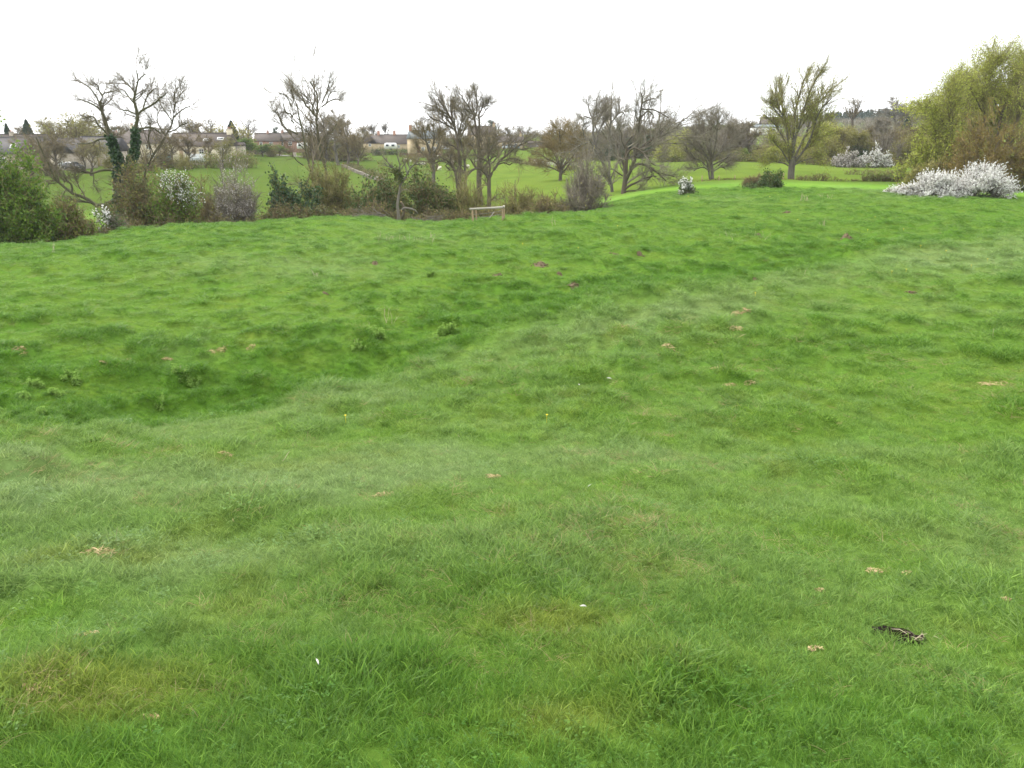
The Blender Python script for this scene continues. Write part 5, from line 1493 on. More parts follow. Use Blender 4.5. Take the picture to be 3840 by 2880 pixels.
UNDER += [(k, px, Y, pt, LV, 'tree belt behind the village') for k, px, Y, pt in (
            ('bush_brown', 205, 212, 460), ('bush_brown', 245, 208, 452), ('bush_olive', 285, 212, 448), ('bush_brown', 325, 214, 458), ('bush_brown', 380, 225, 478), ('bush_brown', 425, 220, 480), ('bush_brown', 462, 222, 478), ('bush_olive', 540, 226, 498),
            ('bush_brown', 585, 226, 496), ('bush_brown', 640, 228, 500), ('bush_brown', 700, 226, 490), ('bush_brown', 745, 222, 468), ('bush_brown', 790, 226, 482), ('bush_olive', 870, 222, 480), ('bush_brown', 930, 240, 495), ('bush_brown', 980, 290, 505), ('bush_brown', 1060, 300, 505), ('bush_brown', 1115, 300, 505),
            ('bush_brown', 1165, 240, 500), ('bush_brown', 1205, 236, 480), ('bush_brown', 1250, 232, 470), ('bush_brown', 1290, 236, 480), ('bush_brown', 1335, 240, 500), ('bush_brown', 1360, 330, 485), ('bush_brown', 1640, 320, 500), ('bush_brown', 1690, 310, 500), ('bush_brown', 1730, 300, 505), ('bush_brown', 1870, 330, 490),
            ('bush_brown', 1930, 335, 495), ('bush_olive', 1975, 320, 510), ('bush_grey', 2040, 340, 500), ('bush_grey', 2090, 320, 500))]
MARKS = {LT: [(2510, 'the tip of the long oak bough'), (2632, 'the round headed pale tree'), (2671, 'the twin stemmed tree'), (2752, 'the second grey twiggy tree'), (2880, 'the white walled building'), (2968, 'the pollard willow'), (3058, 'the hill house'), (3112, 'the taller yellow green tree'),
              (3172, 'the left far blossom clump'), (3212, 'the flat topped hill tree'), (3278, 'the right far blossom clump'), (3304, 'the birches'), (3350, 'the broad domed hill tree'), (3395, 'the slope evergreen'), (3440, 'the sallow bush')],
         LS: [(2101, 'the vase shaped tree'), (2180, 'the grey thicket'), (2225, 'the ragged bare tree'), (2284, 'the church spire'), (2342, 'the oak trunk'), (2400, 'the oak top'), (2440, 'the drooping oak boughs'), (2475, 'the long oak bough'), (2540, 'the tip of the long bough')],
         LV: [(118, 'the broad conifer'), (258, 'the pale gable'), (330, 'the pale gable wing'), (392, 'the left ivy fork'), (464, 'the ivy clad trunk'), (510, 'the right ivy fork'), (575, 'the leaning bare tree'), (617, 'the teal shed'), (655, 'the top of the leaning bare tree'), (742, 'the greenhouse'), (800, 'the dormer roof'), (845, 'the stone chimney'),
              (884, 'the low outbuilding'), (956, 'the utility pole'), (1000, 'the left brick house'), (1090, 'the right brick house'), (1140, 'the white camper'), (1205, 'the tall mossy tree'), (1262, 'the tallest wall row tree'), (1320, 'the top of the stone wall'), (1390, 'the tiny gabled cottage'), (1590, 'the slate roofed house'),
              (1665, 'the forked bare tree'), (1720, 'the slim bare tree'), (1806, 'the tall stone house'), (1912, 'the low cottage'), (1968, 'the spreading bare tree boughs'), (2024, 'the low barn'), (2101, 'the vase shaped tree')]}
TINT = {'bush_brown': 'brown', 'bush_grey': 'grey', 'bush_olive': 'olive', 'bush_dark': 'dark evergreen', 'bush_yellow': 'yellow green'}
_seen = set()
for k_, px_, Y_, pt_, lab_, grp_ in UNDER:
    mx, nm = min(MARKS[lab_], key=lambda m: abs(m[0] - px_))
    dx = px_ - mx
    where = 'directly behind' if abs(dx) < 10 else ('just ' if abs(dx) < 30 else 'a little way ') + ('left of ' if dx < 0 else 'right of ')
    for pre in ('', 'lower ', 'taller ', 'farther ', 'nearer '):
        full = '%s%s bushy tree %s %s' % (pre, TINT[k_], where.strip(), nm)
        if full not in _seen: break
    _seen.add(full)
    put_tree(k_, px_, Y_, pt_, full, grp_, 1.35 if lab_ == LV else 1.15)
GG = 'garden trees among the village houses'
for k_, px_, Y_, pt_, lab_, wd_ in (('bush_brown', 176, 150, 520, 'brown twiggy garden tree between the two white roof windows and the pale gable', 0.9), ('round1', 322, 160, 516, 'brown garden tree right of the pale gable', 1.3),
        ('bush_olive', 425, 164, 560, 'olive garden bush under the left fork of the ivy clad tree', 0.9), ('bush_brown', 610, 170, 520, 'brown garden tree between the cream house and the dark roofed one', 1.0), ('round1', 655, 178, 500, 'bare garden tree left of the dark roofed house', 1.3),
        ('round1', 790, 190, 505, 'bare garden tree in front of the dark roofed house', 1.2), ('bush_brown', 60, 150, 585, 'scrubby garden tree below the leftmost house', 1.0), ('bush_olive', 1020, 240, 545, 'olive garden bush left of the thin leaning trunk, under the brick house', 1.0),
        ('bush_brown', 1170, 236, 545, 'brown garden bush right of the camper', 1.0), ('bush_brown', 1700, 250, 540, 'brown garden tree between the slate roofed and the tall house', 1.0), ('bush_brown', 1965, 285, 535, 'brown garden bush at the right end of the low cottage', 0.9), ('bush_brown', 2075, 290, 530, 'brown bush at the right end of the low barn', 1.0),
        ('round1', 128, 142, 508, 'bare garden tree in front of the right white roof window', 1.5), ('round1', 222, 148, 515, 'bare garden tree in front of the left side of the pale gable', 1.5), ('round3', 345, 150, 520, 'olive tinted garden tree between the pale gable and the ivy clad trunk', 1.4),
        ('bush_brown', 555, 160, 545, 'brown bush in front of the right half of the cream house', 0.9), ('round1', 715, 172, 500, 'bare garden tree in front of the left half of the dark roofed house', 1.5), ('round3', 838, 178, 515, 'olive tinted tree below the stone chimney', 1.3), ('bush_olive', 690, 168, 585, 'olive bush at the left foot of the greenhouse slope', 1.0)):
    put_tree(k_, px_, Y_, pt_, lab_, GG, wd_)

# far woods that read as one mass
def far_wood(name, label, rows, key_parts, seed, cat='woodland'):
    """rows: (px0, px1, Y0, Y1, ptop0, ptop1, count)"""
    rng = np.random.default_rng(seed)
    mbs = {}
    for px0, px1, Y0, Y1, p0, p1, cnt in rows:
        for k in range(cnt):
            f = rng.uniform(0, 1)
            px = px0 + (px1 - px0) * f; Y = rng.uniform(Y0, Y1)
            g = G(px, Y)
            h = max(at(px, p0 + (p1 - p0) * f, Y).z - g.z, 4.0) * rng.uniform(0.78, 1.04)
            if key_parts == 'conifer':
                n = 84
                t = rng.uniform(0.1, 1, n)
                az = rng.uniform(0, 6.283, n); rr = 0.25 * h * (1 - t) ** 0.8 * rng.uniform(0.4, 1, n)
                p = np.stack([g.x + rr * np.cos(az), g.y + rr * np.sin(az), g.z + t * h], axis=1)
                leaves(mbs.setdefault('conifer', MB()), p, h * 0.085, rng, 0.7, 0.3)
            else:
                n = 110
                p = dome_points(n, rng, (0, 0, 0), h * 0.42, h * 0.42, h * 0.62, 0.3, 0.9, seed + k)
                p = p + np.array([g.x, g.y, g.z + h * 0.42])
                mb = mbs.setdefault('wood', MB())
                d = norm(rng.normal(size=(n, 3)) + np.array([0, 0, 1.2]))
                L = h * 0.16
                P = np.stack([p - d * L, p, p + norm(d + 0.4 * rng.normal(size=(n, 3))) * L], axis=1)
                tube(mb, P, np.array([[0.16, 0.12, 0.03]]) * np.ones((n, 1)) * h / 11, 2, rng)
    (mb,) = mbs.values()
    o = mb.build(name, M['conifer'] if key_parts == 'conifer' else M['twig_grey'], None)
    return tag(o, label, cat, kind='stuff')

far_wood('conifer_ridge', 'dark blue green conifer plantation on the far right ridge', [(2950, 3150, 560, 640, 430, 420, 90), (3120, 3560, 600, 700, 420, 396, 200), (2860, 3020, 420, 480, 452, 438, 40)], 'conifer', 301)
far_wood('skyline_wood', 'grey bare woodland along the far skyline behind the village', [(-300, 1000, 420, 520, 500, 505, 110), (1000, 1600, 420, 540, 508, 505, 60), (1600, 2300, 430, 520, 500, 488, 90), (2150, 2600, 330, 430, 480, 462, 60), (2600, 2830, 330, 430, 462, 455, 50), (2830, 3050, 390, 430, 470, 455, 40)], 'wood', 302)
far_wood('hillside_wood', 'brown bare woodland covering the slope below the far right ridge', [(2950, 3520, 330, 560, 455, 425, 170), (2950, 3520, 225, 330, 500, 465, 130), (2560, 2820, 215, 300, 520, 480, 50), (2830, 2960, 200, 300, 545, 520, 24)], 'wood', 303)

# ------------------------------------------------------------------ hedges, walls
def hedge(name, label, path, h, w, twigmat, leaf=None, dens=60, lsize=0.09, blossom=None, bdens=0, seed=1, cat='hedge', ragged=0.35, leaf2=None, d2=0, group=None):
    """path: [(px, Y)] along the foot"""
    rng = np.random.default_rng(seed)
    pts = [G(a, b) for a, b in path]
    pts = np.array([(p.x, p.y) for p in pts])
    seg = np.concatenate([[0], np.cumsum(np.linalg.norm(np.diff(pts, axis=0), axis=1))])
    Lt = seg[-1]
    def on(s, off):
        x = np.interp(s, seg, pts[:, 0]); y = np.interp(s, seg, pts[:, 1])
        x2 = np.interp(np.minimum(s + 0.3, Lt + 0.3), np.append(seg, Lt + 1), np.append(pts[:, 0], pts[-1, 0] + (pts[-1, 0] - pts[-2, 0]) / max(seg[-1] - seg[-2], .1)))
        y2 = np.interp(np.minimum(s + 0.3, Lt + 0.3), np.append(seg, Lt + 1), np.append(pts[:, 1], pts[-1, 1] + (pts[-1, 1] - pts[-2, 1]) / max(seg[-1] - seg[-2], .1)))
        dx, dy = x2 - x, y2 - y
        l = np.maximum(np.hypot(dx, dy), 1e-6)
        return x - dy / l * off, y + dx / l * off
    o0 = pts[0]
    z0 = float(H([o0[0]], [o0[1]])[0])
    root = empty(name, (o0[0], o0[1], z0), label, cat, group)
    n = int(Lt * dens * 0.35)
    s = rng.uniform(0, Lt, n); off = rng.uniform(-0.5, 0.5, n) * w
    x, y = on(s, off)
    gz = H(x, y)
    hh = h * (1 + ragged * (vnoise(s, s * 0, 1.7, seed) - 0.5) * 2)
    B = np.stack([x, y, gz - 0.1], axis=1)
    d = norm(rng.normal(0, 0.3, (n, 3)) + np.array([0, 0, 1.0]))
    ln = (hh * rng.uniform(0.6, 1.08, n))[:, None]
    P = np.stack([B, B + d * ln * 0.4, B + norm(d + rng.normal(0, 0.2, (n, 3))) * ln * 0.75, B + norm(d + rng.normal(0, 0.3, (n, 3))) * ln], axis=1)
    P = P - np.array([o0[0], o0[1], z0])
    R = np.array([[0.03, 0.024, 0.018, 0.012]]) * np.ones((n, 1))
    mb = MB(); tube(mb, P, R, 3)
    P2, R2 = spawn(P, R, 5, rng, 0.15, 1.0, (0.4, 1.2), L_abs(0.2 * h, 0.45 * h), 2, 0.1, 0.2, 0.7, 0.014)
    tube(mb, P2, R2, 2, rng)
    mb.build('twigs', M[twigmat], root)
    e = P2.reshape(-1, 3)
    for mt, dn, sz in ((leaf, dens, lsize), (leaf2, d2, lsize)):
        if mt and dn:
            m_ = int(Lt * dn)
            q = e[rng.integers(0, len(e), m_)] + rng.normal(0, 0.06 * h, (m_, 3))
            lb = MB(); leaves(lb, q, sz, rng, 0.65); lb.build('foliage', M[mt], root)
    if blossom and bdens:
        m_ = int(Lt * bdens)
        hi = e[e[:, 2] > np.quantile(e[:, 2] - H(e[:, 0] + o0[0], e[:, 1] + o0[1]) + z0, 0.45) + H(e[:, 0] + o0[0], e[:, 1] + o0[1]) - z0]
        q = hi[rng.integers(0, len(hi), m_)] + rng.normal(0, 0.06, (m_, 3))
        lb = MB(); leaves(lb, q, lsize * 0.9, rng, 0.9, 0.3); lb.build('blossom', M[blossom], root)
    return root

hedge('field_hedge', 'thin brown green hedge right of the pollard willow trunk', [(2992, 103), (3100, 103)], 0.95, 0.7, 'twig_brown', 'leaf_olive', 60, 0.07, seed=401)
hedge('field_hedge', 'sparse gappy hedge in the middle stretch right of the pollard willow', [(3100, 104), (3232, 104)], 0.75, 0.5, 'twig_olive', 'leaf_olive', 30, 0.06, seed=402, ragged=0.6)
hedge('field_hedge', 'clipped green topped hedge left of the white blossom row', [(3232, 104), (3450, 103)], 1.0, 0.9, 'twig_brown', 'leaf_green', 130, 0.07, seed=403, ragged=0.12)
hedge('bracken_strip', 'reddish brown strip of dead undergrowth at the right end of the far field', [(3172, 128), (3290, 127), (3440, 124)], 1.15, 2.5, 'twig_brown', 'leaf_bud', 36, 0.07, seed=404, cat='undergrowth')
hedge('field_edge_line', 'low brown unkempt line of dead growth along the foot of the right field', [(2520, 103), (2680, 105), (2850, 106), (2990, 104)], 0.28, 0.6, 'twig_brown', 'leaf_bud', 22, 0.06, seed=405, ragged=0.8, cat='undergrowth')
hedge('treeline_hedge', 'dark olive hedge at the foot of the right tree line, left half', [(2470, 176), (2600, 168), (2760, 165), (2950, 163)], 2.0, 2.0, 'twig_olive', 'leaf_dark', 50, 0.13, seed=406, leaf2='leaf_olive', d2=40)
hedge('treeline_hedge', 'brown olive hedge at the foot of the right tree line, right half', [(2950, 163), (3120, 161), (3420, 160)], 1.7, 2.0, 'twig_brown', 'leaf_olive', 50, 0.13, seed=407, leaf2='leaf_dark', d2=25)
hedge('blossoming_hedge', 'hedge with white blossom crossing the middle field left of the vase shaped tree', [(2012, 208), (2085, 192), (2180, 178)], 2.0, 1.3, 'twig_grey', 'leaf_olive', 12, 0.09, 'blossom_pink', 60, seed=408)
hedge('bare_field_hedge', 'bare brown hedge leading left from the blossoming hedge', [(1910, 232), (1960, 220), (2014, 208)], 1.7, 1.2, 'twig_brown', 'leaf_olive', 20, 0.09, seed=409)
hedge('garden_hedge', 'broad overgrown green brown hedge below the dark roofed house', [(770, 178), (850, 181), (948, 188)], 3.3, 3.0, 'twig_olive', 'leaf_green', 60, 0.14, seed=410, leaf2='leaf_olive', d2=90)
hedge('garden_hedge', 'low scrubby hedge between the ivy clad tree and the dark roofed house', [(560, 172), (680, 174), (775, 178)], 1.7, 1.5, 'twig_olive', 'leaf_olive', 60, 0.12, seed=411, leaf2='leaf_dark', d2=30)
hedge('dark_hedge', 'dark hedge in front of the white caravan', [(1398, 268), (1460, 272), (1530, 272)], 2.0, 1.5, 'twig', 'leaf_dark', 70, 0.16, seed=412)
hedge('roadside_hedge', 'dark green hedge behind the field gate below the brick houses', [(890, 248), (980, 252), (1060, 256)], 2.6, 1.5, 'twig_olive', 'leaf_dark', 90, 0.17, seed=413)
hedge('hedge_bank', 'low tangled band of bramble and dead stems along the foot of the left hedgerow', [(300, 57), (460, 61), (640, 64.5), (1000, 67), (1330, 68)], 1.25, 1.6, 'twig_brown', 'bramble', 110, 0.07, seed=421, ragged=0.75, leaf2='leaf_olive', d2=40, cat='undergrowth')
hedge('hedge_bank', 'low tangled band of bramble along the foot of the hedgerow behind the timber rail', [(1330, 68), (1700, 69), (2100, 70)], 1.35, 1.5, 'twig_brown', 'bramble', 90, 0.07, seed=422, ragged=0.7, leaf2='leaf_olive', d2=50, cat='undergrowth')
hedge('wall_bramble', 'green bramble growing along the upper side of the stone wall', [(1296, 212), (1345, 196), (1400, 180), (1432, 170)], 1.3, 1.4, 'twig_olive', 'bramble', 60, 0.12, seed=414)
shrub('rusty_bush', 'reddish leafless bush standing in the blossoming hedge', 'bush', 1972, 2018, 588, 215, 415, 'twig_orange', 24, 6, 6, depth=1.6, rmin=0.02, tw3=(0.4, 1.0), up=0.3)
shrub('far_blossom', 'left far white blossom clump at the foot of the right tree line', 'bush', 3118, 3226, 570, 158, 416, 'twig_grey', 44, 7, 7, 'leaf_dark', 500, 0.1, 'blossom_pink', 3200, 0.085, lambda u, v: v > 0.15, depth=2.2, rmin=0.016)
shrub('far_blossom', 'right far white blossom clump, brighter, near the brown strip', 'bush', 3222, 3335, 566, 158, 417, 'twig_grey', 44, 7, 7, 'leaf_dark', 300, 0.1, 'blossom', 3200, 0.085, lambda u, v: v > 0.12, depth=2.2, rmin=0.016)

def drystone_wall(path, h, th, seed):
    rng = np.random.default_rng(seed)
    pts = [G(a, b) for a, b in path]
    P = np.array([(p.x, p.y) for p in pts])
    seg = np.concatenate([[0], np.cumsum(np.linalg.norm(np.diff(P, axis=0), axis=1))])
    root = empty('stone_wall', tuple(pts[0]), 'pale tumbledown field wall running downhill below the wall row of trees', 'wall')
    n = 0
    protos = []
    for k in range(5):
        mb = MB(); mb.box((-0.5, -0.5, -0.5), (0.5, 0.5, 0.5))
        me = mb.mesh('stone')
        co = np.empty(24, dtype=np.float32); me.vertices.foreach_get('co', co)
        co += rng.uniform(-0.13, 0.13, 24).astype(np.float32); me.vertices.foreach_set('co', co); me.update()
        me.materials.append(M['wall_stone'])
        protos.append(me)
    L = 1.55
    for c in range(2):
        s = rng.uniform(0, L)
        while s < seg[-1]:
            x = np.interp(s, seg, P[:, 0]); y = np.interp(s, seg, P[:, 1])
            x2 = np.interp(s + 0.5, seg, P[:, 0]); y2 = np.interp(s + 0.5, seg, P[:, 1])
            o = bpy.data.objects.new('stone', protos[n % 5]); COL.objects.link(o)
            z = float(H([x], [y])[0])
            o.parent = root
            o.location = Vector((x, y, z + h * (0.25 + 0.5 * c) - 0.05)) - Vector(pts[0])
            o.scale = (L * rng.uniform(0.8, 1.1), th * rng.uniform(0.8, 1.1), h * 0.56 * rng.uniform(0.8, 1.15))
            o.rotation_euler = (rng.normal(0, 0.05), rng.normal(0, 0.05), math.atan2(y2 - y, x2 - x))
            n += 1
            s += L * rng.uniform(0.85, 1.15)
    return root
M['wall_stone'] = plain('wall_stone', (0.25, 0.215, 0.17), (0.14, 0.125, 0.095), 0.9, 2.0, 5, 0.4)
drystone_wall([(1284, 210), (1330, 194), (1380, 178), (1440, 163)], 0.75, 0.5, 420)

# ------------------------------------------------------------------ the village
M['cotswold'] = plain('limestone', (0.47, 0.37, 0.22), (0.34, 0.27, 0.17), 0.9, 1.6, 7, 0.4)
M['pale_stone'] = plain('pale_stone', (0.46, 0.40, 0.32), (0.30, 0.26, 0.21), 0.9, 1.6, 7, 0.4)
M['cream'] = plain('cream_render', (0.62, 0.55, 0.40), (0.52, 0.46, 0.34), 0.85, 0.8, 4)
M['brick_wall'] = plain('weathered_brick', (0.36, 0.21, 0.15), (0.25, 0.15, 0.11), 0.9, 2.5, 6, 0.3)
M['white_wall'] = plain('white_wall', (0.74, 0.73, 0.69), (0.62, 0.61, 0.57), 0.8, 0.8, 4)
M['roof_brown'] = plain('brown_tiles', (0.135, 0.108, 0.09), (0.08, 0.066, 0.056), 0.85, 3.0, 6, 0.5, (1, 1, 2.5))
M['roof_grey'] = plain('grey_tiles', (0.125, 0.115, 0.112), (0.078, 0.073, 0.072), 0.85, 3.0, 6, 0.5, (1, 1, 2.5))
M['roof_slate'] = plain('blue_slate', (0.22, 0.25, 0.26), (0.14, 0.165, 0.175), 0.6, 3.0, 5, 0.3, (1, 1, 2.5))
M['pane'] = plain('window_glass', (0.03, 0.035, 0.04), (0.05, 0.055, 0.06), 0.08, 2, 2, spec=0.6)
M['maroon'] = plain('maroon_boards', (0.12, 0.04, 0.045), (0.08, 0.03, 0.03), 0.8, 3, 4, 0.2)
M['barn_board'] = plain('barn_boards', (0.17, 0.145, 0.13), (0.10, 0.088, 0.08), 0.85, 2, 5, 0.3, (4, 4, 0.4))
M['teal'] = plain('teal_paint', (0.10, 0.24, 0.26), (0.07, 0.18, 0.2), 0.6, 2, 3)
M['red_brick'] = plain('chimney_brick', (0.40, 0.22, 0.15), (0.28, 0.15, 0.1), 0.9, 5, 5, 0.3)
M['rubber'] = plain('rubber', (0.02, 0.02, 0.02), (0.03, 0.03, 0.03), 0.8)
M['tarmac'] = plain('lane_surface', (0.30, 0.28, 0.25), (0.22, 0.2, 0.18), 0.9, 1.5, 5)

def window(root, face, w, d, u, z, ww, hh, frame_mat, bars=1):
    """frame (part) and panes (sub-part) standing proud of a wall; face f / l / r"""
    def tr(a, out, zz):
        if face == 'f': return (a, -d / 2 - out, zz)
        if face == 'l': return (-w / 2 - out, -a, zz)
        return (w / 2 + out, a, zz)
    L = w if face == 'f' else d
    c = (u - 0.5) * L
    fr, pn = MB(), MB()
    t = 0.11
    def bx(mb, a0, a1, z0, z1, o0, o1):
        p, q = tr(a0, o0, z0), tr(a1, o1, z1)
        mb.box(tuple(min(p[i], q[i]) for i in range(3)), tuple(max(p[i], q[i]) for i in range(3)))
    bx(fr, c - ww / 2, c - ww / 2 + t, z, z + hh, -0.02, 0.05); bx(fr, c + ww / 2 - t, c + ww / 2, z, z + hh, -0.02, 0.05)
    bx(fr, c - ww / 2 + t, c + ww / 2 - t, z, z + t, -0.02, 0.05); bx(fr, c - ww / 2 + t, c + ww / 2 - t, z + hh - t, z + hh, -0.02, 0.05)
    for k in range(bars):
        a = c - ww / 2 + ww * (k + 1) / (bars + 1)
        bx(fr, a - 0.04, a + 0.04, z + t, z + hh - t, -0.02, 0.045)
    bx(fr, c - ww / 2 + t, c + ww / 2 - t, z + hh * 0.5 - 0.03, z + hh * 0.5 + 0.03, -0.02, 0.04)
    bx(pn, c - ww / 2 + t * 0.7, c + ww / 2 - t * 0.7, z + t * 0.7, z + hh - t * 0.7, -0.01, 0.02)
    f = fr.build('window', frame_mat, root)
    p = pn.build('pane', M['pane'], f)
    return f

def house(name, label, px, Y, w, d, eave, rise, yaw, wall, roof, windows=(), chimneys=(), doors=(), pbase=None, hip=False, group='village houses', skylights=(), pots=False, cat='house'):
    g = at(px, pbase, Y) if pbase else G(px, Y)
    root = empty(name, (g.x, g.y + d / 2, g.z), label, cat, group, math.radians(yaw))
    mb = MB()
    # the ridge runs along x; walls with gables
    ins = 0.02
    mb.box((-w / 2, -d / 2, -1.6), (w / 2, d / 2, eave))
    if not hip:
        mb.prism([(-d / 2 + ins, eave), (d / 2 - ins, eave), (0, eave + rise - 0.05)], -w / 2 + 0.01, -w / 2 + 0.3, 'x')
        mb.prism([(-d / 2 + ins, eave), (d / 2 - ins, eave), (0, eave + rise - 0.05)], w / 2 - 0.3, w / 2 - 0.01, 'x')
    mb.build('wall', M[wall], root)
    rb = MB()
    ov, th = 0.3, 0.16
    e = d / 2 + ov
    ez = eave - ov * rise / (d / 2)
    if hip:
        hw = w / 2 + ov; rw = max(w / 2 - d * 0.42, 0.3)
        V = [(-hw, -e, ez), (hw, -e, ez), (hw, e, ez), (-hw, e, ez), (-rw, 0, eave + rise), (rw, 0, eave + rise), (-hw, -e, ez - th), (hw, -e, ez - th), (hw, e, ez - th), (-hw, e, ez - th)]
        rb.add(V, [(0, 1, 5, 4), (2, 3, 4, 5), (0, 6, 7, 1), (1, 7, 8, 2), (2, 8, 9, 3), (3, 9, 6, 0), (6, 9, 8, 7)], [(1, 2, 5), (3, 0, 4)])
    else:
        ro = w / 2 + 0.18
        rb.prism([(-e, ez), (0, eave + rise), (e, ez), (e, ez + th), (0, eave + rise + th), (-e, ez + th)], -ro, ro, 'x')
    r = rb.build('roof', M[roof], root)
    rc = MB(); rw_ = (w / 2 - 0.05) if not hip else rw
    rc.box((-rw_, -0.12, eave + rise + th - 0.02), (rw_, 0.12, eave + rise + th + 0.09))
    rc.build('ridge', M[roof], r)
    for u, ch, cw in chimneys:
        cb = MB(); cx = (u - 0.5) * w
        z0 = eave + rise * 0.55
        cb.box((cx - cw / 2, -cw / 2, z0), (cx + cw / 2, cw / 2, eave + rise + ch))
        cb.box((cx - cw / 2 - 0.06, -cw / 2 - 0.06, eave + rise + ch), (cx + cw / 2 + 0.06, cw / 2 + 0.06, eave + rise + ch + 0.14))
        c = cb.build('chimney', M['red_brick' if pots else wall], root)
        for q in (-0.2, 0.2):
            pb = MB(); pb.bar((cx + q * cw * 1.1, 0, eave + rise + ch + 0.14), (cx + q * cw * 1.1, 0, eave + rise + ch + 0.6), 0.12, 8, 0.1)
            pb.build('chimney_pot', M['red_brick'], c)
    for wd in windows:
        window(root, wd[0], w, d, wd[1], wd[2], wd[3], wd[4], M[wd[5] if len(wd) > 5 else 'white_paint'])
    for u, dw, dh, dm in doors:
        db = MB(); cx = (u - 0.5) * w
        db.box((cx - dw / 2, -d / 2 - 0.05, -0.1), (cx + dw / 2, -d / 2 + 0.05, dh)); db.build('door', M[dm], root)
    sl = math.atan2(rise, d / 2)
    for u, t, sw, sh in skylights:
        cx = (u - 0.5) * w
        y = -e + (e) * t; zc = ez + th + (eave + rise - ez) * t
        n = np.array([0, -math.sin(sl), math.cos(sl)]); a = np.array([1, 0, 0]); b = np.array([0, math.cos(sl), math.sin(sl)])
        c0 = np.array([cx, y, zc])
        def slab(mb, hw, hh, n0, n1):
            V = [c0 + a * sx * hw + b * sy * hh + n * nn for nn in (n0, n1) for sx, sy in ((-1, -1), (1, -1), (1, 1), (-1, 1))]
            mb.add(V, [(0, 3, 2, 1), (4, 5, 6, 7), (0, 1, 5, 4), (1, 2, 6, 5), (2, 3, 7, 6), (3, 0, 4, 7)])
        fb = MB(); slab(fb, sw / 2, sh / 2, -0.03, 0.10); f = fb.build('roof_window', M['white_paint'], root)
        pb = MB(); slab(pb, sw / 2 - 0.18, sh / 2 - 0.2, 0.09, 0.115); pb.build('pane', M['pane'], f)
    return root

house('stone_house', 'leftmost stone house with two white roof windows in its dark roof', 45, 168, 12.5, 6.5, 3.0, 2.9, 4, 'pale_stone', 'roof_grey',
      [('f', 0.35, 0.8, 1.3, 1.2), ('f', 0.7, 0.8, 1.3, 1.2)], [(0.02, 0.7, 0.8)], pbase=630, skylights=[(0.515, 0.45, 1.15, 1.25), (0.81, 0.47, 1.15, 1.25)])
house('stone_house', 'long brown roof behind the house with two roof windows', 70, 186, 11, 7, 4.0, 3.0, 2, 'pale_stone', 'roof_brown', [], [(0.3, 0.6, 0.8)], pbase=628)
house('gabled_house', 'pale stone gable facing the field with a dark window, right of the two roof windows', 258, 166, 7.5, 5.2, 3.3, 2.4, 84, 'pale_stone', 'roof_grey',
      [('l', 0.5, 2.5, 1.0, 1.0, 'pale_stone'), ('l', 0.4, 0.4, 1.1, 1.1)], [], pbase=632)
house('stone_house', 'stone house with dark roof directly behind the left half of the ivy clad tree', 370, 176, 8.8, 6, 3.6, 2.6, -3, 'pale_stone', 'roof_grey',
      [('f', 0.25, 2.2, 0.9, 0.9), ('f', 0.52, 2.2, 1.1, 1.0), ('f', 0.8, 2.2, 0.9, 0.9), ('f', 0.3, 0.4, 1.0, 1.2), ('f', 0.75, 0.4, 1.0, 1.2)], [(0.9, 0.8, 0.8)], [(0.52, 0.9, 1.9, 'timber')], pbase=628)
house('cream_house', 'cream house with hipped brown roof right behind the ivy clad tree', 525, 186, 11.5, 7, 4.3, 2.6, -2, 'cream', 'roof_brown',
      [('f', 0.22, 2.7, 1.1, 1.1), ('f', 0.47, 2.5, 0.8, 1.4), ('f', 0.72, 2.7, 1.2, 1.1), ('f', 0.70, 0.8, 0.7, 1.1), ('f', 0.80, 0.8, 0.7, 1.1), ('f', 0.25, 0.7, 1.2, 1.2)],
      [(0.3, 0.9, 0.7)], [(0.93, 0.9, 2.0, 'maroon')], pbase=606, hip=True)
house('dark_roofed_house', 'dark roofed house with cream walls, dormers and a stone chimney, above the broad hedge', 750, 200, 14.5, 7, 2.9, 2.7, -3, 'cream', 'roof_brown',
      [('f', 0.08, 0.9, 0.9, 1.2), ('f', 0.30, 0.9, 1.2, 1.2), ('f', 0.55, 0.9, 1.2, 1.2), ('f', 0.9, 1.0, 1.0, 1.2)], [(0.97, 1.0, 1.1)], [(0.2, 0.9, 2.0, 'timber'), (0.42, 1.0, 2.0, 'timber')], pbase=592,
      skylights=[(0.2, 0.4, 1.3, 0.8), (0.62, 0.45, 1.6, 0.9), (0.85, 0.55, 1.6, 0.9)])
house('outbuilding', 'low pale stone outbuilding at the right end of the dark roofed house', 884, 205, 3.4, 3, 1.8, 0.5, 4, 'pale_stone', 'roof_brown', [], pbase=573, cat='outbuilding')
house('brick_house', 'brick house with brown roof, left of two above the field gate', 1000, 268, 8.0, 6, 3.2, 2.2, 8, 'brick_wall', 'roof_brown', [('f', 0.65, 1.6, 1.2, 1.2), ('f', 0.25, 1.6, 1.0, 1.2)], [(0.5, 0.6, 0.7)], pbase=566)
house('brick_house', 'brick house with white window behind the thin leaning trunk', 1090, 272, 7.0, 6, 3.3, 2.4, -6, 'brick_wall', 'roof_brown', [('f', 0.55, 1.7, 1.3, 1.2), ('f', 0.15, 1.7, 1.0, 1.2)], [(0.05, 0.6, 0.7)], pbase=566)
house('gabled_cottage', 'tiny gabled yellow stone cottage left of the white caravan', 1390, 284, 5.0, 4.6, 1.9, 2.5, 86, 'cotswold', 'roof_brown', [('l', 0.5, 0.6, 0.9, 0.9)], [], pbase=556)
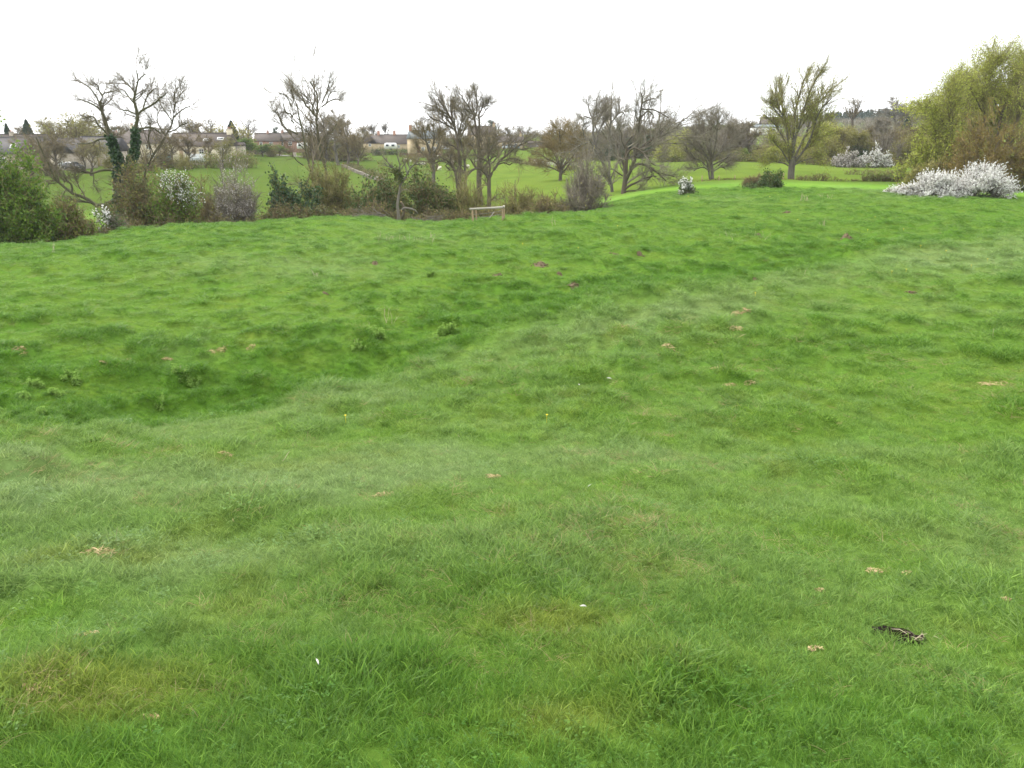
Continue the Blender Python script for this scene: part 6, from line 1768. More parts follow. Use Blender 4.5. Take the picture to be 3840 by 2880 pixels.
house('long_roofed_house', 'long brown roofed house behind the white caravan', 1470, 312, 13.5, 7, 2.2, 3.0, -2, 'cotswold', 'roof_brown', [('f', 0.7, 0.5, 1.0, 1.0)], [(0.10, 1.2, 0.9), (0.55, 1.3, 0.9), (0.98, 0.2, 0.8)], pbase=560, pots=True)
house('slate_roofed_house', 'yellow stone house with blue grey slate roof and gable chimney', 1590, 264, 10.0, 6.2, 4.4, 2.2, 22, 'cotswold', 'roof_slate',
      [('f', 0.12, 2.7, 0.9, 1.1), ('f', 0.55, 2.7, 0.9, 1.1), ('f', 0.82, 2.7, 0.9, 1.1), ('f', 0.72, 0.5, 1.1, 1.2), ('f', 0.35, 0.5, 1.0, 1.2)], [(0.04, 1.6, 0.9)], [(0.2, 0.9, 1.9, 'maroon')], pbase=572, pots=True)
house('tall_stone_house', 'tall yellow stone house with end chimney behind the central bare trees', 1806, 302, 9.6, 7, 5.2, 2.8, -4, 'cotswold', 'roof_brown',
      [('f', 0.2, 3.2, 1.0, 1.2), ('f', 0.5, 3.2, 1.0, 1.2), ('f', 0.8, 3.2, 1.0, 1.2), ('f', 0.2, 0.8, 1.1, 1.2), ('f', 0.8, 0.8, 1.1, 1.2)], [(0.03, 1.5, 0.9), (0.97, 0.8, 0.9)], pbase=560)
house('low_cottage', 'long low stone cottage with four white windows right of the central trees', 1912, 300, 9.8, 6, 2.3, 1.9, 0, 'cotswold', 'roof_brown',
      [('f', 0.26, 0.5, 1.1, 1.4), ('f', 0.52, 0.6, 1.1, 1.2), ('f', 0.72, 0.6, 1.1, 1.2), ('f', 0.9, 0.8, 0.8, 1.0)], [(0.9, 1.0, 0.8)], pbase=557)
house('low_barn', 'low dark boarded barn right of the long low cottage', 2024, 306, 8.4, 6, 2.4, 0.5, -3, 'barn_board', 'roof_brown', [('f', 0.42, 0.7, 0.8, 0.9)], [], pbase=562, cat='barn')
house('white_building', 'white walled low building above the right tree line', 2880, 322, 10.5, 6, 2.2, 0.9, 3, 'white_wall', 'roof_slate', [('f', 0.3, 0.7, 1.0, 1.0), ('f', 0.7, 0.7, 1.0, 1.0)], [], pbase=500)
house('hill_house', 'brown roofed house just behind the white walled low building', 2895, 338, 8.0, 6, 2.6, 2.3, -10, 'pale_stone', 'roof_brown', [('f', 0.5, 0.7, 1.0, 1.0)], [(0.15, 0.8, 0.8)], pbase=488)
house('hill_house', 'pale stone house half hidden right of the pollard willow', 3092, 330, 6.0, 5, 2.6, 1.8, 12, 'pale_stone', 'roof_brown', [('f', 0.5, 0.8, 1.0, 1.0)], [], pbase=500)

# church spire
def church():
    g = G(2284, 520)
    base = g.z
    root = empty('church', (g.x, g.y, base), 'pale grey church spire rising behind the slender bare tree', 'church')
    tip = at(2284, 400, 520).z - base; sh = at(2284, 478, 520).z - base
    tb = MB(); tb.box((-3.0, -3.0, -1), (3.0, 3.0, sh)); tb.box((-3.2, -3.2, sh), (3.2, 3.2, sh + 0.5)); t = tb.build('tower', M['pale_stone'], root)
    lv = MB()
    lv.prism([(-0.6, sh - 4.2), (0.6, sh - 4.2), (0.6, sh - 2.2), (0, sh - 1.3), (-0.6, sh - 2.2)], -3.12, -2.98); lv.build('belfry_opening', M['pane'], t)
    n = 8
    a = np.arange(n) * 2 * math.pi / n + math.pi / 8
    sp = MB()
    V = [(2.7 * math.cos(q), 2.7 * math.sin(q), sh + 0.5) for q in a] + [(0, 0, tip)]
    sp.add(V, None, [(i, (i + 1) % n, n) for i in range(n)]); sp.build('spire', M['pale_stone'], root)
    fb = MB(); fb.bar((0, 0, tip - 0.3), (0, 0, tip + 1.4), 0.09, 5, 0.04); fb.bar((-0.45, 0, tip + 0.8), (0.45, 0, tip + 0.8), 0.05, 5); fb.build('finial', M['wire'], root)
church()

# caravans, cars
def wheel(root, x, y, r):
    mb = MB()
    n = 12
    a = np.arange(n) * 2 * math.pi / n
    prof = [(x + r * math.cos(q), r + r * math.sin(q)) for q in a]
    mb.prism(prof, y - 0.1, y + 0.1)
    w = mb.build('wheel', M['rubber'], root)
    hb = MB(); prof = [(x + r * 0.55 * math.cos(q), r + r * 0.55 * math.sin(q)) for q in a]
    hb.prism(prof, y - 0.115, y + 0.115); hb.build('hub', M['wire'], w)

def caravan(px, Y, L, h, label, yaw, pbase=None, name='caravan'):
    g = at(px, pbase, Y) if pbase else G(px, Y)
    root = empty(name, (g.x, g.y, g.z), label, name.split('_')[-1], None, math.radians(yaw))
    c = 0.35
    prof = [(-L / 2, 0.4), (L / 2, 0.4), (L / 2, h - c * 1.6), (L / 2 - c * 0.6, h - 0.08), (L / 2 - c * 1.6, h), (-L / 2 + c * 1.6, h), (-L / 2 + c * 0.5, h - 0.12), (-L / 2, h - c * 2.4)]
    mb = MB(); mb.prism(prof, -1.05, 1.05); mb.build('body', M['white_paint'], root)
    for x0, x1 in ((-L * 0.36, -L * 0.12), (L * 0.10, L * 0.36)):
        f = MB(); f.box((x0, -1.09, h * 0.5), (x1, -1.04, h * 0.8)); fr = f.build('window', M['wire'], root)
        p = MB(); p.box((x0 + 0.06, -1.105, h * 0.5 + 0.06), (x1 - 0.06, -1.08, h * 0.8 - 0.06)); p.build('pane', M['pane'], fr)
    d = MB(); d.box((-L * 0.08, -1.085, 0.5), (L * 0.06, -1.04, h * 0.86)); d.build('door', M['white_wall'], root)
    wheel(root, 0.1, -0.95, 0.33); wheel(root, 0.1, 0.95, 0.33)
    tb = MB(); tb.bar((L / 2, 0, 0.45), (L / 2 + 0.9, 0, 0.45), 0.05, 5); tb.build('tow_bar', M['wire'], root)

def car(px, Y, paint, label, yaw=0.0, pbase=None):
    g = at(px, pbase, Y) if pbase else G(px, Y)
    root = empty('parked_car', (g.x, g.y, g.z), label, 'car', 'cars parked in the village', math.radians(yaw))
    low = [(-2.05, 0.32), (2.05, 0.32), (2.1, 0.62), (1.95, 0.82), (1.05, 0.94), (-1.75, 0.98), (-2.08, 0.8)]
    mb = MB(); mb.prism(low, -0.84, 0.84)
    V = [(-1.75, -0.80, 0.96), (1.1, -0.80, 0.93), (0.45, -0.64, 1.45), (-1.2, -0.64, 1.47), (-1.75, 0.80, 0.96), (1.1, 0.80, 0.93), (0.45, 0.64, 1.45), (-1.2, 0.64, 1.47)]
    mb.add(V, [(0, 1, 2, 3), (5, 4, 7, 6), (3, 2, 6, 7), (1, 5, 6, 2), (4, 0, 3, 7)])
    mb.build('body', paint, root)
    for y0, s in ((-0.80, -1), (0.80, 1)):
        for xa, xb, ta, tb_ in ((-1.45, -0.45, -1.1, -0.42), (-0.35, 0.85, -0.32, 0.4)):
            p = MB(); o = 0.015 * s
            P = [(xa, y0 * 0.99 + o, 1.0), (xb, y0 * 0.99 + o, 0.99), (tb_, y0 * 0.82 + o, 1.40), (ta, y0 * 0.82 + o, 1.40)]
            P2 = [(a, b - 0.03 * s, c) for a, b, c in P]
            p.add(P + P2, [(0, 1, 2, 3), (7, 6, 5, 4), (0, 4, 5, 1), (1, 5, 6, 2), (2, 6, 7, 3), (3, 7, 4, 0)]); p.build('window', M['pane'], root)
    p = MB(); P = [(1.08, -0.7, 0.97), (1.08, 0.7, 0.97), (0.5, 0.56, 1.42), (0.5, -0.56, 1.42)]
    p.add(P + [(a - 0.03, b, c) for a, b, c in P], [(0, 1, 2, 3), (7, 6, 5, 4)]); p.build('windscreen', M['pane'], root)
    for x in (-1.25, 1.3):
        for y in (-0.78, 0.78): wheel(root, x, y, 0.31)
    for y in (-0.6, 0.6):
        p = MB(); p.box((2.0, y - 0.15, 0.6), (2.11, y + 0.15, 0.74)); p.build('headlight', M['white_paint'], root)

caravan(1465, 280, 4.1, 2.3, 'white touring caravan parked behind the dark hedge', 3, pbase=562)
caravan(1140, 262, 3.8, 2.2, 'white camper parked behind the thin leaning trunk', -6, pbase=562, name='white_caravan')
M['paint_silver'] = plain('silver_paint', (0.50, 0.55, 0.58), (0.42, 0.46, 0.5), 0.3, 1, 2, spec=0.5)
M['paint_blue'] = plain('blue_paint', (0.08, 0.18, 0.26), (0.06, 0.14, 0.2), 0.3, 1, 2, spec=0.5)
M['paint_dark'] = plain('dark_paint', (0.04, 0.045, 0.055), (0.03, 0.033, 0.04), 0.3, 1, 2, spec=0.5)
car(1906, 288, M['paint_silver'], 'pale silver car in front of the long low cottage', 8, 559)
car(1926, 291, M['paint_blue'], 'blue car at the right of the pale silver one by the cottage', -6, 559)
car(1856, 292, M['paint_dark'], 'dark car left of the long low cottage', 4, 559)
car(1664, 276, M['paint_silver'], 'pale car beside the slate roofed house', -5, 565)
car(276, 158, M['paint_dark'], 'dark car before the pale stone gable at left', -20, 636)

# garden things
def shed():
    g = at(617, 608, 174)
    root = empty('garden_shed', (g.x, g.y, g.z), 'small teal painted shed right of the cream house', 'shed')
    mb = MB(); mb.box((-1.1, -0.9, -0.6), (1.1, 0.9, 1.3)); mb.build('wall', M['teal'], root)
    rb = MB(); rb.prism([(-1.1, 1.28), (0, 1.75), (1.1, 1.28), (1.1, 1.38), (0, 1.85), (-1.1, 1.38)], -1.25, 1.25, 'x'); rb.build('roof', M['roof_grey'], root)
    db = MB(); db.box((-0.35, -0.94, -0.2), (0.35, -0.89, 1.15)); db.build('door', M['teal'], root)
shed()
def greenhouse():
    g = at(742, 612, 188)
    root = empty('greenhouse', (g.x, g.y, g.z), 'whitish glass greenhouse on the slope below the dark roofed house', 'greenhouse')
    w, d, e, r = 3.6, 2.4, 1.3, 0.7
    fb = MB()
    for k in range(5):
        x = -w / 2 + w * k / 4
        fb.bar((x, -d / 2, 0), (x, -d / 2, e), 0.04, 4); fb.bar((x, -d / 2, e), (x, 0, e + r), 0.04, 4); fb.bar((x, d / 2, e), (x, 0, e + r), 0.04, 4); fb.bar((x, d / 2, 0), (x, d / 2, e), 0.04, 4)
    fb.bar((-w / 2, 0, e + r), (w / 2, 0, e + r), 0.05, 4); fb.bar((-w / 2, -d / 2, e), (w / 2, -d / 2, e), 0.05, 4)
    fb.build('frame', M['white_paint'], root)
    for k in range(4):
        x0 = -w / 2 + w * k / 4 + 0.05; x1 = x0 + w / 4 - 0.1
        p = MB(); p.box((x0, -d / 2 - 0.01, 0.05), (x1, -d / 2 + 0.01, e - 0.05)); p.build('pane', M['greenhouse_glass'], root)
        q = MB(); a = np.array([[x0, -d / 2 + 0.03, e + 0.05], [x1, -d / 2 + 0.03, e + 0.05], [x1, -0.04, e + r], [x0, -0.04, e + r]])
        q.add(np.vstack([a, a - np.array([0, 0, 0.02])]), [(0, 1, 2, 3), (7, 6, 5, 4), (0, 4, 5, 1), (2, 6, 7, 3)]); q.build('pane', M['greenhouse_glass'], root)
    b = MB(); b.box((-w / 2, -d / 2, -0.8), (w / 2, d / 2, 0.0)); b.build('plinth', M['pale_stone'], root)
M['greenhouse_glass'] = plain('greenhouse_glass', (0.40, 0.43, 0.42), (0.30, 0.33, 0.32), 0.15, 1, 2, spec=0.6)
greenhouse()
def garden_wall():
    g = at(732, 590, 194)
    root = empty('garden_wall', (g.x, g.y, g.z), 'white terrace wall with capped top in front of the dark roofed house', 'wall')
    w = MB(); w.box((-2.3, -0.12, -0.9), (2.3, 0.12, 0.55)); w.build('wall', M['white_wall'], root)
    c = MB(); c.box((-2.4, -0.18, 0.55), (2.4, 0.18, 0.65)); c.build('coping', M['white_paint'], root)
garden_wall()

def rail_fence(name, label, cat, path, post_h, rails, mat, gap=2.0, r=0.07, board=False, seed=5):
    rng = np.random.default_rng(seed)
    pts = [G(a, b) for a, b in path]
    P = np.array([(p.x, p.y) for p in pts])
    seg = np.concatenate([[0], np.cumsum(np.linalg.norm(np.diff(P, axis=0), axis=1))])
    n = max(int(seg[-1] / gap), 1)
    root = empty(name, tuple(pts[0]), label, cat)
    o0 = Vector(pts[0])
    prev = None
    for k in range(n + 1):
        s = seg[-1] * k / n
        x = np.interp(s, seg, P[:, 0]); y = np.interp(s, seg, P[:, 1]); z = float(H([x], [y])[0])
        b = Vector((x, y, z)) - o0
        mb = MB(); mb.bar(tuple(b + Vector((0, 0, -0.3))), tuple(b + Vector((rng.normal(0, .03), 0, post_h))), r, 6); mb.build('post', mat, root)
        if prev is not None:
            for zz in rails:
                q = MB(); q.bar(tuple(prev + Vector((0, -r, zz))), tuple(b + Vector((0, -r, zz))), r * 0.6, 4); q.build('board' if board else 'rail', mat, root)
        prev = b
    return root
rail_fence('field_fence', 'post and rail fence with a gate like top rail below the left brick house', 'fence', [(900, 238), (1000, 243)], 1.1, (0.35, 0.7, 1.0), M['timber_grey'], 1.8)
rail_fence('maroon_fence', 'dark maroon board fence along the foot of the slate roofed house', 'fence', [(1500, 258), (1600, 256), (1712, 256)], 1.3, (0.15, 0.42, 0.69, 0.96, 1.2), M['maroon'], 2.4, 0.11, True)
def pole():
    g = G(956, 246)
    root = empty('utility_pole', tuple(g), 'wooden utility pole standing behind the field gate fence', 'pole')
    h = at(956, 518, 246).z - g.z
    mb = MB(); mb.bar((0, 0, -0.5), (0, 0, h), 0.16, 8, 0.12); mb.build('shaft', M['timber'], root)
    cb = MB(); cb.bar((-0.7, 0, h - 0.4), (0.7, 0, h - 0.4), 0.06, 4); cb.build('crossarm', M['timber'], root)
pole()
def pier():
    g = G(1105, 252)
    root = empty('gate_pier', tuple(g), 'pale square gate pier beside the lane below the brick houses', 'pier')
    mb = MB(); mb.box((-0.42, -0.42, -0.4), (0.42, 0.42, 0.95)); mb.build('shaft', M['pale_stone'], root)
    cb = MB(); cb.box((-0.5, -0.5, 0.95), (0.5, 0.5, 1.08)); cb.build('cap', M['pale_stone'], root)
pier()
def lane():
    xs = np.linspace(1030, 1180, 16)
    A = [G(x, 247 + 1.0 * math.sin(x / 30)) for x in xs]; B = [G(x, 250.5 + 1.0 * math.sin(x / 30)) for x in xs]
    V = [(p.x, p.y, p.z + 0.1) for p in A] + [(p.x, p.y, p.z + 0.16) for p in B]
    n = len(xs)
    tag(obj('lane', mesh_from('lane', V, [(i, i + 1, n + i + 1, n + i) for i in range(n - 1)]), M['tarmac']), kind='structure')
lane()

# sheep
M['fleece'] = plain('fleece', (0.70, 0.66, 0.56), (0.56, 0.52, 0.43), 0.95, 8, 5, 0.5)
M['sheep_face'] = plain('sheep_face', (0.62, 0.57, 0.48), (0.45, 0.40, 0.33), 0.9, 8, 3)
def sheep_mesh(pose):
    """one continuous body grown with the skin modifier"""
    hz = {'graze': 0.16, 'stand': 0.92, 'lie': 0.62}[pose]
    hx = {'graze': 0.72, 'stand': 0.66, 'lie': 0.6}[pose]
    zb = 0.60 if pose != 'lie' else 0.30
    V = [(-0.42, 0, zb + 0.02), (-0.15, 0, zb + 0.04), (0.15, 0, zb + 0.03), (0.40, 0, zb + 0.06), (0.52, 0, (zb + hz) / 2 + 0.08), (hx - 0.02, 0, hz + 0.03), (hx + 0.14, 0, hz - 0.05)]
    E = [(0, 1), (1, 2), (2, 3), (3, 4), (4, 5), (5, 6)]
    R = [0.22, 0.29, 0.28, 0.22, 0.13, 0.095, 0.05]
    if pose != 'lie':
        for bx, att in ((-0.40, 0), (0.36, 3)):
            for s in (-1, 1):
                i = len(V)
                back = -0.05 if att == 0 else 0.02
                V += [(bx, 0.13 * s, 0.42), (bx + back, 0.14 * s, 0.22), (bx, 0.14 * s, 0.0)]
                E += [(att, i), (i, i + 1), (i + 1, i + 2)]; R += [0.09, 0.042, 0.04]
    i = len(V); V += [(-0.62, 0, zb - 0.08)]; E += [(0, i)]; R += [0.05]
    for s in (-1, 1):
        i = len(V); V += [(hx - 0.04, 0.13 * s, hz + 0.06)]; E += [(5, i)]; R += [0.03]
    me = bpy.data.meshes.new('sheep_body')
    me.from_pydata(V, E, [])
    o = bpy.data.objects.new('sheep_tmp', me)
    COL.objects.link(o)
    md = o.modifiers.new('skin', 'SKIN')
    for k, r in enumerate(R):
        me.skin_vertices[0].data[k].radius = (r, r)
    me.skin_vertices[0].data[1].use_root = True
    o.modifiers.new('sub', 'SUBSURF').levels = 1
    dg = bpy.context.evaluated_depsgraph_get()
    out = bpy.data.meshes.new_from_object(o.evaluated_get(dg))
    out.name = 'sheep_body'
    bpy.data.objects.remove(o)
    for p in out.polygons: p.use_smooth = True
    out.materials.append(M['fleece'])
    return out
SHEEP = {k: sheep_mesh(k) for k in ('graze', 'stand', 'lie')}
FLOCK = [(1553, 580, 'stand', 'white sheep highest up the field, just below the maroon fence'), (1520, 601, 'graze', 'grazing sheep leftmost of the flock seen over the lopped tree'),
         (1540, 602, 'graze', 'grazing sheep second from left over the lopped tree'), (1560, 611, 'stand', 'sheep third from left over the lopped tree'),
         (1586, 614, 'lie', 'sheep lying at the right tips of the lopped tree'), (1637, 590, 'stand', 'sheep up the slope just right of the round headed bare tree crown base'),
         (1640, 625, 'stand', 'largest white sheep right beside the round headed tree trunk'), (1649, 633, 'graze', 'grazing sheep touching the largest one'),
         (1678, 581, 'graze', 'sheep high in the field left of the forked tree'), (1684, 594, 'lie', 'sheep lying below the high one left of the forked tree'),
         (1697, 590, 'stand', 'sheep nearest the left stem of the forked tree'), (1698, 606, 'graze', 'grazing sheep behind the left stem of the forked tree'),
         (1752, 627, 'stand', 'sheep right of the slim tree trunk'), (1790, 607, 'graze', 'sheep behind the thick trunked tree')]
for k, (px_, py_, pose, lab_) in enumerate(FLOCK):
    lo, hi = 150.0, 280.0
    for _ in range(24):                                     # depth at which the pasture shows at that row
        mid = (lo + hi) / 2
        if to_px(*G(px_, mid))[1] > py_ + 6: lo = mid
        else: hi = mid
    g = G(px_, lo)
    o = obj('sheep', SHEEP[pose], None, None, tuple(g))
    o.rotation_euler = (0, 0, (k * 2.4) % 6.28)
    o.scale = (1.15, 1.15, 1.15)
    tag(o, lab_, 'sheep', 'sheep grazing in the middle field')

# ------------------------------------------------------------------ the timber rail on the meadow edge
def timber_rail():
    Y = min(ground_at(1775, 820).y, ground_at(1884, 826).y)
    print('rail depth', Y)
    m = pxm(Y) * 0.985
    L, Rr = at(1772, 800, Y), at(1887, 800, Y)
    cx = (L.x + Rr.x) / 2
    gl = float(H([L.x], [Y])[0]); gr = float(H([Rr.x], [Y])[0]); 
    top_l = at(1763, 780, Y).z; top_r = at(1889, 773, Y).z
    root = empty('timber_rail', (cx, Y, min(gl, gr)), 'weathered timber rail on paired posts standing on the meadow edge', 'fence')
    o = Vector(root.location)
    def bar(name, a, b, w, t, mat, seed):
        a = np.array(a) - np.array(o); b = np.array(b) - np.array(o)
        mb = MB(); d = norm((b - a)[None])[0]
        s = np.cross(d, [0, 1.0, 0]); s = s / np.linalg.norm(s); u = np.cross(d, s)
        rng = np.random.default_rng(seed)
        V = []
        for f in np.linspace(0, 1, 5):
            p = a + (b - a) * f; k = 1 + rng.uniform(-0.08, 0.08)
            for sx, sy in ((-1, -1), (-0.6, -1.05), (1, -0.9), (1, 1), (-1, 0.9)):
                V.append(p + s * sx * w * k / 2 + u * sy * t * k / 2)
        Q = [(i * 5 + j, i * 5 + (j + 1) % 5, i * 5 + 5 + (j + 1) % 5, i * 5 + 5 + j) for i in range(4) for j in range(5)]
        T = [(0, 2, 1), (0, 3, 2), (0, 4, 3), (20, 21, 22), (20, 22, 23), (20, 23, 24)]
        mb.add(V, Q, T)
        return mb.build(name, mat, root)
    bar('rail', (L.x - 0.20, Y - 0.16, top_l - 0.06), (Rr.x + 0.12, Y - 0.16, top_r - 0.06), 0.125, 0.10, M['timber_grey'], 1)
    bar('rail', (L.x - 0.05, Y + 0.14, top_l - 0.10), (Rr.x + 0.10, Y + 0.14, top_r - 0.05), 0.10, 0.10, M['timber_grey'], 2)
    for x, dy, g, t, w, sd in ((L.x, -0.04, gl, top_l - 0.13, 0.12, 3), (L.x + 0.24, 0.18, gl, top_l - 0.16, 0.10, 4), (Rr.x - 0.06, -0.04, gr, top_r - 0.13, 0.10, 5), (Rr.x + 0.05, 0.16, gr, top_r - 0.11, 0.11, 6)):
        bar('post', (x + 0.03, Y + dy, g - 0.3), (x, Y + dy, t), w, w, M['timber'], sd)
    a = at(1829, 823, Y - 0.05); b = at(1853, 795, Y + 0.25)
    bar('brace', (a.x, a.y, a.z - 0.05), tuple(b), 0.055, 0.05, M['timber_grey'], 7)
    c = MB(); c.box((Rr.x - 0.02 - o.x, Y - 0.24 - o.y, top_r - 0.10 - o.z), (Rr.x + 0.12 - o.x, Y + 0.20 - o.y, top_r + 0.035 - o.z)); c.build('cap', M['timber_grey'], root)
    for f in (0.30, 0.52):
        w = MB(); P = np.array([[(L.x + 0.05 - o.x, Y + 0.05 - o.y, gl + f - o.z + 0.0), (cx - o.x, Y + 0.05 - o.y, (gl + gr) / 2 + f - 0.05 - o.z), (Rr.x - 0.05 - o.x, Y + 0.05 - o.y, gr + f - o.z)]])
        tube(w, P, np.full((1, 3), 0.008), 4); w.build('wire', M['wire'], root)
timber_rail()

# ------------------------------------------------------------------ brushwood below the lopped tree
def brush(name, label, px0, px1, py, Y, n, length, slope, seed, thick=0.03, lift=0.35):
    rng = np.random.default_rng(seed)
    a, b = G(px0, Y), G(px1, Y)
    root = empty(name, tuple(a.lerp(b, 0.5)), label, 'brushwood')
    o = np.array(root.location)
    P, R = [], []
    for k in range(n):
        f = rng.uniform(0, 1)
        x = a.x + (b.x - a.x) * f; y = Y + rng.uniform(-0.5, 0.6)
        z = float(H([x], [y])[0]) + rng.uniform(0.0, lift)
        L = length * rng.uniform(0.5, 1.2)
        d = np.array([slope[0] + rng.normal(0, 0.35), rng.normal(0, 0.4), slope[1] + rng.normal(0, 0.16)]); d /= np.linalg.norm(d)
        pts = [np.array([x, y, z])]
        for q in range(5):
            d = d + rng.normal(0, 0.12, 3); d /= np.linalg.norm(d); pts.append(pts[-1] + d * L / 5)
        p = np.array(pts); p[:, 2] = np.maximum(p[:, 2], H(p[:, 0], p[:, 1]) + 0.03)
        P.append(p - o); R.append(np.linspace(1, 0.35, 6) * thick * rng.uniform(0.5, 1.4))
    P = np.array(P); R = np.array(R)
    mb = MB(); tube(mb, P, R, 5, cap=True)
    mb.build('branches', M['bark_grey'], root)
    t2 = MB(); P2, R2 = spawn(P, R, 5, rng, 0.3, 1.0, (0.4, 1.0), L_abs(0.25, 0.7), 3, -0.03, 0.2, 0.5, 0.009)
    tube(t2, P2, R2, 3); t2.build('twigs', M['twig_grey'], root)
    return root
brush('brushwood_pile', 'heap of cut grey brushwood on the meadow edge left of the lopped tree', 1372, 1468, 806, 62.5, 34, 1.7, (-0.9, 0.16), 501, 0.032)
rb_ = brush('fallen_bough', 'fallen grey bough with splayed twigs lying right of the lopped tree', 1535, 1610, 806, 63.2, 26, 1.4, (0.7, -0.05), 502, 0.026, 0.5)
def bough():
    o = np.array(rb_.location)
    P = np.array([[at(x, y, 63.8) for x, y in ((1506, 790), (1514, 781), (1528, 781), (1545, 784), (1558, 790), (1568, 802))]]) - o
    mb = MB(); tube(mb, P, np.array([[0.09, 0.10, 0.09, 0.075, 0.06, 0.03]]), 8, cap=True); mb.build('bough', M['bark_grey'], rb_)
    c = MB(); p0 = P[0, 0]; c.bar(tuple(p0 + np.array([-0.03, -0.02, 0.0])), tuple(p0 + np.array([0.02, 0, 0.01])), 0.088, 8); c.build('cut_end', M['cut_wood'], rb_)
bough()
def stump():
    g = G(1512, 64.6)
    root = empty('torn_stump', tuple(g), 'short leaning sawn stub with a fresh pale cut beside the lopped tree', 'stump')
    o = np.array(g)
    P = np.array([[at(x, y, 64.6) for x, y in ((1507, 822), (1514, 800), (1517, 780), (1510, 766), (1503, 757))]]) - o
    mb = MB(); tube(mb, P, np.array([[0.11, 0.10, 0.09, 0.085, 0.08]]), 8, cap=True); mb.build('stub', M['bark'], root)
    c = MB(); q = P[0, -1]; d = norm((P[0, -1] - P[0, -2])[None])[0]
    c.bar(tuple(q - d * 0.02), tuple(q + d * 0.03), 0.078, 8); c.build('cut_face', M['cut_wood'], root)
stump()

# fence posts and guarded saplings along the foot of the right field
for px_, Y_, h_, lab_ in ((2631, 103, 0.72, 'upright brown fence post left of the twin stemmed tree'), (2695, 104, 0.62, 'short stake just right of the twin stemmed tree'),
                          (2754, 105, 0.55, 'stake midway between the twin stemmed tree and the round dark bush'), (2936, 105, 0.78, 'crooked post right of the round dark bush')):
    g = G(px_, Y_)
    mb = MB(); mb.bar((0, 0, -0.3), (0.03, 0, h_), 0.065, 7, 0.055)
    tag(mb.build('fence_post', M['timber'], None), lab_, 'post', 'posts along the right field edge').location = g

# ------------------------------------------------------------------ things lying and growing in the meadow
def straw_patch(px, py, wpx, label, seed, n=90, mound=0.02, mat='straw', name='straw_tuft', cat='dead grass', group='dead grass tufts in the meadow', hgt=0.5):
    g = ground_at(px, py)
    r = wpx / 2 * pxm(g.y)
    BARE.append((g.x, g.y, r * 0.8))
    rng = np.random.default_rng(seed)
    a = rng.uniform(0, 6.283, n); q = r * np.sqrt(rng.uniform(0, 1, n))
    x = q * np.cos(a); y = q * np.sin(a) * 0.55
    z = H(x + g.x, y + g.y) - g.z
    hh = r * hgt * np.clip(1 - (q / r) ** 2, 0, 1) + 0.03 * (g.y / 10) ** 0.5
    d = norm(np.stack([rng.normal(0, 1, n), rng.normal(0, 0.8, n), rng.uniform(0.0, 0.5, n)], axis=1))
    L = (r * rng.uniform(0.25, 0.8, n))[:, None]
    p0 = np.stack([x, y, z + hh * rng.uniform(0.3, 1, n)], axis=1)
    P = np.stack([p0 - d * L * 0.5, p0 + np.array([0, 0, 0.02]) * r, p0 + d * L * 0.5 - np.array([0, 0, 0.12]) * r], axis=1)
    w = max(0.0022, 0.00030 * g.y)
    mb = MB(); tube(mb, P, np.array([[0.6, 1.0, 0.3]]) * w * rng.uniform(0.7, 1.4, (n, 1)), 2, rng)
    o = mb.build(name, M[mat], None)
    o.location = g
    return tag(o, label, cat, group)

STRAW = [(78, 1322, 62, 'largest pale straw heap near the left edge of the hollow'), (392, 1362, 36, 'thin straw wisp left of two straw tufts in the hollow'), (476, 1354, 34, 'left one of two neighbouring straw tufts in the hollow'),
         (630, 1352, 42, 'right one of two neighbouring straw tufts in the hollow'), (815, 1322, 84, 'widest flat straw patch in the hollow, left of centre'), (945, 1306, 44, 'straw patch just right of the widest flat one'),
         (845, 1708, 52, 'straw tuft alone on the pale bank at left'), (1850, 1795, 66, 'brown dead patch on the pale bank near the middle'), (1440, 1860, 90, 'broad brown thatch on the pale bank left of the middle'),
         (2515, 1316, 70, 'reddish straw patch on the slope right of the middle'), (2690, 1392, 54, 'reddish straw tuft lower right of the reddish patch'), (2740, 1452, 60, 'faint straw patch below the reddish straw tuft'), (2810, 1448, 50, 'faint straw patch with stalks, right of its twin'),
         (2760, 1240, 60, 'pale straw patch on the right slope below the long tussocks'), (2775, 1180, 66, 'small straw patch on the bright band at right'), (3730, 1448, 120, 'widest brown dead patch near the right edge'),
         (3280, 2150, 72, 'straw tuft above the burrow'), (3395, 2158, 50, 'darker small straw tuft right above the burrow'), (3072, 2222, 44, 'round orange straw tuft left above the burrow'), (3055, 2440, 66, 'straw tuft left of the burrow'),
         (3768, 2255, 40, 'bright straw wisp near the right edge level with the burrow'), (370, 2075, 130, 'yellowish dead patch on the left bank'), (130, 2590, 130, 'brown dead patch at the lower left edge'), (320, 2390, 110, 'pale thatch on the lower left slope'), (560, 2700, 90, 'small straw wisp near the bottom left corner')]
for k, (px_, py_, w_, lab_) in enumerate(STRAW):
    big = py_ > 1900
    straw_patch(px_, py_, w_, lab_, 600 + k, 60 if not big else 46, hgt=0.30 if w_ < 80 else 0.10)

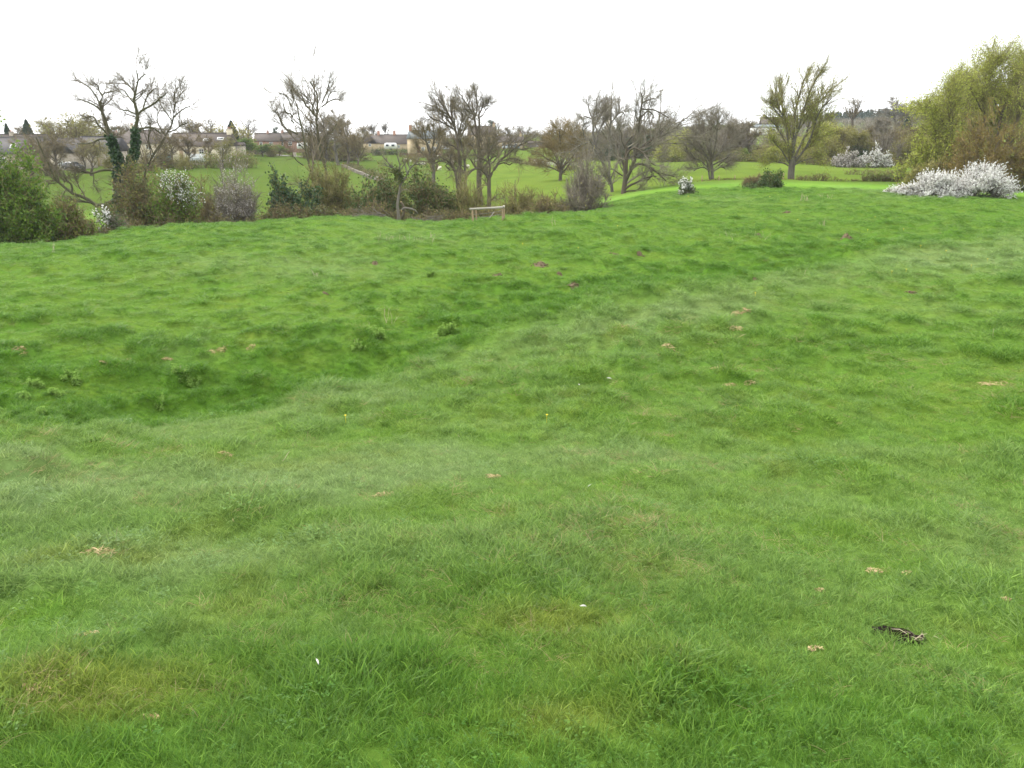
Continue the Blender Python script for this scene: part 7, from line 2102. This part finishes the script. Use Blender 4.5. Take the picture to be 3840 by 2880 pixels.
def molehill(px, py, wpx, label, seed):
    g = ground_at(px, py)
    r = wpx / 2 * pxm(g.y)
    BARE.append((g.x, g.y - r * 0.4, r * 1.35))
    rng = np.random.default_rng(seed)
    na, nr = 22, 7
    V, Q = [], []
    for i in range(nr + 1):
        f = i / nr
        for j in range(na):
            a = j * 2 * math.pi / na
            rr = r * f * (0.8 + 0.35 * float(vnoise([math.cos(a) * 1.3 + seed], [math.sin(a) * 1.3], 0.8, seed)[0]))
            x, y = rr * math.cos(a), rr * math.sin(a) * 0.8
            z = float(H([x + g.x], [y + g.y])[0]) - g.z
            V.append((x, y, z - 0.03 + 0.36 * r * (1 - f * f) * rng.uniform(0.85, 1.1) + rng.uniform(-1, 1) * 0.03 * r))
    for i in range(nr):
        for j in range(na):
            Q.append((i * na + j, i * na + (j + 1) % na, (i + 1) * na + (j + 1) % na, (i + 1) * na + j))
    root = empty('molehill', tuple(g), label, 'molehill', 'molehills in the meadow')
    obj('mound', mesh_from('mound', V, np.array(Q)[:, ::-1], None, False), M['mole_soil'], root)
    mb = MB()
    for k in range(26):
        a = rng.uniform(0, 6.28); q = r * rng.uniform(0.3, 1.25)
        x, y = q * math.cos(a), q * math.sin(a) * 0.8
        z = float(H([x + g.x], [y + g.y])[0]) - g.z + max(0, 0.3 * r * (1 - (q / r) ** 2))
        s = r * rng.uniform(0.05, 0.13)
        mb.box((x - s, y - s, z - s * 0.4), (x + s * rng.uniform(0.6, 1), y + s, z + s * rng.uniform(0.5, 1)))
    mb.build('crumbs', M['mole_soil'], root)['kind'] = 'stuff'
MOLE = [(2025, 1000, 56, 'largest brown molehill in the middle of the meadow'), (2308, 958, 36, 'brown molehill right of and beyond the largest one'), (2402, 952, 28, 'small molehill right of the one beyond the largest'),
        (1408, 986, 32, 'small grey molehill left of centre in the far meadow'), (1865, 1035, 34, 'flat molehill just left below the largest one'), (2100, 1034, 26, 'tiny molehill just right below the largest one'),
        (2952, 800, 34, 'brown molehill near the crest at right'), (3180, 884, 44, 'reddish molehill in the far right meadow'), (2846, 882, 28, 'small molehill half hidden in tussocks at right'), (2150, 1072, 44, 'brown scrape in the tussocks below the largest molehill'),
        (2834, 1052, 26, 'tiny molehill on the bright band at right'), (3420, 1100, 50, 'brown molehill on the bright band near the right edge'), (1222, 1100, 26, 'faint molehill left of the big nettle clump, farther up')]
for k, (px_, py_, w_, lab_) in enumerate(MOLE):
    molehill(px_, py_, w_, lab_, 700 + k)

def nettle(px, py, wpx, hpx, label, seed, n=16):
    g = ground_at(px, py)
    m = pxm(g.y)
    r, h = wpx / 2 * m, hpx * m * 0.85
    rng = np.random.default_rng(seed)
    root = empty('nettle_clump', tuple(g), label, 'nettle', 'nettle clumps in the meadow')
    a = rng.uniform(0, 6.283, n); q = r * np.sqrt(rng.uniform(0, 1, n))
    B = np.stack([q * np.cos(a), q * np.sin(a) * 0.7, np.zeros(n)], axis=1)
    B[:, 2] = H(B[:, 0] + g.x, B[:, 1] + g.y) - g.z - 0.02
    T = B + np.stack([rng.normal(0, 0.1, n) * h, rng.normal(0, 0.1, n) * h, h * rng.uniform(0.55, 1.1, n)], axis=1)
    P = np.stack([B, B * 0.5 + T * 0.5, T], axis=1)
    mb = MB(); tube(mb, P, np.full((n, 3), 0.006), 3); mb.build('stems', M['nettle'], root)
    lb = MB()
    V, Q = [], []
    for k in range(n):
        for lev in range(5):
            f = 0.35 + 0.65 * lev / 4
            p = B[k] + (T[k] - B[k]) * f
            for c in range(4):
                az = c * math.pi / 2 + (lev % 2) * 0.785 + rng.uniform(-0.3, 0.3)
                L = h * 0.36 * (1.15 - 0.6 * f) * rng.uniform(0.8, 1.25)
                d = np.array([math.cos(az), math.sin(az), rng.uniform(-0.25, 0.3)]); s = np.array([-math.sin(az), math.cos(az), 0]) * L * 0.32
                e = p + d * L
                i0 = len(V)
                V += [p, p + d * L * 0.4 + s, e - np.array([0, 0, L * 0.2]), p + d * L * 0.4 - s]
                Q.append((i0, i0 + 1, i0 + 2, i0 + 3))
    lb.add(V, Q); lb.build('leaves', M['nettle'], root)['kind'] = 'stuff'
NETTLE = [(1668, 1250, 92, 44, 'darkest nettle clump in the middle of the hollow', 20), (1412, 1268, 100, 46, 'nettle clump beside dry stalks left of the darkest one', 18), (1345, 1312, 60, 34, 'small nettle clump lower left of the stalks', 10),
          (705, 1440, 100, 44, 'nettle clump with one leaning dry stalk at left', 18), (595, 1525, 70, 36, 'sparse nettles below the one with the leaning stalk', 10), (275, 1440, 80, 48, 'nettle clump upper right in the left edge group', 14), (215, 1485, 70, 42, 'nettle clump in the heart of the left edge group', 12),
          (140, 1452, 70, 42, 'nettle clump upper left in the left edge group', 12), (90, 1500, 60, 40, 'nettle clump left in the left edge group', 10), (22, 1565, 60, 46, 'nettle clump cut by the left edge', 10), (150, 1560, 70, 40, 'nettle clump lowest in the left edge group', 12),
          (345, 1650, 56, 34, 'single nettle tuft on the slope below the left group', 8), (80, 1672, 60, 34, 'sparse nettle tuft lowest at the left edge', 8), (1040, 1235, 40, 28, 'tiny nettle plant in the upper left hollow', 6), (1610, 1040, 60, 26, 'faint leafy clump farther up the meadow', 10)]
for k, (px_, py_, w_, h_, lab_, n_) in enumerate(NETTLE):
    nettle(px_, py_, w_, h_, lab_, 800 + k, n_)

def stalks(px, py, wpx, hpx, label, seed, n, lean=0.25):
    g = ground_at(px, py)
    m = pxm(g.y); r, h = max(wpx / 2 * m, 0.02), hpx * m
    rng = np.random.default_rng(seed)
    x = rng.uniform(-r, r, n); y = rng.uniform(-r, r, n) * 0.6
    z = H(x + g.x, y + g.y) - g.z
    B = np.stack([x, y, z - 0.02], axis=1)
    d = norm(np.stack([rng.normal(0, lean, n), rng.normal(0, lean, n), np.ones(n)], axis=1))
    hh = (h * rng.uniform(0.45, 1.1, n))[:, None]
    P = np.stack([B, B + d * hh * 0.5, B + norm(d + rng.normal(0, 0.12, (n, 3))) * hh], axis=1)
    w = max(0.003, 0.00020 * g.y)
    mb = MB(); tube(mb, P, np.array([[1.1, 0.9, 0.5]]) * w * np.ones((n, 1)), 3)
    P2, R2 = spawn(P, np.full((n, 3), w * 0.7), 3, rng, 0.5, 1.0, (0.4, 0.9), L_abs(0.1 * h, 0.25 * h), 2, 0.1, 0.1, 0.8, w * 0.5)
    tube(mb, P2, R2, 3)
    o = mb.build('dry_stalks', M['stalk'], None)
    o.location = g
    tag(o, label, 'dry stalks', 'dead stalks standing in the meadow')
STALK = [(1462, 1215, 30, 62, 'tallest dry stalks standing by the nettles in the hollow', 5), (1490, 1205, 46, 20, 'fallen dry stalk beside the tallest ones', 2, 2.2), (1392, 1245, 20, 46, 'dry stalk in the nettle clump left of the tallest stalks', 2), (1340, 1300, 14, 36, 'short dry stalk lower left of the tallest stalks', 2),
         (1192, 1040, 30, 36, 'whitish dry stalks on the pale mound at left', 4, 0.6), (1215, 1068, 40, 16, 'fallen whitish stalks on the pale mound', 4, 2.0), (690, 1408, 22, 44, 'leaning dry stalk over the left nettle clump', 2, 0.5), (3086, 848, 20, 30, 'whitish dry stalks on the far right meadow', 5, 0.5),
         (1520, 900, 240, 30, 'wide scatter of thin dry stalks in the far meadow left of the rail', 26), (2076, 845, 34, 22, 'few dry stalks beyond the rail at its right', 4), (2810, 890, 200, 30, 'wide scatter of thin dry stalks in the far right meadow', 14), (3020, 755, 46, 24, 'grey dry stalks on the right crest', 8), (3095, 745, 40, 20, 'second grey stalk group on the right crest', 6),
         (1735, 1640, 10, 60, 'single pale bent stalk on the near bank in the middle', 1, 0.6), (1050, 1730, 12, 60, 'single pale stalk on the left bank', 1, 0.4), (3724, 1270, 8, 36, 'single pale stalk near the right edge', 1), (3020, 1035, 14, 26, 'pair of pale stalks on the bright band', 2), (202, 950, 16, 40, 'two thin dark stalks on the left crest', 2)]
for k, s_ in enumerate(STALK):
    stalks(s_[0], s_[1], s_[2], s_[3], s_[4], 900 + k, s_[5], s_[6] if len(s_) > 6 else 0.25)

M['yellow_petal'] = leafy('yellow_petal', (0.75, 0.55, 0.02), (0.85, 0.68, 0.04), 0.5, 0.2)
M['feather'] = plain('feather', (0.55, 0.53, 0.48), (0.40, 0.38, 0.34), 0.9)
def flower_mesh():
    mb = MB()
    mb.bar((0, 0, -0.02), (0, 0, 0.07), 0.0025, 4)
    for ring, (n, r, z) in enumerate(((9, 0.024, 0.074), (7, 0.015, 0.080))):
        for k in range(n):
            a = k * 6.2832 / n + ring * 0.3
            c, s = math.cos(a), math.sin(a)
            mb.add([(0, 0, z - 0.004), (c * r * 0.6 - s * r * 0.22, s * r * 0.6 + c * r * 0.22, z), (c * r, s * r, z + 0.004), (c * r * 0.6 + s * r * 0.22, s * r * 0.6 - c * r * 0.22, z)], [(0, 1, 2, 3)])
    me = mb.mesh('yellow_flower'); me.materials.append(M['yellow_petal']); return me
fm_ = flower_mesh()
for px_, py_ in ((1298, 1600), (2050, 1600), (2830, 1126), (3342, 1038), (3394, 1040), (3638, 1020), (3544, 962), (3450, 938), (3252, 876), (3386, 874), (2885, 752), (1960, 928), (2168, 948), (2315, 862), (3280, 826), (2990, 838), (3700, 990), (2580, 748)):
    g = ground_at(px_, py_)
    o = obj('yellow_flower', fm_, None, None, (g.x, g.y, g.z + 0.04 + 0.0022 * g.y))
    s = max(0.65, g.y / 22); o.scale = (s, s, 1)
    tag(o, 'tiny yellow flower dotted singly in the meadow grass', 'flower', 'yellow flowers in the meadow')
def feather_mesh():
    mb = MB(); n = 7
    t = np.linspace(0, 1, n); w = 0.014 * np.sin(np.pi * np.clip(t * 0.95 + 0.05, 0, 1)) ** 0.6
    c = np.stack([t * 0.11 - 0.05, 0.012 * np.sin(t * 2.5), 0.012 * np.sin(t * 3.14)], axis=1)
    V = np.concatenate([c + np.stack([0 * t, w, 0.004 * t], 1), c - np.stack([0 * t, w, 0 * t], 1)])
    mb.add(V, [(i, i + 1, n + i + 1, n + i) for i in range(n - 1)])
    mb.bar((-0.07, 0, 0), (0.05, 0.012, 0.01), 0.0012, 4)
    me = mb.mesh('feather'); me.materials.append(M['feather']); return me
ft_ = feather_mesh()
for k, (px_, py_, lab_) in enumerate(((2284, 1436, 'small white feather on the bank right of the middle'), (2172, 1466, 'white feather just lower left of the other one on the bank'), (2090, 1230, 'white feather farther up the slope in the middle'), (2210, 1850, 'white feather lowest of those near the middle'), (1195, 2540, 'white feather near the bottom, left of the middle'), (2185, 2320, 'dark tipped feather fragment in the yellow mossy patch'))):
    g = ground_at(px_, py_)
    o = obj('feather', ft_, None, None, (g.x, g.y, g.z + 0.06)); o.rotation_euler = (0.5, 0.3, k * 1.3)
    s = 0.12 + g.y * 0.055
    o.scale = (s, s, s); tag(o, lab_, 'feather', 'white feathers in the grass')

# ------------------------------------------------------------------ the burrow
def burrow():
    g = Vector(HOLE)
    root = empty('burrow', tuple(g), 'dark earth burrow hole in the near grass at lower right', 'burrow')
    rng = np.random.default_rng(77)
    na, nr = 26, 8
    V, Q = [], []
    for i in range(nr + 1):
        f = i / nr
        for j in range(na):
            a = j * 2 * math.pi / na
            k = 0.85 + 0.4 * float(vnoise([math.cos(a) * 1.5 + 4], [math.sin(a) * 1.5], 0.7, 5)[0])
            x, y = 0.10 * f * k * math.cos(a), 0.062 * f * k * math.sin(a) + 0.05 * f * math.cos(a) * -0.4
            z = float(H([x + g.x], [y + g.y])[0]) - g.z
            V.append((x, y, z + 0.022 + 0.012 * math.exp(-((f - 0.9) / 0.14) ** 2) + rng.uniform(-1, 1) * 0.003))
    for i in range(nr):
        for j in range(na):
            Q.append((i * na + j, i * na + (j + 1) % na, (i + 1) * na + (j + 1) % na, (i + 1) * na + j))
    obj('earth', mesh_from('earth', V, np.array(Q)[:, ::-1], None, False), M['soil'], root)
    mb = MB()
    for k in range(34):
        a = rng.uniform(0, 6.28); q = rng.uniform(0.55, 0.95)
        x, y = 0.10 * q * math.cos(a), 0.06 * q * math.sin(a)
        z = float(H([x + g.x], [y + g.y])[0]) - g.z + 0.012
        s = rng.uniform(0.003, 0.009)
        mb.box((x - s, y - s, z - s), (x + s, y + s * rng.uniform(.6, 1), z + s * rng.uniform(.4, 1)))
    mb.build('crumbs', M['soil'], root)['kind'] = 'stuff'
    n = 15
    p0 = np.stack([rng.normal(0.06, 0.025, n), rng.normal(-0.02, 0.02, n), rng.uniform(0.01, 0.03, n)], axis=1)
    d = norm(np.stack([rng.normal(-0.2, 0.6, n), rng.normal(0.3, 0.5, n), rng.uniform(0.1, 0.7, n)], axis=1))
    L = rng.uniform(0.03, 0.08, (n, 1))
    P = np.stack([p0, p0 + d * L * 0.5, p0 + d * L - np.array([0, 0, 0.02])], axis=1)
    b = MB(); tube(b, P, np.array([[0.0016, 0.0013, 0.0005]]) * np.ones((n, 1)), 2, rng); b.build('dead_blades', M['stalk'], root)
burrow()
build_grass()
print('triangles', sum(len(m.polygons) for m in bpy.data.meshes))

# ------------------------------------------------------------------ the air
def haze():
    mb = MB(); mb.box((-1700, -1700, -45), (1700, 1700, 42))
    m, n, l, out = new_mat('haze')
    v = n.new('ShaderNodeVolumePrincipled')
    v.inputs['Color'].default_value = (0.86, 0.92, 1.0, 1)
    v.inputs['Density'].default_value = 0.00016
    v.inputs['Anisotropy'].default_value = 0.2
    l.new(v.outputs['Volume'], out.inputs['Volume'])
    tag(mb.build('haze', m), kind='stuff')
haze()
